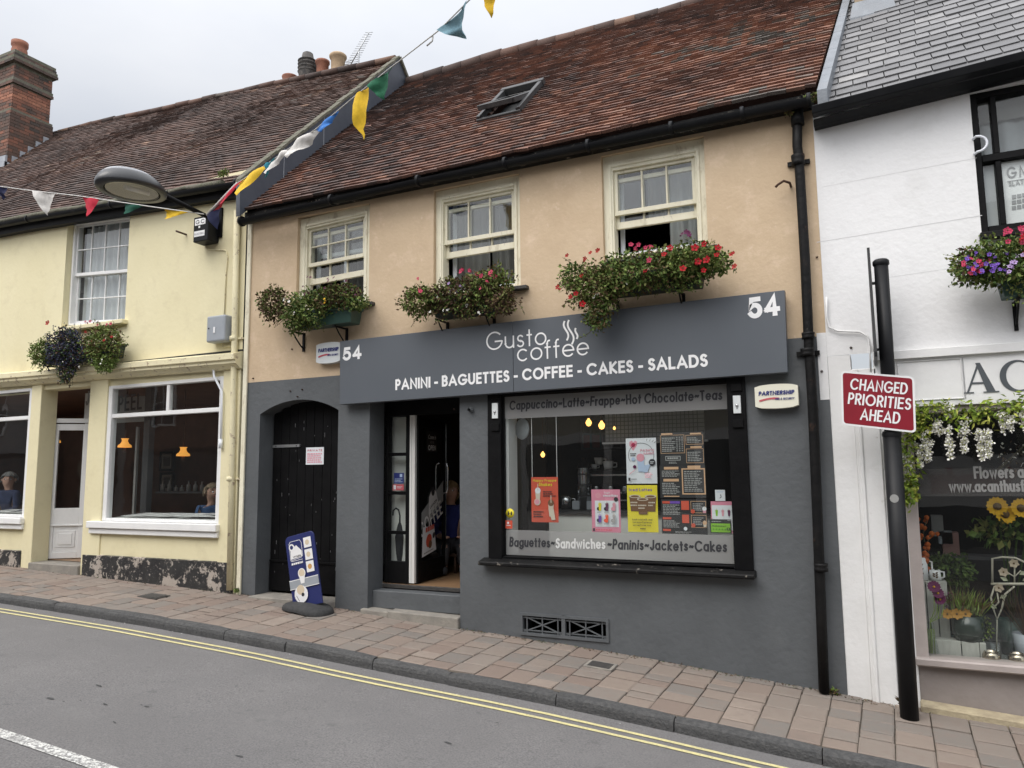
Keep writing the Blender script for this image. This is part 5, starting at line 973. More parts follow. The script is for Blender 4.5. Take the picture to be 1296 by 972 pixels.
# roof
E1=lambda x:(-.20,5.66+.05*(-7.5-x) if x>-14 else 5.985); R1=lambda x:(3.48,9.32+.068*(-7.5-x) if x>-17.5 else 10.0)
mb=MB(M['tileB']); tiles(mb,lambda s:-21.,lambda s:-7.47,E1,R1,50,.168,M['tileB'],5,sag=.085,jit=.005,th=.017); mb.build('roof',cream)
mb=MB(M['tileB']); mb.face([(-21,3.5,9.98),(-7.47,3.5,9.3),(-7.47,8,4.5),(-21,8,5)]); mb.build('rear_roof_slope',cream)
mb=MB(M['tileB']); ridge_tiles(mb,[(x,3.48,R1(x)[1]+.02+.03*noise.noise((x*.7,0,0))) for x in (-21,-18,-16,-14,-12,-10,-8.8,-7.5)],M['tileB'],.06,6); mb.build('ridge',cream)
mb=MB(M['gable']); 
yz=[(-.24,5.14),(-.26,5.62),(3.44,9.30),(3.80,8.93),(3.68,8.80)]
v0=[(-7.47,y,z) for y,z in yz]; v1=[(-7.40,y,z) for y,z in yz]; k=len(yz)
mb.add(v0+v1,[tuple(range(k))[::-1],tuple(range(k,2*k))]+[(i,(i+1)%k,k+(i+1)%k,k+i) for i in range(k)])
for s in (.22,.45,.70): 
    a=Vector((-7.397,*yz[1])).lerp(Vector((-7.397,*yz[2])),s); mb.box(-7.399,-7.396,a.y-.006,a.y+.006,a.z-.85,a.z-.03,M['lead'])
mb.build('gable_cladding',cream)
mb=MB(M['mortar']); rr=random.Random(5)
for i in range(34):
    s0=i/34; s1=(i+.96)/34; a=Vector((0,*yz[1])).lerp(Vector((0,*yz[2])),s0); b=Vector((0,*yz[1])).lerp(Vector((0,*yz[2])),s1); j=rr.uniform(-.012,.012)
    mb.hexa([(-7.5,a.y,a.z-.02+j),(-7.385+j*.5,a.y,a.z-.02+j),(-7.385+j*.5,b.y,b.z-.02+j),(-7.5,b.y,b.z-.02+j),(-7.5,a.y,a.z+.035+j),(-7.385+j*.5,a.y,a.z+.03+j),(-7.385+j*.5,b.y,b.z+.03+j),(-7.5,b.y,b.z+.035+j)])
mb.bar((-7.39,3.44,9.31),(-7.39,3.82,8.92),.06,.05); mb.build('verge',cream)
# mossy mortar roll and gutter along the cream eaves
mb=MB(M['mortar']); pts=[(x,-.22+.02*noise.noise((x*2,1,0)),E1(x)[1]-.0+.03*noise.noise((x*3,0,5))) for x in [-21+i*.25 for i in range(54)]]; mb.tube(pts,[.045+.02*noise.noise((p[0]*5,3,1)) for p in pts],7); mb.build('eaves_moss',cream)
mb=MB(M['plastic']); GXS=(-21,-18,-15,-12,-10,-8.8,-7.5); half_gutter(mb,[(x,-.21,E1(x)[1]-.035) for x in GXS],.062,M['plastic'])
for a,b in zip(GXS,GXS[1:]): 
    za,zb=E1(a)[1],E1(b)[1]; mb.hexa([(a,-.11,za-.17),(b,-.11,zb-.17),(b,-.004,zb-.17),(a,-.004,za-.17),(a,-.14,za-.03),(b,-.14,zb-.03),(b,-.004,zb-.03),(a,-.004,za-.03)])
mb.build('gutter',cream)
# conduit beside the shop window
mb=MB(M['upvc']); mb.tube([atY(px,py,-.05) for px,py in ((270,465),(271,476),(281,496),(280,560))],.016,8); p=atY(279.5,556,-.05); mb.tube([p,p+Vector((0,0,-.12))],.026,8); mb.build('white_conduit',cream)
mb=MB(M['creamold']); mb.tube([atY(px,py,-.012) for px,py in ((258,306),(262,315),(286,317),(288,325),(286,345),(284,398))],.008,6); mb.build('cable',cream)
# tea room lamps, pictures
def oil_lamp(label,px,py,y,r):
    r*=.85
    c=atY(px,py,y); t=thing('pendant_lamp',label,'lamp',(c.x,c.y,c.z-.06),'lit orange lamps in the tea room'); mb=MB(M['lamp_orange']); mb.lathe([(r,-r*.75),(r*.96,-r*.45),(r*.62,-.02),(r*.46,r*.1),(r*.42,r*.4),(r*.58,r*.62)],c,20); mb.build('shade',t); mb=MB(M['rust']); mb.tube([c+Vector((0,0,r*.5)),(c.x,c.y,3.15)],.008,6); mb.lathe([(0,-r*1.5),(r*.3,-r*1.4),(r*.22,-r*.8)],c,10); mb.build('fitting',t)
oil_lamp('lit orange lamp behind the left part of the right tea room window',158,560,1.0,.125); oil_lamp('lit orange lamp in the middle of the right tea room window',232,571,1.4,.125); oil_lamp('lit orange lamp seen through the glass of the white door',68,554,1.4,.14)
for i,(px,py,w_,h_,y) in enumerate(((212,584,.42,.42,4.1),(212,611,.42,.45,4.1),(20,588,.5,.75,4.1))):
    c=atY(px,py,y); t=thing('framed_picture',['upper dark framed picture on the tea room back wall','lower dark framed picture on the tea room back wall','framed picture on the back wall beside the seated grey haired person'][i],'picture',c,'framed pictures on the tea room wall'); mb=MB(M['black']); mb.frame(c.x-w_/2,c.x+w_/2,c.z-h_/2,c.z+h_/2,y-.04,y,.05); mb.build('frame',t); mb=MB(M['greyint']); mb.box(c.x-w_/2+.05,c.x+w_/2-.05,y-.02,y-.01,c.z-h_/2+.05,c.z+h_/2-.05); mb.box(c.x-w_/4,c.x+w_/4,y-.022,y-.02,c.z-h_/4,c.z+h_/4,M['darkwall']); mb.build('print',t)
a=atY(4,580,3.6); t=thing('blackboard','dark lettered board on the wall behind the seated person','board',(a.x,3.6,a.z-.6)); mb=MB(mat('board_green',(.015,.04,.05))); mb.box(a.x-.5,a.x+.25,3.6,3.63,a.z-.75,a.z+.3); text(mb,'ING',(a.x-.15,3.595,a.z-.0),(a.x+.22,3.595,a.z+.0),.22,.14,M['greyint']); mb.build('panel',t)
mb=MB(M['darkwall']); a=X(196,640,1.9); mb.box(a,a+2.0,1.9,2.3,1.42,1.45); mb.build('shelf',cream)
rr=random.Random(2)
for i in range(7):
    c=atY(205+i*8.5,612 if i>2 else 641,2.0); c.z=1.451; h=rr.uniform(.10,.2); t=thing('bottle','small glass bottle on the dim shelf inside the tea room','bottle',c,'bottles on the tea room shelf'); mb=MB(M['greyint']); mb.lathe([(0,0),(.035,0),(.035,h*.6),(.013,h*.75),(.013,h),(0,h)],c,10); mb.build('glass',t)
# tables where people sit
for nm,px,y in (('tea room table in the left window under the newspaper',8,.75),):
    pass
# street lamp on the wall by the eaves
bx=atY(256,290,-.11)
t=thing('street_lamp','black oval street lamp on a bracket arm over the cream shop','street lamp',(-7.98,-.1,5.2))
LX=-7.98
mb=MB(M['black']); mb.box(LX-.15,LX+.02,-.03,-.004,5.0,5.42); a0=Vector((LX-.05,-.03,5.22)); a1=atX(208,247,LX-.02)
mb.tube([a0,a1],.032,10); mb.build('arm',t)
hd0=atX(208,249,LX-.02); hd1=atX(121,224,LX-.02); ax=(hd1-hd0); HL=ax.length; ax.normalize(); hn=Vector((0,-ax.z,ax.y)); 
if hn.z<0: hn=-hn
hs=Vector((1,0,0)); _q=Matrix.Rotation(R(-14),3,ax); hn=_q@hn; hs=_q@hs
if hs.z<0: _q=Matrix.Rotation(R(28),3,ax); hn=_q@hn; hs=_q@hs
def ellipse_shell(mb,prof,m,n=36):
    # prof: (radius scale, height) rings of an egg outline along ax
    vs=[];fs=[]
    for rs,h in prof:
        for j in range(n):
            a=2*math.pi*j/n; u=math.cos(a); v=math.sin(a); wd=.25
            vs.append(hd0+ax*(HL/2+HL/2*u*rs)+hs*(v*wd*rs)+hn*h)
    for i in range(len(prof)-1): fs+=[(i*n+j,i*n+(j+1)%n,(i+1)*n+(j+1)%n,(i+1)*n+j) for j in range(n)]
    mb.add(vs,fs,m,.5,True); return mb
lampm=mat('lamp_body',(.028,.029,.032),r=.3)
mb=ellipse_shell(MB(),[(.78,-.065),(.97,-.06),(1.0,-.03),(.97,.02),(.87,.085),(.78,.115)],lampm); mb.build('head',t)
mb=ellipse_shell(MB(),[(.77,.105),(.78,.125),(.66,.165),(.4,.20),(.1,.212),(0,.213)],mat('lamp_cover',(.30,.31,.33),r=.3)); mb.build('cover',t)
lensm=film_mat('lamp_lens',(.5,.5,.47),.30); mb=ellipse_shell(MB(),[(.74,-.067),(.70,-.072),(.5,-.09),(.2,-.10),(0,-.102)],lensm); mb.build('lens',t)
mb=ellipse_shell(MB(),[(.73,-.05),(.6,.03),(.3,.06),(0,.065)],mat('reflector',(.62,.6,.52),r=.3)); mb.tube([hd0+ax*HL*.25-hn*.02,hd0+ax*HL*.6-hn*.02],.03,10,M['vinyl']); mb.build('reflector',t)
t=thing('control_box','black control box marked GC on the wall beneath the lamp arm','control box',(bx.x,-.1,4.95)); mb=MB(M['plastic']); c0,c1=atY(244,276,-.2),atY(260,302,-.2); xA,xB=c0.x+.02,c1.x+.04; zA,zB=c1.z-.02,c0.z; mb.box(xA,xB,-.2,-.004,zA,zB); mb.build('case',t,bevel=.008)
mb=MB(M['vinyl']); mb.box(xA+.03,xB-.05,-.2025,-.2005,zB-.12,zB-.03); text(mb,'GC',(xA+.045,-.2035,zB-.105),(xB-.065,-.2035,zB-.105),.06,.16,M['ink'],sp=.3); mb.box(xA+.02,xB-.06,-.2025,-.2005,zA+.07,zA+.15); mb.box(xA+.10,xA+.13,-.203,-.2005,zA+.19,zA+.22); text(mb,'ELECTRIC',(xA+.03,-.2035,zA+.095),(xB-.07,-.2035,zA+.095),.025,.2,M['inkgrey']); mb.build('labels',t)
mb=MB(M['rust']); p=atY(236,297,0); mb.tube([p,p+Vector((0,-.10,0)),p+Vector((-.07,-.12,.03))],.014,6); mb.build('rusty_bracket',cream)
t=thing('meter_box','grey electrical box with rounded corners on the cream wall','electrical box',(-7.85,-.05,3.5)); mb=MB(M['greybox']); mb.box(-8.04,-7.70,-.15,-.004,3.50,3.86); mb.build('case',t,bevel=.025,seg=3); mb=MB(M['vinyl']); mb.box(-7.90,-7.87,-.158,-.151,3.62,3.70); mb.ball((-7.99,-.152,3.69),.010,M['ink'],4); mb.build('latch',t)
mb=MB(M['creamold']); mb.tube([(-7.86,-.03,3.49),(-7.84,-.03,3.44),(-7.72,-.03,3.45),(-7.66,-.03,3.40)],.008,6); mb.build('cable',cream)
# ================================================================== CHIMNEYS, AERIAL
def bricks(mb,x0,x1,y0,y1,z0,z1,m,seed,ch=.075,bl=.225,dt=0):
    rr=random.Random(seed); n=int((z1-z0)/ch)
    mb.box(x0+.012,x1-.012,y0+.012,y1-.012,z0,z1,M['mortar'],.5)
    for i in range(n):
        z=z0+i*ch; t0=.5+dt+.4*noise.noise((0,i*.35,seed))
        for side in range(2):
            a,b=(x0,x1) if side==0 else (y0,y1); u=a-(bl/2 if i%2 else 0)
            while u<b:
                p,q=max(u,a),min(u+bl-.009,b); u+=bl
                if q-p<.02: continue
                t=min(1,max(0,t0+rr.gauss(0,.15))); d=rr.uniform(0,.004)
                if side==0: mb.box(p,q,y0+d,y0+.02,z,z+ch-.009,m,t)
                else: mb.box(x1-.02,x1-d,p,q,z,z+ch-.009,m,t)
ch=thing('chimney_stack','tall weathered red brick chimney at the left end of the dark roof','chimney',(-17.6,3,9.4))
cx1,cy0,cy1=-17.0,2.22,3.2; cx0=-18.4
mb=MB(M['brick']); zt=11.36
bricks(mb,cx0,cx1,cy0,cy1,8.6,10.0,M['brick'],1,dt=-.15); bricks(mb,cx0+.0,cx1-.06,cy0+.05,cy1-.06,10.0,10.62,M['brick'],2,dt=.12); bricks(mb,cx0,cx1-.02,cy0+.02,cy1-.02,10.62,10.76,M['brick'],3,dt=-.2); bricks(mb,cx0,cx1-.05,cy0+.05,cy1-.05,10.76,11.12,M['brick'],4,dt=-.2); bricks(mb,cx0-.04,cx1+.03,cy0-.03,cy1+.03,11.12,11.26,M['brick'],5,dt=-.35); bricks(mb,cx0,cx1,cy0,cy1,11.26,11.40,M['brick'],6,dt=-.35)
mb.build('stack',ch)
mb=MB(M['lead']); 
for i in range(6):
    s=i/6; y=2.15+s*1.0; z=R1(-17)[1]-(3.48-y)*1.10; mb.box(cx1+.003,cx1+.02,y,y+.19,z-.15,z+.20)
mb.box(cx0,cx1+.02,cy0-.05,cy0-.003,8.5,8.85); mb.build('flashing',ch)
pc=atX(23,70,-17.7); mb=MB(M['terracotta']); q=Vector((-17.75,2.75,11.39)); mb.lathe([(.16,0),(.17,.42),(.15,.5),(.18,.54),(.18,.64),(.14,.64),(.13,.4)],q,18); mb.build('pot',ch)
c2=thing('chimney_stack','low brick chimney behind the dark ridge carrying mixed pots','chimney',(-10.3,4.9,8.9)); mb=MB(M['brick']); bricks(mb,-11.3,-9.3,4.4,5.1,8.2,9.72,M['brick'],9); mb.build('stack',c2)
def pot(nm,px,pyb,pyt,prof,m,w):
    b=atY(px,pyb,4.75); tp=atY(px,pyt,4.75); h=tp.z-b.z; mb=MB(m); mb.lathe([(.10*w/.1,-.7)]+[(r_*w/.1,z*h) for r_,z in prof],b,18); 
    o=mb.build('pot',c2); o['label']=nm; return o,b,h
o,b,h=pot('black louvred chimney pot',389,97,68,[(.11,0),(.12,.1),(.115,.62),(.13,.64),(.085,.72),(.07,.97),(.06,1),(0,1)],M['potdark'],.165)
mb=MB(M['potdark'])
for k in range(3): mb.lathe([(.19,h*(.14+.16*k)),(.215,h*(.18+.16*k)),(.19,h*(.24+.16*k))],b,18)
mb.build('louvre_rings',o)
pot('red chimney pot',408,96,78,[(.09,0),(.095,.8),(.11,.86),(.11,1),(.08,1),(.075,.5)],M['terracotta'],.14); pot('cream chimney pot',427.5,92,70,[(.095,0),(.10,.72),(.115,.78),(.125,.86),(.125,.94),(.11,1),(.09,1),(.08,.5)],M['potcream'],.15); pot('short red chimney pot at the back',367,101,97.5,[(.10,0),(.11,.6),(.11,1),(.08,1)],M['terracotta'],.16)
ae=thing('tv_aerial','thin metal television aerial beside the chimney pots','aerial',atY(456,80,4.75)); mb=MB(M['alu']); a,b=atY(441,87,4.75),atY(467,41,4.75); mb.tube([a,b],.012,6); mp_=atY(454,68,4.75); mb.tube([mp_+Vector((0,0,-1.3)),mp_,mp_+Vector((0,0,.05))],.016,6); mb.build('boom',ae)
mb=MB(M['alu']); ed=(b-a).normalized(); el=Vector((.75,.1,.0)); 
for i in range(17): p=a.lerp(b,i/16.0); l=.15-.004*i; mb.tube([p-Vector((l,.02,-l*.12)),p+Vector((l,.02,-l*.12))],.006,4)
for i in range(4): p=a+Vector((-.10+.04*i,0,.02+.05*i)); mb.tube([p-Vector((.16,0,0)),p+Vector((.12,0,0))],.005,4)
mb.build('elements',ae)
# ================================================================== WHITE SHOP (right)
wh=thing('white_shop_building','white rendered flower shop building with grey slate roof','building',(1.5,0,g(1.5)))
RX=8.0
UW=(X(1234,200,0),X(1234,200,0)+1.5,Z(1250,300,0)+.03,4.98)
mb=MB(M['white']); wall(mb,XR,RX,2.74,5.06,[UW],-.004,.2); mb.build('upper_wall',wh)
sx0_,sz0,sz1=X(1157,700,.0),.12,2.20
mb=MB(M['whitebase']); xp=X(1118,700,0)
mb.box(XR+.0,xp-.16,-.004,.4,-1.0,2.74); mb.box(xp-.16,xp+.04,-.03,.4,-1.0,2.6); mb.box(xp-.135,xp-.105,-.045,-.03,-1.0,2.6); mb.box(xp+.04,sx0_-.03,-.006,.4,-1.0,2.6); mb.build('pilaster',wh,bevel=.006)
mb=MB(M['wood']); mb.box(xp+.02,RX,-.07,.1,2.66,2.735); mb.box(xp+.02,RX,-.03,.1,2.24,2.66,M['wood']); 
mb.frame(X(1136,470,-.035),X(1217,460,-.035),2.29,2.64,-.042,-.031,.008,M['white']); fx=X(1219,470,-.035); mb.box(fx,fx+.006,-.038,-.031,2.29,2.64,M['inkgrey']); mb.build('fascia',wh,bevel=.004)
GL_=mat('letter_grey',(.075,.085,.095),r=.5)
def wedge_A(mb,x,z,w,h,m,y):
    F=lambda pts,k: mb.poly([(x+u*w,y-.0006*k,z+v*h) for u,v in pts],m)
    F([(.10,.04),(.16,.04),(.47,.86),(.44,.95)],0); F([(.40,1.0),(.53,1.0),(.90,.04),(.66,.04)],1); F([(.23,.30),(.68,.30),(.67,.36),(.25,.36)],2); F([(0,0),(.30,0),(.30,.04),(0,.04)],3); F([(.56,0),(1,0),(1,.04),(.56,.04)],4)
def wedge_C(mb,x,z,w,h,m,y):
    n=30; o=[];i_=[]
    for k in range(n+1):
        a=R(42+(318-42)*k/n); o.append((.52+.52*math.cos(a),.5+.52*math.sin(a))); i_.append((.57+.38*math.cos(a),.5+.46*math.sin(a)))
    for k in range(n): mb.face([(x+u*w,y,z+v*h) for u,v in (o[k],o[k+1],i_[k+1],i_[k])],m)
    mb.face([(x+u*w,y-.0006,z+v*h) for u,v in ((.86,.66),(.92,.66),(.92,1.0),(.87,.98))],m)
mb=MB(GL_); az=Z(1245,497,-.04); ah=Z(1240,459,-.04)-az; wedge_A(mb,X(1219.5,498,-.04),az,X(1265,496,-.04)-X(1219.5,498,-.04),ah,GL_,-.0345); wedge_C(mb,X(1267,496,-.04),az,ah*.95,ah,GL_,-.0345); mb.build('fascia_lettering',wh)
mb=MB(M['white']); mb.box(-.40,XR-.001,-.004,.02,2.34,2.96); mb.build('paint_overlap',wh)
LN=mat('render_line',(.64,.64,.64),r=.9)
mb=MB(LN)
for (ax_,ay_),(bx_,by_),h in (((1034,307),(1243,273),.006),((1040,237),(1236,200),.003),((1120,352),(1250,333),.003)):
    p,q=atY(ax_,ay_,-.0055),atY(bx_,by_,-.0055); mb.face([p,q,q+Vector((0,0,h)),p+Vector((0,0,h))])
mb.build('render_joints',wh)
# stall riser, frame, window
mb=MB(M['mauve']); mb.box(sx0_-.05,RX,.012,.3,-1.2,sz0-.05); mb.build('stall_riser',wh)
f=MB(M['mauvef']); f.box(sx0_-.04,sx0_+.055,-.01,.12,sz0-.05,2.24); f.box(sx0_+.055,RX,.0,.12,2.18,2.238); o=f.build('shop_window',wh,bevel=.005)
f=MB(M['mauvef']); f.box(sx0_-.05,RX,-.07,.16,sz0-.055,sz0+.012); f.build('sill',o,bevel=.012)
f=MB(M['pane2']); f.face([(sx0_+.05,.055,sz0),(RX,.055,sz0),(RX,.055,2.19),(sx0_+.05,.055,2.19)]); f.build('pane',o)
za,zb=Z(1220,628,.05),Z(1220,593,.05)
f=MB(M['filmd']); f.face([(sx0_+.06,.052,za),(RX,.052,za),(RX,.052,zb),(sx0_+.06,.052,zb)]); text(f,'Flowers a',atY(1233.5,606,.05),atY(1296,605,.05),.105,.16,M['greyint']); text(f,'www.acanthusf',atY(1202,623,.05),atY(1297,622.5,.05),.10,.16,M['greyint']); f.build('window_lettering',o)
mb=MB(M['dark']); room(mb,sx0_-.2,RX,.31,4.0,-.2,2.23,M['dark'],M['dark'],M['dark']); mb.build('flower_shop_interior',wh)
mb=MB(M['wood']); mb.box(sx0_-.02,RX,.13,1.2,.02,.065,M['greyint']); mb.build('window_bed',wh)
mb=MB(M['sandstone']); 
for a,b in ((X(1165,890,-.02),1.6),(1.61,3.0)): mb.hexa([(a,-.10,-1),(b,-.10,-1),(b,.02,-1),(a,.02,-1),(a,-.10,g(a)+.05),(b,-.10,g(b)+.05),(b,.02,g(b)+.07),(a,.02,g(a)+.07)])
mb.build('stone_footing',wh,bevel=.012)
# upper window
f=MB(M['black']); a,b,c0,d0=UW; f.frame(a,b,c0,d0,.02,.14,.055,wb=.07); zm=Z(1266,199,.05); f.box(a+.055,b-.055,.01,.12,zm-.035,zm+.03); xm=X(1262,200,.05); xm2=xm
f.box(xm-.022,xm+.022,.018,.11,zm+.03,d0-.055); f.box(xm-.022,xm+.022,.022,.112,c0+.07,zm-.035); uw=f.build('sash_window',wh,bevel=.005)
f=MB(M['pane']); f.face([(a+.05,.07,c0+.06),(b-.05,.07,c0+.06),(b-.05,.07,d0-.05),(a+.05,.07,d0-.05)]); f.build('pane',uw)
f=MB(M['black']); f.box(a-.02,b+.05,-.08,.1,c0-.06,c0-.002,M['blackold']); f.build('sill',uw,bevel=.006)
f=MB(M['curtain']); curtain(f,a+.03,b,.24,zm-.05,d0,M['curtain'],amp=.012,per=.16,seed=4); f.face([(a,.2,d0-.22),(b,.2,d0-.22),(b,.2,d0),(a,.2,d0)],M['greyint']); f.build('blind',uw)
f=MB(M['vinyl']); f.box(xm+.03,b-.06,.078,.085,c0+.08,zm-.04); text(f,'GM',atY(1275,226,.073),atY(1302,222,.073),.10,.13,M['inkgrey'],sp=.3); text(f,'SLATING',atY(1277,236,.073),atY(1310,231,.073),.045,.16,M['inkgrey']); 
for i in range(3):
    for j in range(4): p=atY(1281+j*6.5,266-i*7-j*1.2,.074); f.face([(p.x,.0745,p.z),(p.x+.03,.0745,p.z),(p.x+.03,.0745,p.z+.035),(p.x,.0745,p.z+.035)],M['inkgrey'])
p=atY(1275,230,.073); f.face([(p.x,.0742,p.z),(p.x+.3,.0742,p.z),(p.x+.3,.0742,p.z+.006),(p.x,.0742,p.z+.006)],M['inkgrey']); f.box(a+.056,xm-.025,.09,.10,c0+.08,zm-.04,M['curtain']); f.build('window_notice',uw)
mb=MB(M['upvc']); p=atY(1236,184,-.03); mb.tube([p+Vector((-.02,.02,.07))]+[p+Vector((.0+.075*math.sin(R(a)),-.03,.07*math.cos(R(a)))) for a in range(0,181,20)]+[p+Vector((-.02,.02,-.07))],.011,7); mb.build('overflow_pipe',wh)
mb=MB(M['darkwall']); room(mb,UW[0]-.2,UW[1]+.3,.3,2.5,3.3,5.05,M['darkwall'],M['dark'],M['darkwall']); mb.build('upstairs_interior',wh)
# slates, gutter, verge
E2=lambda x:(-.22,5.01+.065*(x+.3)); R2=lambda x:(4.0,9.25+.065*(x+.3))
mb=MB(M['slate']); tiles(mb,lambda s:-.24+.42*s,lambda s:RX,E2,R2,36,.265,M['slate'],8,th=.013,sag=.02,jit=.003,gap=.0045); mb.build('roof',wh)
mb=MB(M['slate']); mb.face([(-.2,4.0,9.25),(RX,4.0,9.8),(RX,8,5),(-.2,8,5)]); mb.build('rear_roof_slope',wh)
mb=MB(M['plastic']); q=[atY(px,py,-.26) for px,py in ((1034,140),(1100,123),(1200,98),(1300,72))]; sl_=(q[-1].z-q[0].z)/(q[-1].x-q[0].x); zz=lambda x:q[0].z+sl_*(x-q[0].x)
xa,xb=-.31,RX; mb.hexa([(xa,-.30,zz(xa)-.035),(xb,-.30,zz(xb)-.035),(xb,-.19,zz(xb)-.035),(xa,-.19,zz(xa)-.035),(xa,-.32,zz(xa)+.035),(xb,-.32,zz(xb)+.035),(xb,-.19,zz(xb)+.035),(xa,-.19,zz(xa)+.035)]); mb.hexa([(xa,-.10,zz(xa)-.08),(xb,-.10,zz(xb)-.08),(xb,-.004,zz(xb)-.08),(xa,-.004,zz(xa)-.08),(xa,-.188,zz(xa)-.04),(xb,-.188,zz(xb)-.04),(xb,-.004,zz(xb)-.04),(xa,-.004,zz(xa)-.04)]); mb.build('gutter',wh,bevel=.006)
mb=MB(M['leaddark']); n=9
for i in range(n):
    def V(s): 
        y=-.22+3.95*s; return Vector((-.26+.46*s,y,5.16+3.78*s))
    a,b=V(i/n),V((i+.985)/n); dx=Vector((.085,0,0)); up_=Vector((0,-.012,.035)); dn=Vector((0,0,-.22))
    mb.hexa([a+dn,a+dx+dn,b+dx+dn,b+dn,a+up_,a+dx+up_,b+dx+up_,b+up_]); mb.face([a+dx+dn*.75+Vector((0,0,.0)),a+dx+Vector((.16,0,-.19)),b+dx+Vector((.16,0,-.19)),b+dx+dn*.75])
mb.build('verge_flashing',wh)
def on_slate(px,py):
    d=ray(px,py); n_=Vector((0,-1.005,1)); p0=Vector((0,-.22,5.03)); return CAM+d*((p0-CAM).dot(n_)/d.dot(n_))
ca_,cb_=on_slate(1076,27),on_slate(1134,12); yc=(ca_.y+cb_.y)/2; zc_=5.03+1.005*(yc+.22)
c3=thing('chimney_stack','pale brick chimney foot with lead apron on the slate roof','chimney',(ca_.x+.3,yc,zc_)); mb=MB(mat('brick_buff',(.36,.28,.20),ramp=[(0,(.22,.17,.12)),(.5,(.30,.24,.165)),(1,(.38,.31,.22))],r=.9)); bricks(mb,ca_.x+.06,cb_.x-.03,yc+.10,yc+.8,zc_-.2,zc_+2.4,bpy.data.materials['brick_buff'],12); mb.build('stack',c3)
mb=MB(M['leaddark']); xl,xr=ca_.x,cb_.x; mb.hexa([(xl,yc-.02,zc_-.02),(xr,yc-.02,zc_-.02),(xr,yc+.09,zc_+.05),(xl,yc+.09,zc_+.05),(xl,yc-.02,zc_+.02),(xr,yc-.02,zc_+.02),(xr-.02,yc+.09,zc_+.26),(xl+.04,yc+.09,zc_+.26)]); mb.build('apron',c3)
# cable on the white wall
mb=MB(M['whitebase']); mb.tube([atY(px,py,-.03) for px,py in ((1046,376),(1046,400),(1049,414),(1060,419),(1088,420),(1098,426),(1101,440),(1102,470))],.009,7); mb.build('wall_cable',wh)
for px,py in ((1077,440),(1040,470),(1034,325)): mb=MB(M['rust']); p=atY(px,py,-.004); mb.lathe([(.012,0),(.008,.015)],p,6,axis=(0,-1,0)); mb.build('nail',wh)
# ================================================================== ROAD SIGN
PYY=-.32; px0=atY(1115,335,PYY); px1=atY(1150,893,PYY); 
t=thing('road_sign','red road sign on a black post reading CHANGED PRIORITIES AHEAD','road sign',(px1.x,PYY,pav(px1.x,PYY)))
postm=mat('post_black',(.009,.0095,.011),(.014,.0145,.016),s=4,r=.45,spec=.2,stain=[(40,.72,.78,(.3,.3,.3),.4)])
mb=MB(postm); pt_=Vector((px0.x,PYY,px0.z)); pb=Vector((px1.x,PYY,pav(px1.x,PYY)-.1)); mb.tube([pb,pb+(pt_-pb)*.62],.070,20); mb.tube([pb+(pt_-pb)*.62,pt_],.057,20); mb.lathe([(.06,-.01),(.066,.0),(.066,.03),(.05,.045),(0,.045)],pt_,16); mb.lathe([(.072,-.02),(.076,0),(.072,.02),(.05,.03)],pb+(pt_-pb)*.62,18); mb.build('post',t)
mb=MB(postm); wx=X(1104,390,PYY); tri=[(-.62,2.62),(.02,2.62),(.02,2.66),(-.27,3.62),(-.33,3.62),(-.62,2.66)]
v0=[(wx-.011,y,z) for y,z in tri]; v1=[(wx+.011,y,z) for y,z in tri]; mb.add(v0+v1,[tuple(range(6)),tuple(range(6,12))[::-1]]+[(i,(i+1)%6,6+(i+1)%6,6+i) for i in range(6)])
mb.bar((wx,PYY,2.72),(pt_.x-.03,PYY,2.72),.03,.02); mb.bar((wx,PYY,3.3),(pt_.x-.03,PYY,3.3),.03,.02); mb.build('edge_on_plate',t)
SY=PYY-.095; q=[atY(1065.5,537.5,SY),atY(1159.5,548,SY-.0),atY(1156.5,479,SY),atY(1064.5,467,SY)]
# plate lies in its own plane, turned a little on the post
o=q[0]; ux_=(q[1]-q[0]); uz_=((q[3]-q[0])+(q[2]-q[1]))/2; w_,h_=ux_.length,uz_.length; 
def rrect(w,h,r,n=6):
    p=[]
    for cx,cy,a0 in ((w-r,h-r,0),(r,h-r,90),(r,r,180),(w-r,r,270)): p+=[(cx+r*math.cos(R(a0+90*i/n)),cy+r*math.sin(R(a0+90*i/n))) for i in range(n+1)]
    return p
mb=MB(M['signwhite']); un_=ux_.cross(uz_).normalized(); ex_,ez_=ux_/w_,uz_/h_
pl=rrect(w_,h_,.035); k=len(pl); f0=[o+ex_*u+ez_*v for u,v in pl]; f1=[p-un_*.012 for p in f0]; mb.add(f0+f1,[tuple(range(k)),tuple(range(k,2*k))[::-1]]+[(i,k+i,k+(i+1)%k,(i+1)%k) for i in range(k)])
mb.build('plate',t)
mb=MB(M['signred']); mb.poly([o+ex_*(u+.016)+ez_*(v+.016)+un_*.0012 for u,v in rrect(w_-.032,h_-.032,.022)]); mb.build('red_face',t)
mb=MB(M['signwhite']); hh=.085
def sl2(u,v): return o+ux_*u+uz_*v+un_*.002
text(mb,'CHANGED',sl2(.125,.665),sl2(.895,.665),.098,.145,M['signwhite'],sp=.16,uz=uz_); text(mb,'PRIORITIES',sl2(.09,.395),sl2(.935,.395),.098,.145,M['signwhite'],sp=.15,uz=uz_); text(mb,'AHEAD',sl2(.255,.125),sl2(.785,.125),.098,.145,M['signwhite'],sp=.16,uz=uz_); mb.build('lettering',t)
mb=MB(M['steel']); pc_=pb.lerp(pt_,.66); 
for zq in (2.15,2.38): s_=(zq-pb.z)/(pt_.z-pb.z); pc_=pb.lerp(pt_,s_); mb.lathe([(.064,-.018),(.067,-.018),(.067,.018),(.064,.018)],pc_,18); mb.box(pc_.x-.03,pc_.x+.03,SY+.012,PYY-.05,zq-.015,zq+.015)
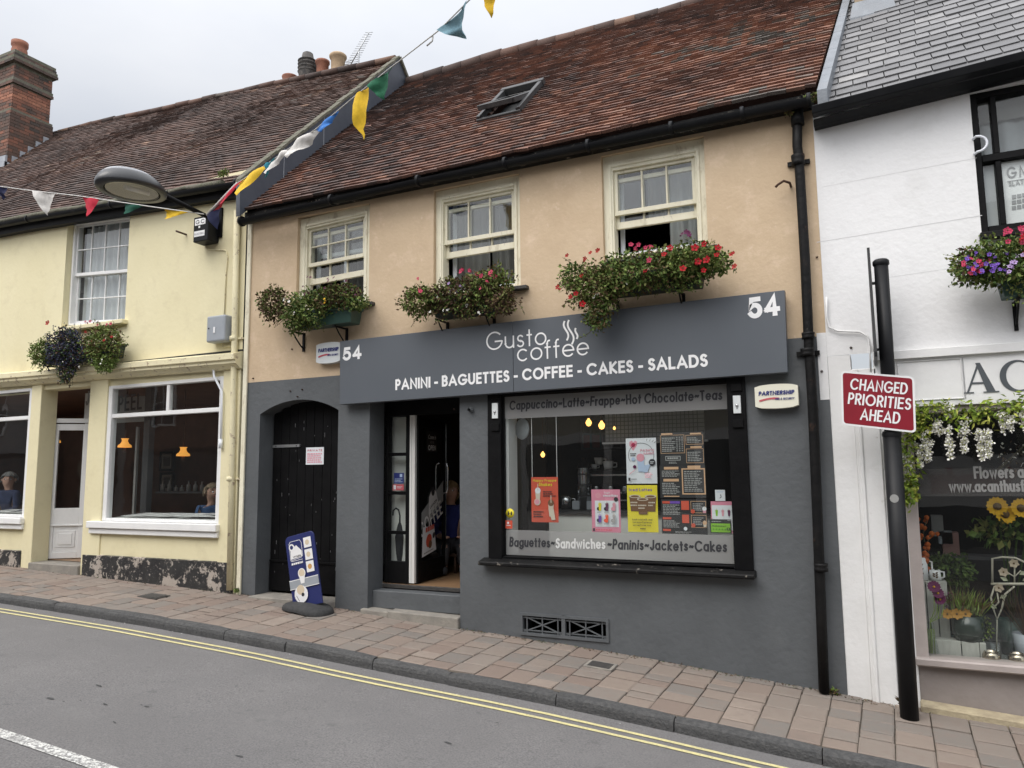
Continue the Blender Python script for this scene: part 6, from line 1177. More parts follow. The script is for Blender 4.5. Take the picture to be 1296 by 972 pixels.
mb.build('clips',t)
p=atY(1135,631,PYY-.07); t=thing('sticker','torn round white sticker on the black sign post','sticker',p); mb=MB(M['greyint']); n=14; pcx=pb.lerp(pt_,(p.z-pb.z)/(pt_.z-pb.z)).x
for i in range(n-1):
    u0=-1+2*i/(n-1); u1=-1+2*(i+1)/(n-1); r_=.034; f=lambda u:(pcx-.012+r_*u,PYY-math.sqrt(max(1e-6,.0715**2-(-.012+r_*u)**2))); c=[math.sqrt(max(0,1-u*u))*r_ for u in(u0,u1)]
    mb.face([(f(u0)[0],f(u0)[1],p.z-c[0]),(f(u1)[0],f(u1)[1],p.z-c[1]),(f(u1)[0],f(u1)[1],p.z+c[1]),(f(u0)[0],f(u0)[1],p.z+c[0])])
mb.build('disc',t)
# ================================================================== SWING PAVEMENT SIGN
base=Vector((-6.07,-.29,pav(-6.07,-.29)))
t=thing('pavement_sign','navy coffee pavement sign leaning on a black rubber base','pavement sign',base)
mb=MB(M['rubber']); n=36; vs=[];fs=[]
L_=.345; Wd=.20; rot=R(-8)
prof=[(1,0),(1.0,.02),(.97,.045),(.88,.065),(.5,.085),(.2,.09),(0,.09)]
for rs,h in prof:
    for j in range(n):
        a=2*math.pi*j/n; u=math.copysign(abs(math.cos(a))**.75,math.cos(a))*L_*rs; v=math.copysign(abs(math.sin(a))**.75,math.sin(a))*Wd*rs; arch=-.035*max(0,1-(u/L_/.65)**2)
        x=u*math.cos(rot)-v*math.sin(rot); y=u*math.sin(rot)+v*math.cos(rot); zz=h-.06*0+(.10*(u/L_)**2*.0)
        lift=.022*(1-abs(u/L_)) if h<.03 else .012*(1-(u/L_)**2)
        vs.append((base.x+x,base.y+y,pav(base.x+x,base.y+y)+h+max(0,lift)))
for i in range(len(prof)-1): fs+=[(i*n+j,i*n+(j+1)%n,(i+1)*n+(j+1)%n,(i+1)*n+j) for j in range(n)]
mb.add(vs,fs,None,.5,True); mb.build('rubber_base',t)
py_=-.30; q=[atY(371,768,py_),atY(410.5,757,py_),atY(396,671,py_),atY(363,678,py_)]
ux_=((q[1]-q[0])+(q[2]-q[3]))/2; uz_=((q[3]-q[0])+(q[2]-q[1]))/2; w_,h_=ux_.length,uz_.length; ex_,ez_=ux_/w_,uz_/h_; un_=ux_.cross(uz_).normalized(); o=q[0]
o=q[0]-ez_*.03; h_+=.03; uz_=ez_*h_
pl=[(0,0),(w_,0)]+[(w_-.06+.06*math.cos(R(a)),h_-.06+.06*math.sin(R(a))) for a in range(0,91,15)]+[(.06+.06*math.cos(R(a)),h_-.06+.06*math.sin(R(a))) for a in range(90,181,15)]
mb=MB(M['navyprint']); k=len(pl); f0=[o+ex_*u+ez_*v for u,v in pl]; f1=[p-un_*.02 for p in f0]; mb.add(f0+f1,[tuple(range(k)),tuple(range(k,2*k))[::-1]]+[(i,k+i,k+(i+1)%k,(i+1)%k) for i in range(k)]); mb.build('panel',t,bevel=.003)
mb=MB(M['signwhite']); P=Panel(mb,o,ux_,uz_); C1=mat('print_crema',(.62,.52,.38)); C2=mat('print_caramel',(.55,.30,.10))
P.ring([(.12,.66),(.50,.68),(.55,.70),(.55,.88),(.50,.92),(.17,.92),(.12,.89),(.12,.66)],.006,M['signwhite']); P.poly([(.13,.675),(.53,.69),(.53,.77),(.36,.86),(.32,.84),(.27,.87),(.15,.83)],M['signwhite']); P.disc(.20,.84,.095,M['signwhite']); P.disc(.20,.84,.055,M['navyprint']); P.text('LAVAZZA',.22,.50,.695,.022,M['ink'],.24); P.rect(.14,.645,.54,.652,M['signwhite']); P.lines(.14,.54,.585,.625,1,M['signwhite'],fill=.7,rag=.05,seed=3)
for i,(a,b) in enumerate(((.79,.93),(.62,.765),(.45,.60))): P.rect(.64,a,.90,b,M['signwhite']); P.disc(.76,(a+b)/2,.07,(C1,C1,C2)[i]); 
P.rect(.0,.265,1.0,.385,M['greybox']); P.rect(0,.38,1,.39,M['signwhite']); P.rect(0,.262,1,.27,M['signwhite'])
P.disc(.46,.46,.13,M['signwhite']); P.disc(.46,.465,.10,C1); P.poly([(.36,.42),(.56,.42),(.52,.32),(.40,.32)],M['signwhite']); P.disc(.36,.18,.23,M['signwhite']); P.disc(.36,.24,.13,C1); P.disc(.42,.17,.05,M['ink']); P.ring([(.2,.17),(.28,.09)],.006,M['ink']); mb.build('artwork',t)
# ================================================================== COVERS IN THE FOOTWAY
for i,(cx,cy,w,d,lab) in enumerate(((-2.42,-.46,.27,.21,'square dark iron cover in a pale frame below the cellar grille'),(-8.30,-.58,.34,.22,'worn iron cover in the pavement before the cream shop'),(1.18,-.52,.32,.20,'small rusty rectangular cover in the pavement by the flower shop'))):
    t=thing('access_cover',lab,'cover',(cx,cy,pav(cx,cy)),'iron covers set in the pavement'); S=lambda x,y,h:(x,y,pav(x,y)+h)
    mb=MB(M['stone']); 
    def slabq(x0,x1,y0,y1,h,m): mb.hexa([S(x0,y0,-.03),S(x1,y0,-.03),S(x1,y1,-.03),S(x0,y1,-.03),S(x0,y0,h),S(x1,y0,h),S(x1,y1,h),S(x0,y1,h)],m)
    fm=M['stone'] if i==0 else M['ironcover']; slabq(cx-w/2,cx+w/2,cy-d/2,cy+d/2,.008,fm); mb.build('frame',t); mb=MB(M['ironcover']); slabq(cx-w/2+.03,cx+w/2-.03,cy-d/2+.03,cy+d/2-.03,.012,M['ironcover'] if i<2 else M['rust']); mb.build('lid',t)
# ================================================================== BUNTING
def cloth(mb,a,b,tip,m,seed,curl=.05,n=9):
    a=Vector(a);b=Vector(b);tip=Vector(tip); nrm=(b-a).cross(tip-a).normalized(); idx={}
    rr=random.Random(seed); s0=rr.random()*30; vs=[];fs=[]
    for i in range(n+1):
        for j in range(n+1-i):
            u=j/n; v=i/n; p=a+(b-a)*u+(tip-a)*v; k=.35+v
            p+=nrm*(curl*k*(math.sin(u*6+v*4+s0)+.7*noise.noise((u*3+s0,v*3,0)))); p+=(b-a).normalized()*(curl*.9*k*noise.noise((v*3.5+s0,u*2,4))); idx[i,j]=len(vs); vs.append(p)
    for i in range(n):
        for j in range(n-i):
            fs.append((idx[i,j],idx[i,j+1],idx[i+1,j]))
            if j<n-i-1: fs.append((idx[i,j+1],idx[i+1,j+1],idx[i+1,j]))
    mb.add(vs,fs,m,.5,True)
def fmat(n,c): 
    m=mat('cloth_'+n,c,tuple(q*.8 for q in c),s=20,r=.9); 
    return m
FC={'white':fmat('white',(.66,.64,.61)),'red':fmat('red',(.50,.02,.045)),'green':fmat('green',(.01,.085,.055)),'yellow':fmat('yellow',(.70,.45,.02)),'navy':fmat('navy_flag',(.014,.018,.06)),'blue':fmat('blue_flag',(.045,.19,.56)),'pale':fmat('pale_blue',(.20,.36,.44)),'emerald':fmat('emerald',(.006,.11,.05)),'turq':fmat('turquoise',(.05,.32,.42))}
strm=mat('string',(.55,.54,.52),r=.9)
# along the street, eaves of the cream shop
SL=[(-90,224,-1.5),(0,236,-1.0),(45,242,-.85),(100,248,-.7),(160,257,-.6),(215,265,-.5),(258,271,-.42)]
t=thing('bunting','string of coloured pennants sagging below the cream shop gutter','bunting',atY(0,236,-1.0)); SP=[atY(*p) for p in SL]
mb=MB(strm); mb.tube(SP,.007,6); mb.build('string',t)
def onS(px,SL): return next((Vector(atY(px,a[1]+(b[1]-a[1])*(px-a[0])/(b[0]-a[0]),a[2]+(b[2]-a[2])*(px-a[0])/(b[0]-a[0]))) for a,b in zip(SL,SL[1:]) if px<=b[0]),None)
def flag(t,SL,pa,pb,tip,c,seed,curl=.04,lab=None):
    a,b=onS(pa,SL),onS(pb,SL); y=(a.y+b.y)/2; tp=atY(tip[0],tip[1],y+.03); mb=MB(); cloth(mb,a,b,tp,FC[c],seed,curl); o=mb.build('flag',t); o['label']=lab or f'{c} pennant'
flag(t,SL,-12,10,(2,252),'navy',1); flag(t,SL,41,70,(56,272),'white',2); flag(t,SL,103,126,(114,275),'red',3); flag(t,SL,156,182,(160,271),'green',4,.03); flag(t,SL,208,240,(210,277),'yellow',5,.03); flag(t,SL,-60,-34,(-46,262),'yellow',6)
# up across the street, over the cafe roof
SR=[(262,272,-.42),(278,254,-.45),(300,232,-.5),(340,206,-.8),(370,185,-1.02),(400,163,-1.25),(450,121,-1.6),(490,89,-2.0),(525,62,-2.35),(556,38,-2.7),(592,2,-3.1),(640,-45,-3.6)]
t=thing('bunting','limp wind-twisted pennants strung from the lamp up over the street','bunting',atY(262,272,-.42)); SP2=[atY(*p) for p in SR]+[Vector((1.5,-9.4,5.6))]
mb=MB(strm); mb.tube(SP2,.0055,6); p,q=onS(262,SR),onS(300,SR); mb.tube([p,q],.02,6); mb.build('string',t)
flag(t,SR,262,281,(272,290),'navy',7,.03); flag(t,SR,276,307,(277,270),'red',8,.06); flag(t,SR,300,342,(304,250),'yellow',9,.05); flag(t,SR,338,350,(330,222),'turq',10,.05); flag(t,SR,348,366,(345,224),'white',11,.08,'crumpled off white pennant'); flag(t,SR,364,404,(372,204),'white',12,.09,'second crumpled off white pennant'); flag(t,SR,398,428,(412,168),'blue',13,.05); flag(t,SR,449,466,(452,176),'yellow',14,.05,'long yellow pennant hanging straight'); flag(t,SR,468,498,(476,124),'emerald',15,.06); flag(t,SR,556,594,(578,50),'pale',16,.06,'pale blue pennant filled by the wind'); flag(t,SR,613,625,(618,22),'yellow',17,.03,'yellow pennant at the top edge')
# frayed end
mb=MB(strm); a=onS(545,SR); mb.tube([a,atY(548,46,-2.6),atY(547,52,-2.6),atY(540,58,-2.6)],.007,5); mb.build('loose_thread',t)
# ================================================================== PEOPLE
def skin_mesh(name, verts, edges, radii, m, parent, sub=2):
    off=world_loc(parent); me=bpy.data.meshes.new(name); me.from_pydata([Vector(v)-off for v in verts],edges,[]); o=bpy.data.objects.new(name,me); COL.objects.link(o)
    md=o.modifiers.new('skin','SKIN'); 
    for i,r_ in enumerate(radii): me.skin_vertices[0].data[i].radius=(r_,r_)
    me.skin_vertices[0].data[0].use_root=True
    o.modifiers.new('sub','SUBSURF').levels=sub
    dg=bpy.context.evaluated_depsgraph_get(); me2=bpy.data.meshes.new_from_object(o.evaluated_get(dg)); o.modifiers.clear(); o.data=me2; bpy.data.meshes.remove(me)
    me2.materials.clear(); me2.materials.append(m); me2.polygons.foreach_set('use_smooth',[True]*len(me2.polygons)); me2.name=name; o.parent=parent
    return o
def person(label, feet, yaw, seat, hair, top, legs, group=None, hairlong=0.0, glasses=False, lean=0.0, scale=1.0, headyaw=0.0):
    """feet: floor point under the hips; yaw: direction faced; seat: None or seat height"""
    t=thing('person',label,'person',feet,group); F=Vector(feet); c,s=math.cos(yaw),math.sin(yaw); S=scale
    def W_(x,y,z): return (F.x+(x*c-y*s)*S, F.y+(x*s+y*c)*S, F.z+z*S)   # x right, y forward
    hz=.92 if seat is None else seat+.10; th=hz-.0
    sh=hz+.50
    V=[];E_=[];Rr=[];idx={}
    def J(n,p,r_,par=None):
        idx[n]=len(V); V.append(W_(*p)); Rr.append(r_*S)
        if par: E_.append((idx[par],idx[n]))
    J('hip',(0,0,hz),.13); J('waist',(0,lean*.3,hz+.18),.12,'hip'); J('chest',(0,lean*.7,hz+.38),.135,'waist'); J('neck0',(0,lean,sh+.02),.075,'chest'); J('neck',(0,lean+.01,sh+.08),.060,'neck0'); J('jaw',(0,lean+.025,sh+.145),.088,'neck'); J('skull',(0,lean+.015,sh+.225),.112,'jaw'); J('crown',(0,lean+.005,sh+.30),.095,'skull')
    hy=headyaw; nx,ny=math.sin(hy),math.cos(hy)
    J('nose',(nx*.12,lean+.02+ny*.125,sh+.205),.018,'skull')
    for q in (-1,1):
        J(f'sh{q}',(q*.17,lean,sh-.03),.062,'chest'); J(f'el{q}',(q*.23,lean+.05,sh-.30),.045,f'sh{q}')
        J(f'wr{q}',(q*.17,lean+.28,sh-.36) if seat is not None else (q*.22,.10,sh-.56),.033,f'el{q}'); J(f'hand{q}',(q*.13,lean+.37,sh-.37) if seat is not None else (q*.21,.13,sh-.65),.034,f'wr{q}')
        for k in range(4): J(f'f{q}{k}',((q*.13+(k-1.5)*.02,lean+.44-.01*abs(k-1),sh-.38) if seat is not None else (q*.21,.14+(k-1.5)*.018,sh-.735+.01*abs(k-1))),.009,f'hand{q}')
        J(f'th{q}',((q*.10-q*.055,lean+.42,sh-.365) if seat is not None else (q*.18,.18,sh-.69)),.011,f'hand{q}')
        if seat is None:
            J(f'hp{q}',(q*.09,0,hz-.06),.10,'hip'); J(f'kn{q}',(q*.10,.02,.48),.068,f'hp{q}'); J(f'an{q}',(q*.10,-.01,.09),.046,f'kn{q}'); J(f'toe{q}',(q*.12,.14,.04),.04,f'an{q}')
        else:
            J(f'hp{q}',(q*.09,.06,hz-.02),.10,'hip'); J(f'kn{q}',(q*.12,.43,hz+.0),.07,f'hp{q}'); J(f'an{q}',(q*.12,.40,.09),.046,f'kn{q}'); J(f'toe{q}',(q*.13,.54,.04),.04,f'an{q}')
    skin_mesh('body',V,E_,Rr,M['skin'],t)
    def sub_(names,edges,grow,m,nm):
        id2={n:i for i,n in enumerate(names)}; skin_mesh(nm,[V[idx[n]] for n in names],[(id2[a],id2[b]) for a,b in edges],[Rr[idx[n]]+grow for n in names],m,t)
    J('hem',(0,.0,hz-.12),.135,'hip')
    sub_(['hem','hip','waist','chest','neck0','sh-1','el-1','wr-1','sh1','el1','wr1'],[('hem','hip'),('hip','waist'),('waist','chest'),('chest','neck0'),('chest','sh-1'),('sh-1','el-1'),('el-1','wr-1'),('chest','sh1'),('sh1','el1'),('el1','wr1')],.018*S,top,'jacket')
    sub_(['hip','hp-1','kn-1','an-1','hp1','kn1','an1'],[('hip','hp-1'),('hp-1','kn-1'),('kn-1','an-1'),('hip','hp1'),('hp1','kn1'),('kn1','an1')],.014*S,legs,'trousers')
    sub_([f'an-1','toe-1'],[('an-1','toe-1')],.012*S,M['ink'],'shoe'); sub_(['an1','toe1'],[('an1','toe1')],.012*S,M['ink'],'shoe')
    # hair: a cap of short strands following the skull, open over the face
    hb=MB(hair); H=Vector(W_(0,lean+.008,sh+.25)); fwd=Vector(W_(nx,ny,0))-Vector(W_(0,0,0)); fwd.normalize(); rr=random.Random(int(abs(F.x)*100))
    for i in range(520):
        d=rdir(rr); f=d.dot(fwd)
        if f>.30 and d.z<.50: continue
        if d.z<-.35-hairlong*1.2: continue
        p=H+Vector((d.x*.112,d.y*.114,d.z*.122))*S; q=d*.4+Vector((0,0,-.75-hairlong)); leaf(hb,p+d*.004,q,d,.055*S*(1+hairlong),.022*S,hair,rr.random())
    hb.ball(H-fwd*.012*S,.097*S,hair,8,.104*S) if False else None
    vs=[];fs=[]; n=14
    for i in range(n+1):
        for j in range(2*n):
            th_=math.pi*i/n; ph=math.pi*j/n; d=Vector((math.sin(th_)*math.cos(ph),math.sin(th_)*math.sin(ph),math.cos(th_))); vs.append(H+Vector((d.x*.106,d.y*.108,d.z*.116))*S)
    for i in range(n):
        for j in range(2*n):
            d=(vs[i*2*n+j]-H).normalized(); 
            if (d.dot(fwd)>.25 and d.z<.5) or d.z<-.35-hairlong: continue
            fs.append((i*2*n+j,i*2*n+(j+1)%(2*n),(i+1)*2*n+(j+1)%(2*n),(i+1)*2*n+j))
    hb.add(vs,fs,hair,.5,True); hb.build('hair',t)
    side=Vector((fwd.y,-fwd.x,0)); eb=MB(M['vinyl'])
    E0_=Vector(W_(0,lean+.015,sh+.228))
    for q in (-1,1): e=E0_+fwd*.099*S+side*q*.032*S; eb.ball(e,.014*S,M['vinyl'],5); eb.ball(e+fwd*.009*S,.008*S,M['ink'],4); eb.ball(E0_+side*q*.102*S+Vector((0,0,-.01)),.018*S,M['skin'],5,.028*S); eb.bar(e+Vector((0,0,.020*S))-side*.014*S+fwd*.006,e+Vector((0,0,.020*S))+side*.014*S+fwd*.006,.006*S,.004*S,hair)
    eb.bar(E0_+fwd*.106*S-side*.022*S+Vector((0,0,-.062*S)),E0_+fwd*.106*S+side*.022*S+Vector((0,0,-.062*S)),.008*S,.007*S,M['inkred']); eb.build('face_features',t)
    if glasses:
        gb_=MB(M['ink']); 
        for q in (-1,1): e=E0_+fwd*.112*S+side*q*.033*S; gb_.tube([e+side*.024*S*math.cos(k*.524)+Vector((0,0,.018*S*math.sin(k*.524))) for k in range(13)],.0025*S,5); gb_.tube([e+side*q*.024*S,e+side*q*.055*S-fwd*.09*S],.0025*S,5)
        gb_.build('glasses',t)
    return t
hd=atY(11,606,.95); person('grey haired person in glasses and a dark jacket seated in the left tea room window',(hd.x,.95+.1,.44),R(195),max(.2,hd.z-.44-.50-.10-.235),M['hairgrey'],M['navy'],M['navy'],glasses=True,lean=.10,headyaw=R(-38))
hd=atY(263,622,1.05); person('fair haired person in blue seated at the right edge of the tea room window',(hd.x+.02,1.05+.05,.44),R(235),max(.12,hd.z-.44-.50-.10-.235),M['hairfair'],M['blue'],M['navy'],lean=.10,headyaw=R(-15))
hd=atY(570,630,1.6); hs_=max(.25,hd.z-.40-.835); person('blond haired person in dark blue seated inside the cafe doorway',(hd.x,1.6,.40),R(215),hs_,M['hairblond'],M['royal'],M['ink'],hairlong=.45,lean=.02,headyaw=R(-30))
CH=[(hd.x,1.6,.40,hs_,'low dark chair inside the cafe doorway under the blond person')]
hd=atY(11,606,.95); CH.append((hd.x,1.05,.44,max(.2,hd.z-.44-.835),'dark chair under the grey haired person in the tea room')); hd=atY(263,622,1.05); CH.append((hd.x+.02,1.10,.44,max(.12,hd.z-.44-.835),'dark chair under the fair haired person in blue'))
# chairs and tables under the two seated figures
def seat(label,x,y,z0,h):
    t=thing('chair',label,'chair',(x,y,z0)); mb=MB(M['rust']); mb.box(x-.2,x+.2,y-.2,y+.2,z0+h-.04,z0+h); mb.build('seat',t,bevel=.01)
    for sx in (-1,1):
        for sy in (-1,1): mb=MB(M['rust']); mb.tube([(x+sx*.18,y+sy*.18,z0),(x+sx*.17,y+sy*.17,z0+h-.03)],.018,6); mb.build('leg',t)
    mb=MB(M['rust']); mb.box(x-.19,x+.19,y+.19,y+.22,z0+h+.12,z0+h+.40); mb.box(x-.19,x-.16,y+.19,y+.215,z0+h,z0+h+.12); mb.box(x+.16,x+.19,y+.19,y+.215,z0+h,z0+h+.12); mb.build('backrest',t)
for a in CH: seat(a[4],a[0],a[1],a[2],a[3])
# ================================================================== FLOWER SHOP WINDOW
def fp(px,py,y=.42): return atY(px,py,y)
GB=atY(1230,829,.35).z
cw=mat('crate_white',(.46,.46,.42),(.38,.38,.34),s=6,r=.7,stretch=(6,6,1),stain=[(22,.66,.75,(.3,.28,.24),.5)])
a,b=fp(1163,814,.40),fp(1198,736,.40); t=thing('crate','tall white wooden crate under the tin jugs','crate',(a.x,.4,.07),'white crates in the flower shop window'); mb=MB(cw); z=b.z
n=3
for i in range(n): x0=a.x+(b.x-a.x)*i/n; x1=a.x+(b.x-a.x)*(i+1)/n; mb.box(x0+.004,x1-.004,.36,.385,.07,z)
mb.box(a.x,b.x,.385,.66,z-.03,z-.002); mb.box(b.x-.025,b.x-.001,.386,.66,.07,z-.031); mb.build('boards',t,bevel=.003)
a,b=fp(1167,831,.24),fp(1247,813,.24); t=thing('crate','low white wooden crate step along the shop window glass','crate',(a.x,.25,.07),'white crates in the flower shop window'); mb=MB(cw); m_=(a.x+b.x)/2+.06; zt=b.z
mb.box(a.x,m_-.004,.20,.225,.068,zt); mb.box(m_+.004,b.x-.05,.20,.225,.068,zt); mb.box(b.x-.046,b.x,.195,.23,.068,zt); mb.box(a.x,b.x,.228,.355,zt-.025,zt-.002); mb.build('boards',t,bevel=.003)
def jug(label,px,py0,py1,w):
    p=fp(px,py1,.46); zt_=fp(px,py0,.46).z; p.z=max(p.z,z); h=zt_-p.z; t=thing('tin_jug',label,'jug',p,'white tin jugs on the crate'); mb=MB(M['vinyl']); mb.lathe([(0,.002),(w,.002),(w*.93,h),(w*.88,h),(w*.88,.01)],p,20); mb.build('body',t); mb=MB(M['vinyl']); mb.tube([p+Vector((w*.9,0,h*.85)),p+Vector((w*1.5,0,h*.8)),p+Vector((w*1.5,0,h*.35)),p+Vector((w*.95,0,h*.2))],.008,6); mb.build('handle',t); mb=MB(DRY[0]); 
    for k in range(5): leaf(mb,p+Vector((.0,-w*1.0,h*(.25+.1*k))),Vector(((-1)**k,0,.8)),Vector((0,-1,0)),.03,.018,DRY[0])
    mb.build('printed_sprig',t); return p,h
jp,jh=jug('larger white tin jug holding orange lantern stems',1166,705,735,.062); jug('smaller white tin jug beside the one with orange stems',1184,721,736,.048)
rr=random.Random(31)
t=thing('lantern_stems','orange chinese lantern stems standing in the larger tin jug','flowers',jp+Vector((0,0,jh*.6))); mb=MB(M['stem']); fb=MB(M['orangefl'])
for k,(px,py) in enumerate(((1160,660),(1176,656),(1183,672),(1156,675))):
    e=fp(px,py,.46); s_=jp+Vector((0,0,jh*.3)); pts=[s_.lerp(e,i/6)+Vector((.03*math.sin(i),0,0)) for i in range(7)]; mb.tube(pts,.004,5)
    for i in range(1,7):
        for _ in range(2): c=pts[i]+Vector((rr.uniform(-.03,.03),rr.uniform(-.03,.03),rr.uniform(-.03,.02))); r_=rr.uniform(.018,.028); fb.lathe([(0,-r_*1.3),(r_*.6,-r_*.6),(r_,.1*r_),(r_*.6,r_*.8),(0,r_)],c,8,axis=(rr.uniform(-.4,.4),rr.uniform(-.4,.4),1))
mb.build('stems',t); fb.build('lanterns',t)
def bottle_vase():
    p=fp(1180,828,.16); p.z=.067; zt_=fp(1180,788,.16).z; h=zt_-p.z; t=thing('glass_vase','slim glass vase full of green stems with purple flowers','vase',p); mb=MB(M['pane']); mb.lathe([(.03,0),(.05,.02),(.055,.08),(.032,h*.7),(.03,h)],p,16); mb.build('glass',t)
    t2=thing('purple_flowers','purple daisies on long stems standing in the slim glass vase','flowers',p+Vector((0,0,.02))); mb=MB(GREEN[3]); fb=MB(M['maroonfl'])
    for (px,py,r_) in ((1182,743,.055),(1187,751,.05),(1190,759,.05),(1177,782,0),(1197,756,0)):
        e=fp(px,py,.2); mb.tube([p+Vector((rr.uniform(-.02,.02),0,.02)),p+Vector((0,0,h)),p.lerp(e,.6)+Vector((.01,0,.05)),e],.004,5)
        if r_: flower(fb,e,Vector((rr.uniform(-.3,.3),-1,.5)),r_,M['maroonfl'],M['yellowfl'],14); flower(fb,e+Vector((0,.01,0)),Vector((0,-1,.6)),r_*.8,M['maroonfl'],M['yellowfl'],11)
    for k in range(12): q=p+Vector((rr.uniform(-.03,.03),rr.uniform(-.02,.02),.01)); mb.tube([q,q+Vector((rr.uniform(-.01,.01),0,h*.8))],.004,4)
    mb.build('stems',t2); fb.build('blooms',t2)
bottle_vase()
p=fp(1227,810,.3); p.z=zt-.001; bt=fp(1227,778,.3).z; t=thing('glass_bowl','dark green glass bowl planted with heather and small yellow flowers','planter',p); mb=MB(mat('green_glass',(.022,.034,.026),r=.15)); h=bt-p.z; mb.lathe([(0,0),(.105,.0),(.122,h*.3),(.125,h),(.115,h),(.112,h*.4),(0,.02)],p,24); mb.build('bowl',t)
pl=MB(GREEN[2])
for i in range(260):
    q=p+Vector((rr.uniform(-.11,.11),rr.uniform(-.09,.09),h)); d=Vector((rr.gauss(0,.35)+.1,rr.gauss(0,.3),1)).normalized(); L2=rr.uniform(.08,.26); leaf(pl,q,d,rdir(rr),L2,.012,rr.choice([GREEN[2],GREEN[3],DRY[0],LIME[1]]))
clump(pl,p+Vector((-.12,0,h+.10)),(.06,.06,.10),160,[M['maroonfl'],DRY[1]],.02,rr); clump(pl,p+Vector((.10,-.03,h*.55)),(.10,.07,.12),160,GREEN,.028,rr); pl.build('heather',t)
fb=MB(M['yellowfl'])
for px in (1199,1211,1222): flower(fb,fp(px,777,.2),Vector((0,-1,.2)),.048,mat('petal_gold',(.34,.17,.02)) if 'petal_gold' not in bpy.data.materials else bpy.data.materials['petal_gold'],M['fleye'],8)
fb.build('blooms',t)
p=fp(1200,722,.62); t=thing('house_plant','leafy dark green plant behind the white crates','plant',(p.x,.62,.07)); mb=MB(GREEN[1]); clump(mb,p,(.22,.16,.17),700,GREEN[:2],.05,rr); mb.tube([(p.x,.62,.07),(p.x,.62,p.z)],.012,6,M['stem']); mb.build('foliage',t); mb=MB(M['trough']); mb.lathe([(0,0),(.08,0),(.10,.16),(.09,.16),(0,.14)],(p.x,.62,.068),16); mb.build('pot',t)
# wire plant stand
t=thing('wire_stand','cream painted wire plant stand with scrolls and leaves','plant stand',fp(1275,800,.5)); cr_=mat('cream_wire',(.50,.47,.38),r=.6); mb=MB(cr_); Y5=.5
F5=lambda px,py,y=Y5: atY(px,py,y)
mb.tube([F5(1256,738),F5(1256,707),F5(1268,705),F5(1285,706),F5(1300,713),F5(1312,730),F5(1313,738)],.009,6); mb.tube([F5(1254,739),F5(1315,739)],.012,6); mb.tube([F5(1254,739,.75),F5(1315,739,.75)],.012,6); 
mb.tube([F5(1259,742),F5(1254,756),F5(1257,770),F5(1262,784),F5(1268,770),F5(1272,752),F5(1284,742)],.008,6); mb.tube([F5(1257,770),F5(1264,762),F5(1262,750)],.006,6); mb.tube([F5(1313,740),F5(1312,830)],.008,6); mb.tube([F5(1262,784),F5(1261,832)],.005,6); mb.tube([F5(1284,738),F5(1284,712)],.006,6); mb.tube([F5(1284,730),F5(1274,724)],.005,5); mb.tube([F5(1284,730),F5(1292,722)],.005,5)
mb.build('wirework',t)
mb=MB(cr_); lw=mat('wire_leaf',(.36,.38,.26),r=.6)
for px,py,dx in ((1278,727,-1),(1276,735,-1),(1290,727,1),(1294,735,1),(1265,757,1),(1262,770,-1)): leaf(mb,F5(px,py,.49),Vector((dx,0,.5)),Vector((0,-1,0)),.065,.04,lw)
for px,py in ((1283,713),(1270,724),(1264,744)): flower(mb,F5(px,py,.49),Vector((0,-1,.1)),.042,mat('wire_rose',(.40,.33,.24)) if 'wire_rose' not in bpy.data.materials else bpy.data.materials['wire_rose'],M['fleye'],6)
mb.build('wire_leaves',t)
p=fp(1263,829,.40); p.z=.067; h=fp(1263,781,.40).z-p.z; t=thing('glass_vase','broad clear glass vase behind the silver globes','vase',p); mb=MB(M['pane']); mb.lathe([(0,0),(.10,0),(.125,h*.55),(.115,h)],p,20); mb.build('glass',t)
for i,(px,lab) in enumerate(((1254.5,'left silver glass candle globe on the window bed'),(1287,'right silver glass candle globe on the window bed'))):
    p=fp(px,826,.17); p.z=.067+.062; t=thing('candle_globe',lab,'candle holder',p-Vector((0,0,.062)),'silver candle globes'); mb=MB(mat('mercury_glass',(.55,.48,.38),(.30,.25,.19),s=30,r=.18,metal=.9)); mb.lathe([(0,-.062),(.045,-.055),(.07,-.01),(.066,.03),(.05,.058),(.046,.058),(.06,.02),(.0,-.05)],p,20); mb.build('globe',t)
p=fp(1300,815,.42); p.z=.067; t=thing('metal_bucket','galvanised bucket at the right edge of the flower window','bucket',p); mb=MB(M['greybox']); mb.lathe([(0,0),(.08,0),(.105,.24),(.10,.24),(.075,.01)],p,18); mb.build('body',t); mb=MB(DRY[0]); 
for i in range(60): e=p+Vector((rr.gauss(-.05,.10),rr.gauss(0,.05),rr.uniform(.35,.62))); mb.tube([p+Vector((0,0,.2)),e],.002,3,DRY[rr.randint(0,1)],False)
mb.build('dry_twigs',t)
t=thing('sunflowers','bunch of yellow sunflowers high in the flower shop window','flowers',fp(1275,790,.7)); mb=MB(GREEN[1]); fb=MB(M['yellowfl']); B_0=Vector((fp(1280,790,.7).x,.7,.3))
for px,py in ((1262,641),(1272,651),(1292,643),(1310,648)):
    e=fp(px,py,.45); mb.tube([B_0,B_0.lerp(e,.6)+Vector((0,0,.1)),e],.008,6); d=Vector((rr.uniform(-.2,.2),-1,.15)); flower(fb,e,d,.085,M['yellowfl'],M['fleye'],15); flower(fb,e+Vector((0,.008,0)),d,.078,M['yellowfl'],M['fleye'],12); fb.ball(e+Vector((0,-.01,0)),.034,M['fleye'],6)
clump(mb,fp(1270,672,.5),(.28,.12,.13),150,GREEN[:3],.085,rr); mb.build('stems_and_leaves',t); fb.build('blooms',t)
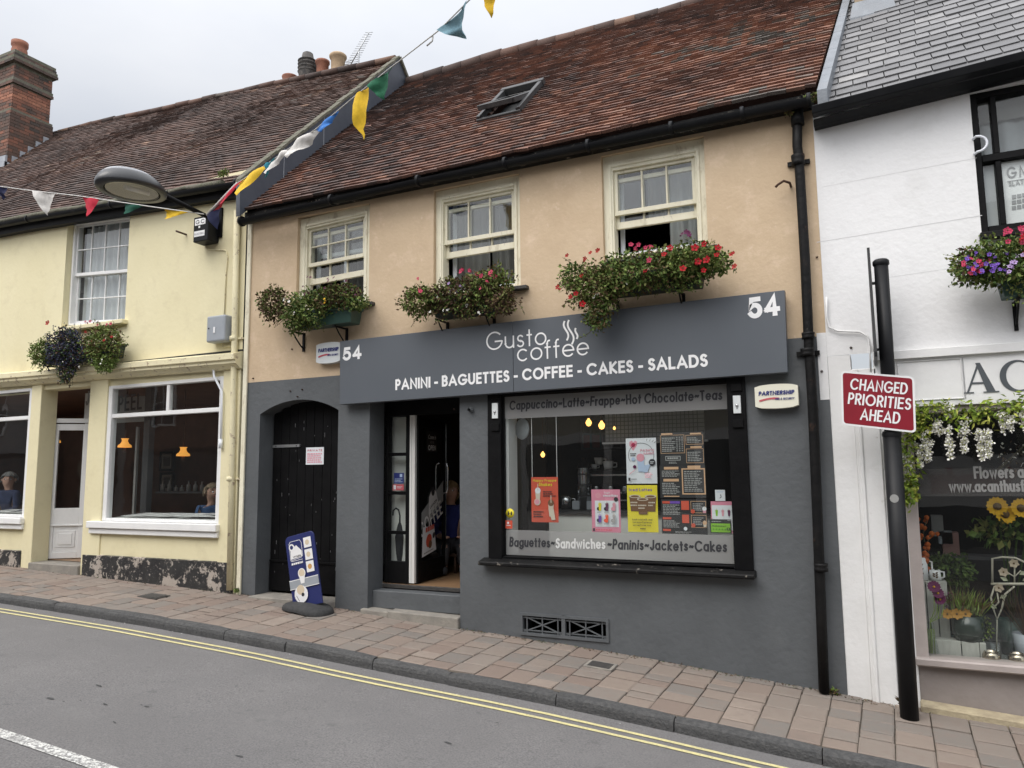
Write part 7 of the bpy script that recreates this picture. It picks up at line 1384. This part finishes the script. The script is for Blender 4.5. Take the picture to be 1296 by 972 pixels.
mb=MB(M['trough']); t=thing('flower_bucket','dark bucket holding the sunflowers','bucket',(B_0.x,.7,.067)); mb.lathe([(0,0),(.09,0),(.12,.30),(.11,.30),(.08,.01)],(B_0.x,.7,.067),16); mb.build('body',t)
for i,(px,py,w_,h_) in enumerate(((1186,665,.10,.20),(1196,680,.12,.12),(1203,690,.14,.25))):
    c=fp(px,py,1.1); t=thing('gift_box',['pale narrow card box at the back of the flower shop window','small square card box behind the green plant','pinkish card box right of the orange lantern stems'][i],'box',c); mb=MB([M['greyint'],M['greybox'],mat('box_pink',(.30,.17,.15))][i]); mb.box(c.x-w_/2,c.x+w_/2,1.05,1.2,c.z-h_/2,c.z+h_/2); mb.build('card',t); 
mb=MB(M['darkwall']); mb.box(fp(1180,690,1.1).x,fp(1180,690,1.1).x+2.4,1.02,1.3,fp(1190,702,1.1).z-.03,fp(1190,702,1.1).z-.0); mb.build('display_shelf',wh)
# wisteria garland over the window
t=thing('garland','artificial white wisteria garland with lime green leaves around the flower shop window','garland',atY(1165,520,-.09)); mb=MB(LIME[0]); fb=MB(M['whitefl']); sb=MB(M['stem'])
path=[(1146,632),(1149,600),(1147,570),(1150,540),(1158,522),(1180,517),(1205,522),(1225,528),(1250,520),(1275,517),(1300,512),(1340,510),(1390,506)]
PP_=[atY(x,y,-.10) for x,y in path]; sb.tube(PP_,.008,6); sb.build('stem',t)
for a,b in zip(PP_,PP_[1:]):
    L2=(b-a).length; 
    for i in range(int(L2*520)):
        p=a.lerp(b,rr.random())+Vector((rr.gauss(0,.045),rr.uniform(-.07,.05),rr.gauss(0,.05))); leaf(mb,p,Vector((rr.gauss(0,.7),rr.uniform(-1,.1),rr.uniform(-1,.5))),rdir(rr),rr.uniform(.035,.075),rr.uniform(.018,.03),rr.choice(LIME+[LIME[0],LIME[1]]))
for px,py in ((1152,612),(1153,628),(1162,530),(1166,545)): clump(mb,atY(px,py,-.12),(.07,.05,.06),50,LIME,.06,rr)
mb.build('leaves',t)
for px,py,l in ((1200,540,.26),(1218,533,.26),(1240,543,.24),(1249,545,.22),(1172,545,.26),(1163,560,.22),(1186,532,.12),(1147,575,.16),(1143,600,.12),(1268,520,.16),(1278,527,.12),(1294,516,.14),(1197,513,.1),(1300,540,.24),(1330,535,.26)):
    p=atY(px,py,-.13)
    for i in range(int(l*300)):
        s=rr.random(); q=p+Vector((rr.gauss(0,.020*(1.25-s)),rr.gauss(0,.02*(1.25-s)),-l*s+rr.gauss(0,.01))); flower(fb,q,rdir(rr)+Vector((0,-.6,0)),rr.uniform(.016,.030),M['whitefl'],LIME[2],3)
fb.build('racemes',t)
clump_o=thing('dried_spray','brown dried flower spray behind the flower shop glass','flowers',fp(1290,580,.3)); mb=MB(M['stem']); 
for k in range(7): a=fp(1262+rr.uniform(-8,10),600,.3); mb.tube([fp(1300,560,.4),a],.003,4)
clump(mb,fp(1288,578,.32),(.2,.05,.14),90,DRY+[M['whitefl']],.03,rr); mb.build('spray',clump_o)
# ================================================================== WEEDS
def weed(label,px,py,r,n,ms,y=-.04,l=.03):
    p=atY(px,py,y); t=thing('weed',label,'weed',p,'weeds at the wall foot'); mb=MB(ms[0]); 
    for i in range(n): leaf(mb,p+Vector((rr.uniform(-r,r)*.6,rr.uniform(-.03,.02),rr.uniform(0,r)*.6)),Vector((rr.gauss(0,.6),rr.uniform(-.8,.2),rr.uniform(.1,1))),rdir(rr),l*rr.uniform(.6,1.3),l*.5,rr.choice(ms))
    for k in range(5): mb.tube([p,p+Vector((rr.uniform(-r,r)*.7,rr.uniform(-.04,0),r*.8))],.002,4,M['stem'],False)
    mb.build('leaves',t)
weed('green weed at the foot of the cream drainpipe',301,750,.07,60,GREEN[:1]+[GREEN[3]],-.05)
weed('dry grass tuft at the foot of the black iron downpipe',1052,880,.07,50,[DRY[0],M['stem'],LIME[1]],-.05,.04)
weed('dry grass tuft at the foot of the sign post',1145,893,.07,60,[DRY[0],M['stem']],PYY+.05,.04)
weed('small ferny weed on top of the black iron downpipe',1028,130,.13,110,[GREEN[2],GREEN[3],DRY[0]],-.15,.035)
weed('mossy weed hanging left of the downpipe top',1000,148,.09,60,[GREEN[2],DRY[0]],-.12,.03)
weed('green weed growing in the cream shop gutter by the gable',283,225,.14,120,[GREEN[2],GREEN[3],GREEN[0]],-.25,.04)
mb=MB(M['joint']); 
for i in range(1500):
    x=rr.uniform(-7.4,.4) if i<1100 else rr.uniform(-18,-7.5); q=rr.random()**2*.07; 
    if gx0<x<gx1 or dx0-.1<x<dx1: continue
    z_=pav(x,-.01-q); leaf(mb,Vector((x,-.012-q-(.02 if x<-7.5 else 0)-(.05 if x>-.3 else 0),z_)),Vector((rr.gauss(0,1),rr.gauss(0,.5),rr.uniform(.05,.7))),rdir(rr),rr.uniform(.008,.03),rr.uniform(.005,.014),rr.choice([M['joint'],DRY[0],DRY[1],M['mortar'],GREEN[1]]))
o=mb.build('wall_foot_debris'); tag(o,'dry leaves, moss and grit collected along the foot of the walls','debris',kind='stuff')
mb=MB(M['joint'])
for i in range(260):
    x=rr.uniform(-14,1.5); y=KY-.02-rr.random()**2*.35; leaf(mb,Vector((x,y,road_z(x,y)+.004)),Vector((rr.gauss(0,1),rr.gauss(0,1),.1)),Vector((0,0,1)),rr.uniform(.006,.022),rr.uniform(.004,.012),rr.choice([DRY[0],M['joint'],M['whitefl'],DRY[1],M['ink']]))
o=mb.build('gutter_litter'); tag(o,'tiny leaves and grit lying along the kerb edge of the road','litter',kind='stuff')
# ================================================================== HOUSES ACROSS THE STREET (mirrored in the glass)
OM=[mat('opp_brick',(.20,.11,.08),(.15,.085,.06),s=20,r=.9),mat('opp_cream',(.50,.46,.36),r=.85),mat('opp_grey',(.30,.30,.30),r=.85)]
ow=mat('opp_window',(.03,.035,.04),r=.1); oroof=mat('opp_roof',(.09,.06,.05),(.06,.045,.04),s=9,r=.9)
for i,(x0,x1,h,lab) in enumerate(((-50,-22,5.4,'long grey house far across the street mirrored at the left'),(-21.98,-8.2,5.6,'brick house across the street mirrored in the tea room glass'),(-8.18,-.6,5.2,'pale house across the street mirrored in the cafe windows'),(-.58,9,5.5,'grey bank front across the street mirrored in the flower shop glass'))):
    t=thing('opposite_house',lab,'building',((x0+x1)/2,-9.3,g((x0+x1)/2))); mb=MB(OM[(2,0,1,2)[i]]); yb=-9.25; mb.box(x0,x1,-15,yb,-2,h); mb.build('wall',t)
    mb=MB(oroof); mb.hexa([(x0,-15.2,h),(x1,-15.2,h),(x1,yb+.25,h),(x0,yb+.25,h),(x0,-12.4,h+2.2),(x1,-12.4,h+2.2),(x1,-12.0,h+2.2),(x0,-12.0,h+2.2)]); mb.build('roof',t)
    nwin=(6,4,3,3)[i]; 
    for k in range(nwin):
        cxw=x0+(x1-x0)*(k+.5)/nwin; f=MB(M['wood']); f.frame(cxw-.5,cxw+.5,3.3,4.8,yb-.02,yb+.05,.07); f.box(cxw-.02,cxw+.02,yb-.01,yb+.03,3.37,4.73); f.box(cxw-.43,cxw+.43,yb-.011,yb+.031,4.02,4.06); wo=f.build('window',t); f=MB(ow); f.face([(cxw-.45,yb+.01,3.35),(cxw+.45,yb+.01,3.35),(cxw+.45,yb+.01,4.75),(cxw-.45,yb+.01,4.75)]); f.build('pane',wo)
    f=MB(M['black'] if i!=2 else M['wood']); f.box(x0+.4,x1-.4,yb+.002,yb+.06,.2,2.6); sf=f.build('shopfront',t); f=MB(ow)
    for k in range(3): a=x0+.6+(x1-x0-1.2)*k/3; f.box(a,a+(x1-x0-1.2)/3-.2,yb+.062,yb+.07,.8,2.4)
    f.build('shop_panes',sf)
    if i==3:
        zc=(CAM+ray(1240,620)*((9.4-CAM.y)/ray(1240,620).y)); f=MB(mat('bank_red',(.28,.02,.02))); 
        xl=(CAM+ray(1178,625)*((9.36-CAM.y)/ray(1178,625).y)); xr=(CAM+ray(1287,620)*((9.36-CAM.y)/ray(1287,620).y))
        f.box(x0+.4,x1-.4,yb+.075,yb+.10,xl.z-.25,xl.z+.75,M['paper']); text(f,'Santander',(xr.x,yb+.105,xl.z),(xl.x,yb+.105,xl.z),.55,.17,f.cur); f.build('bank_sign',sf)
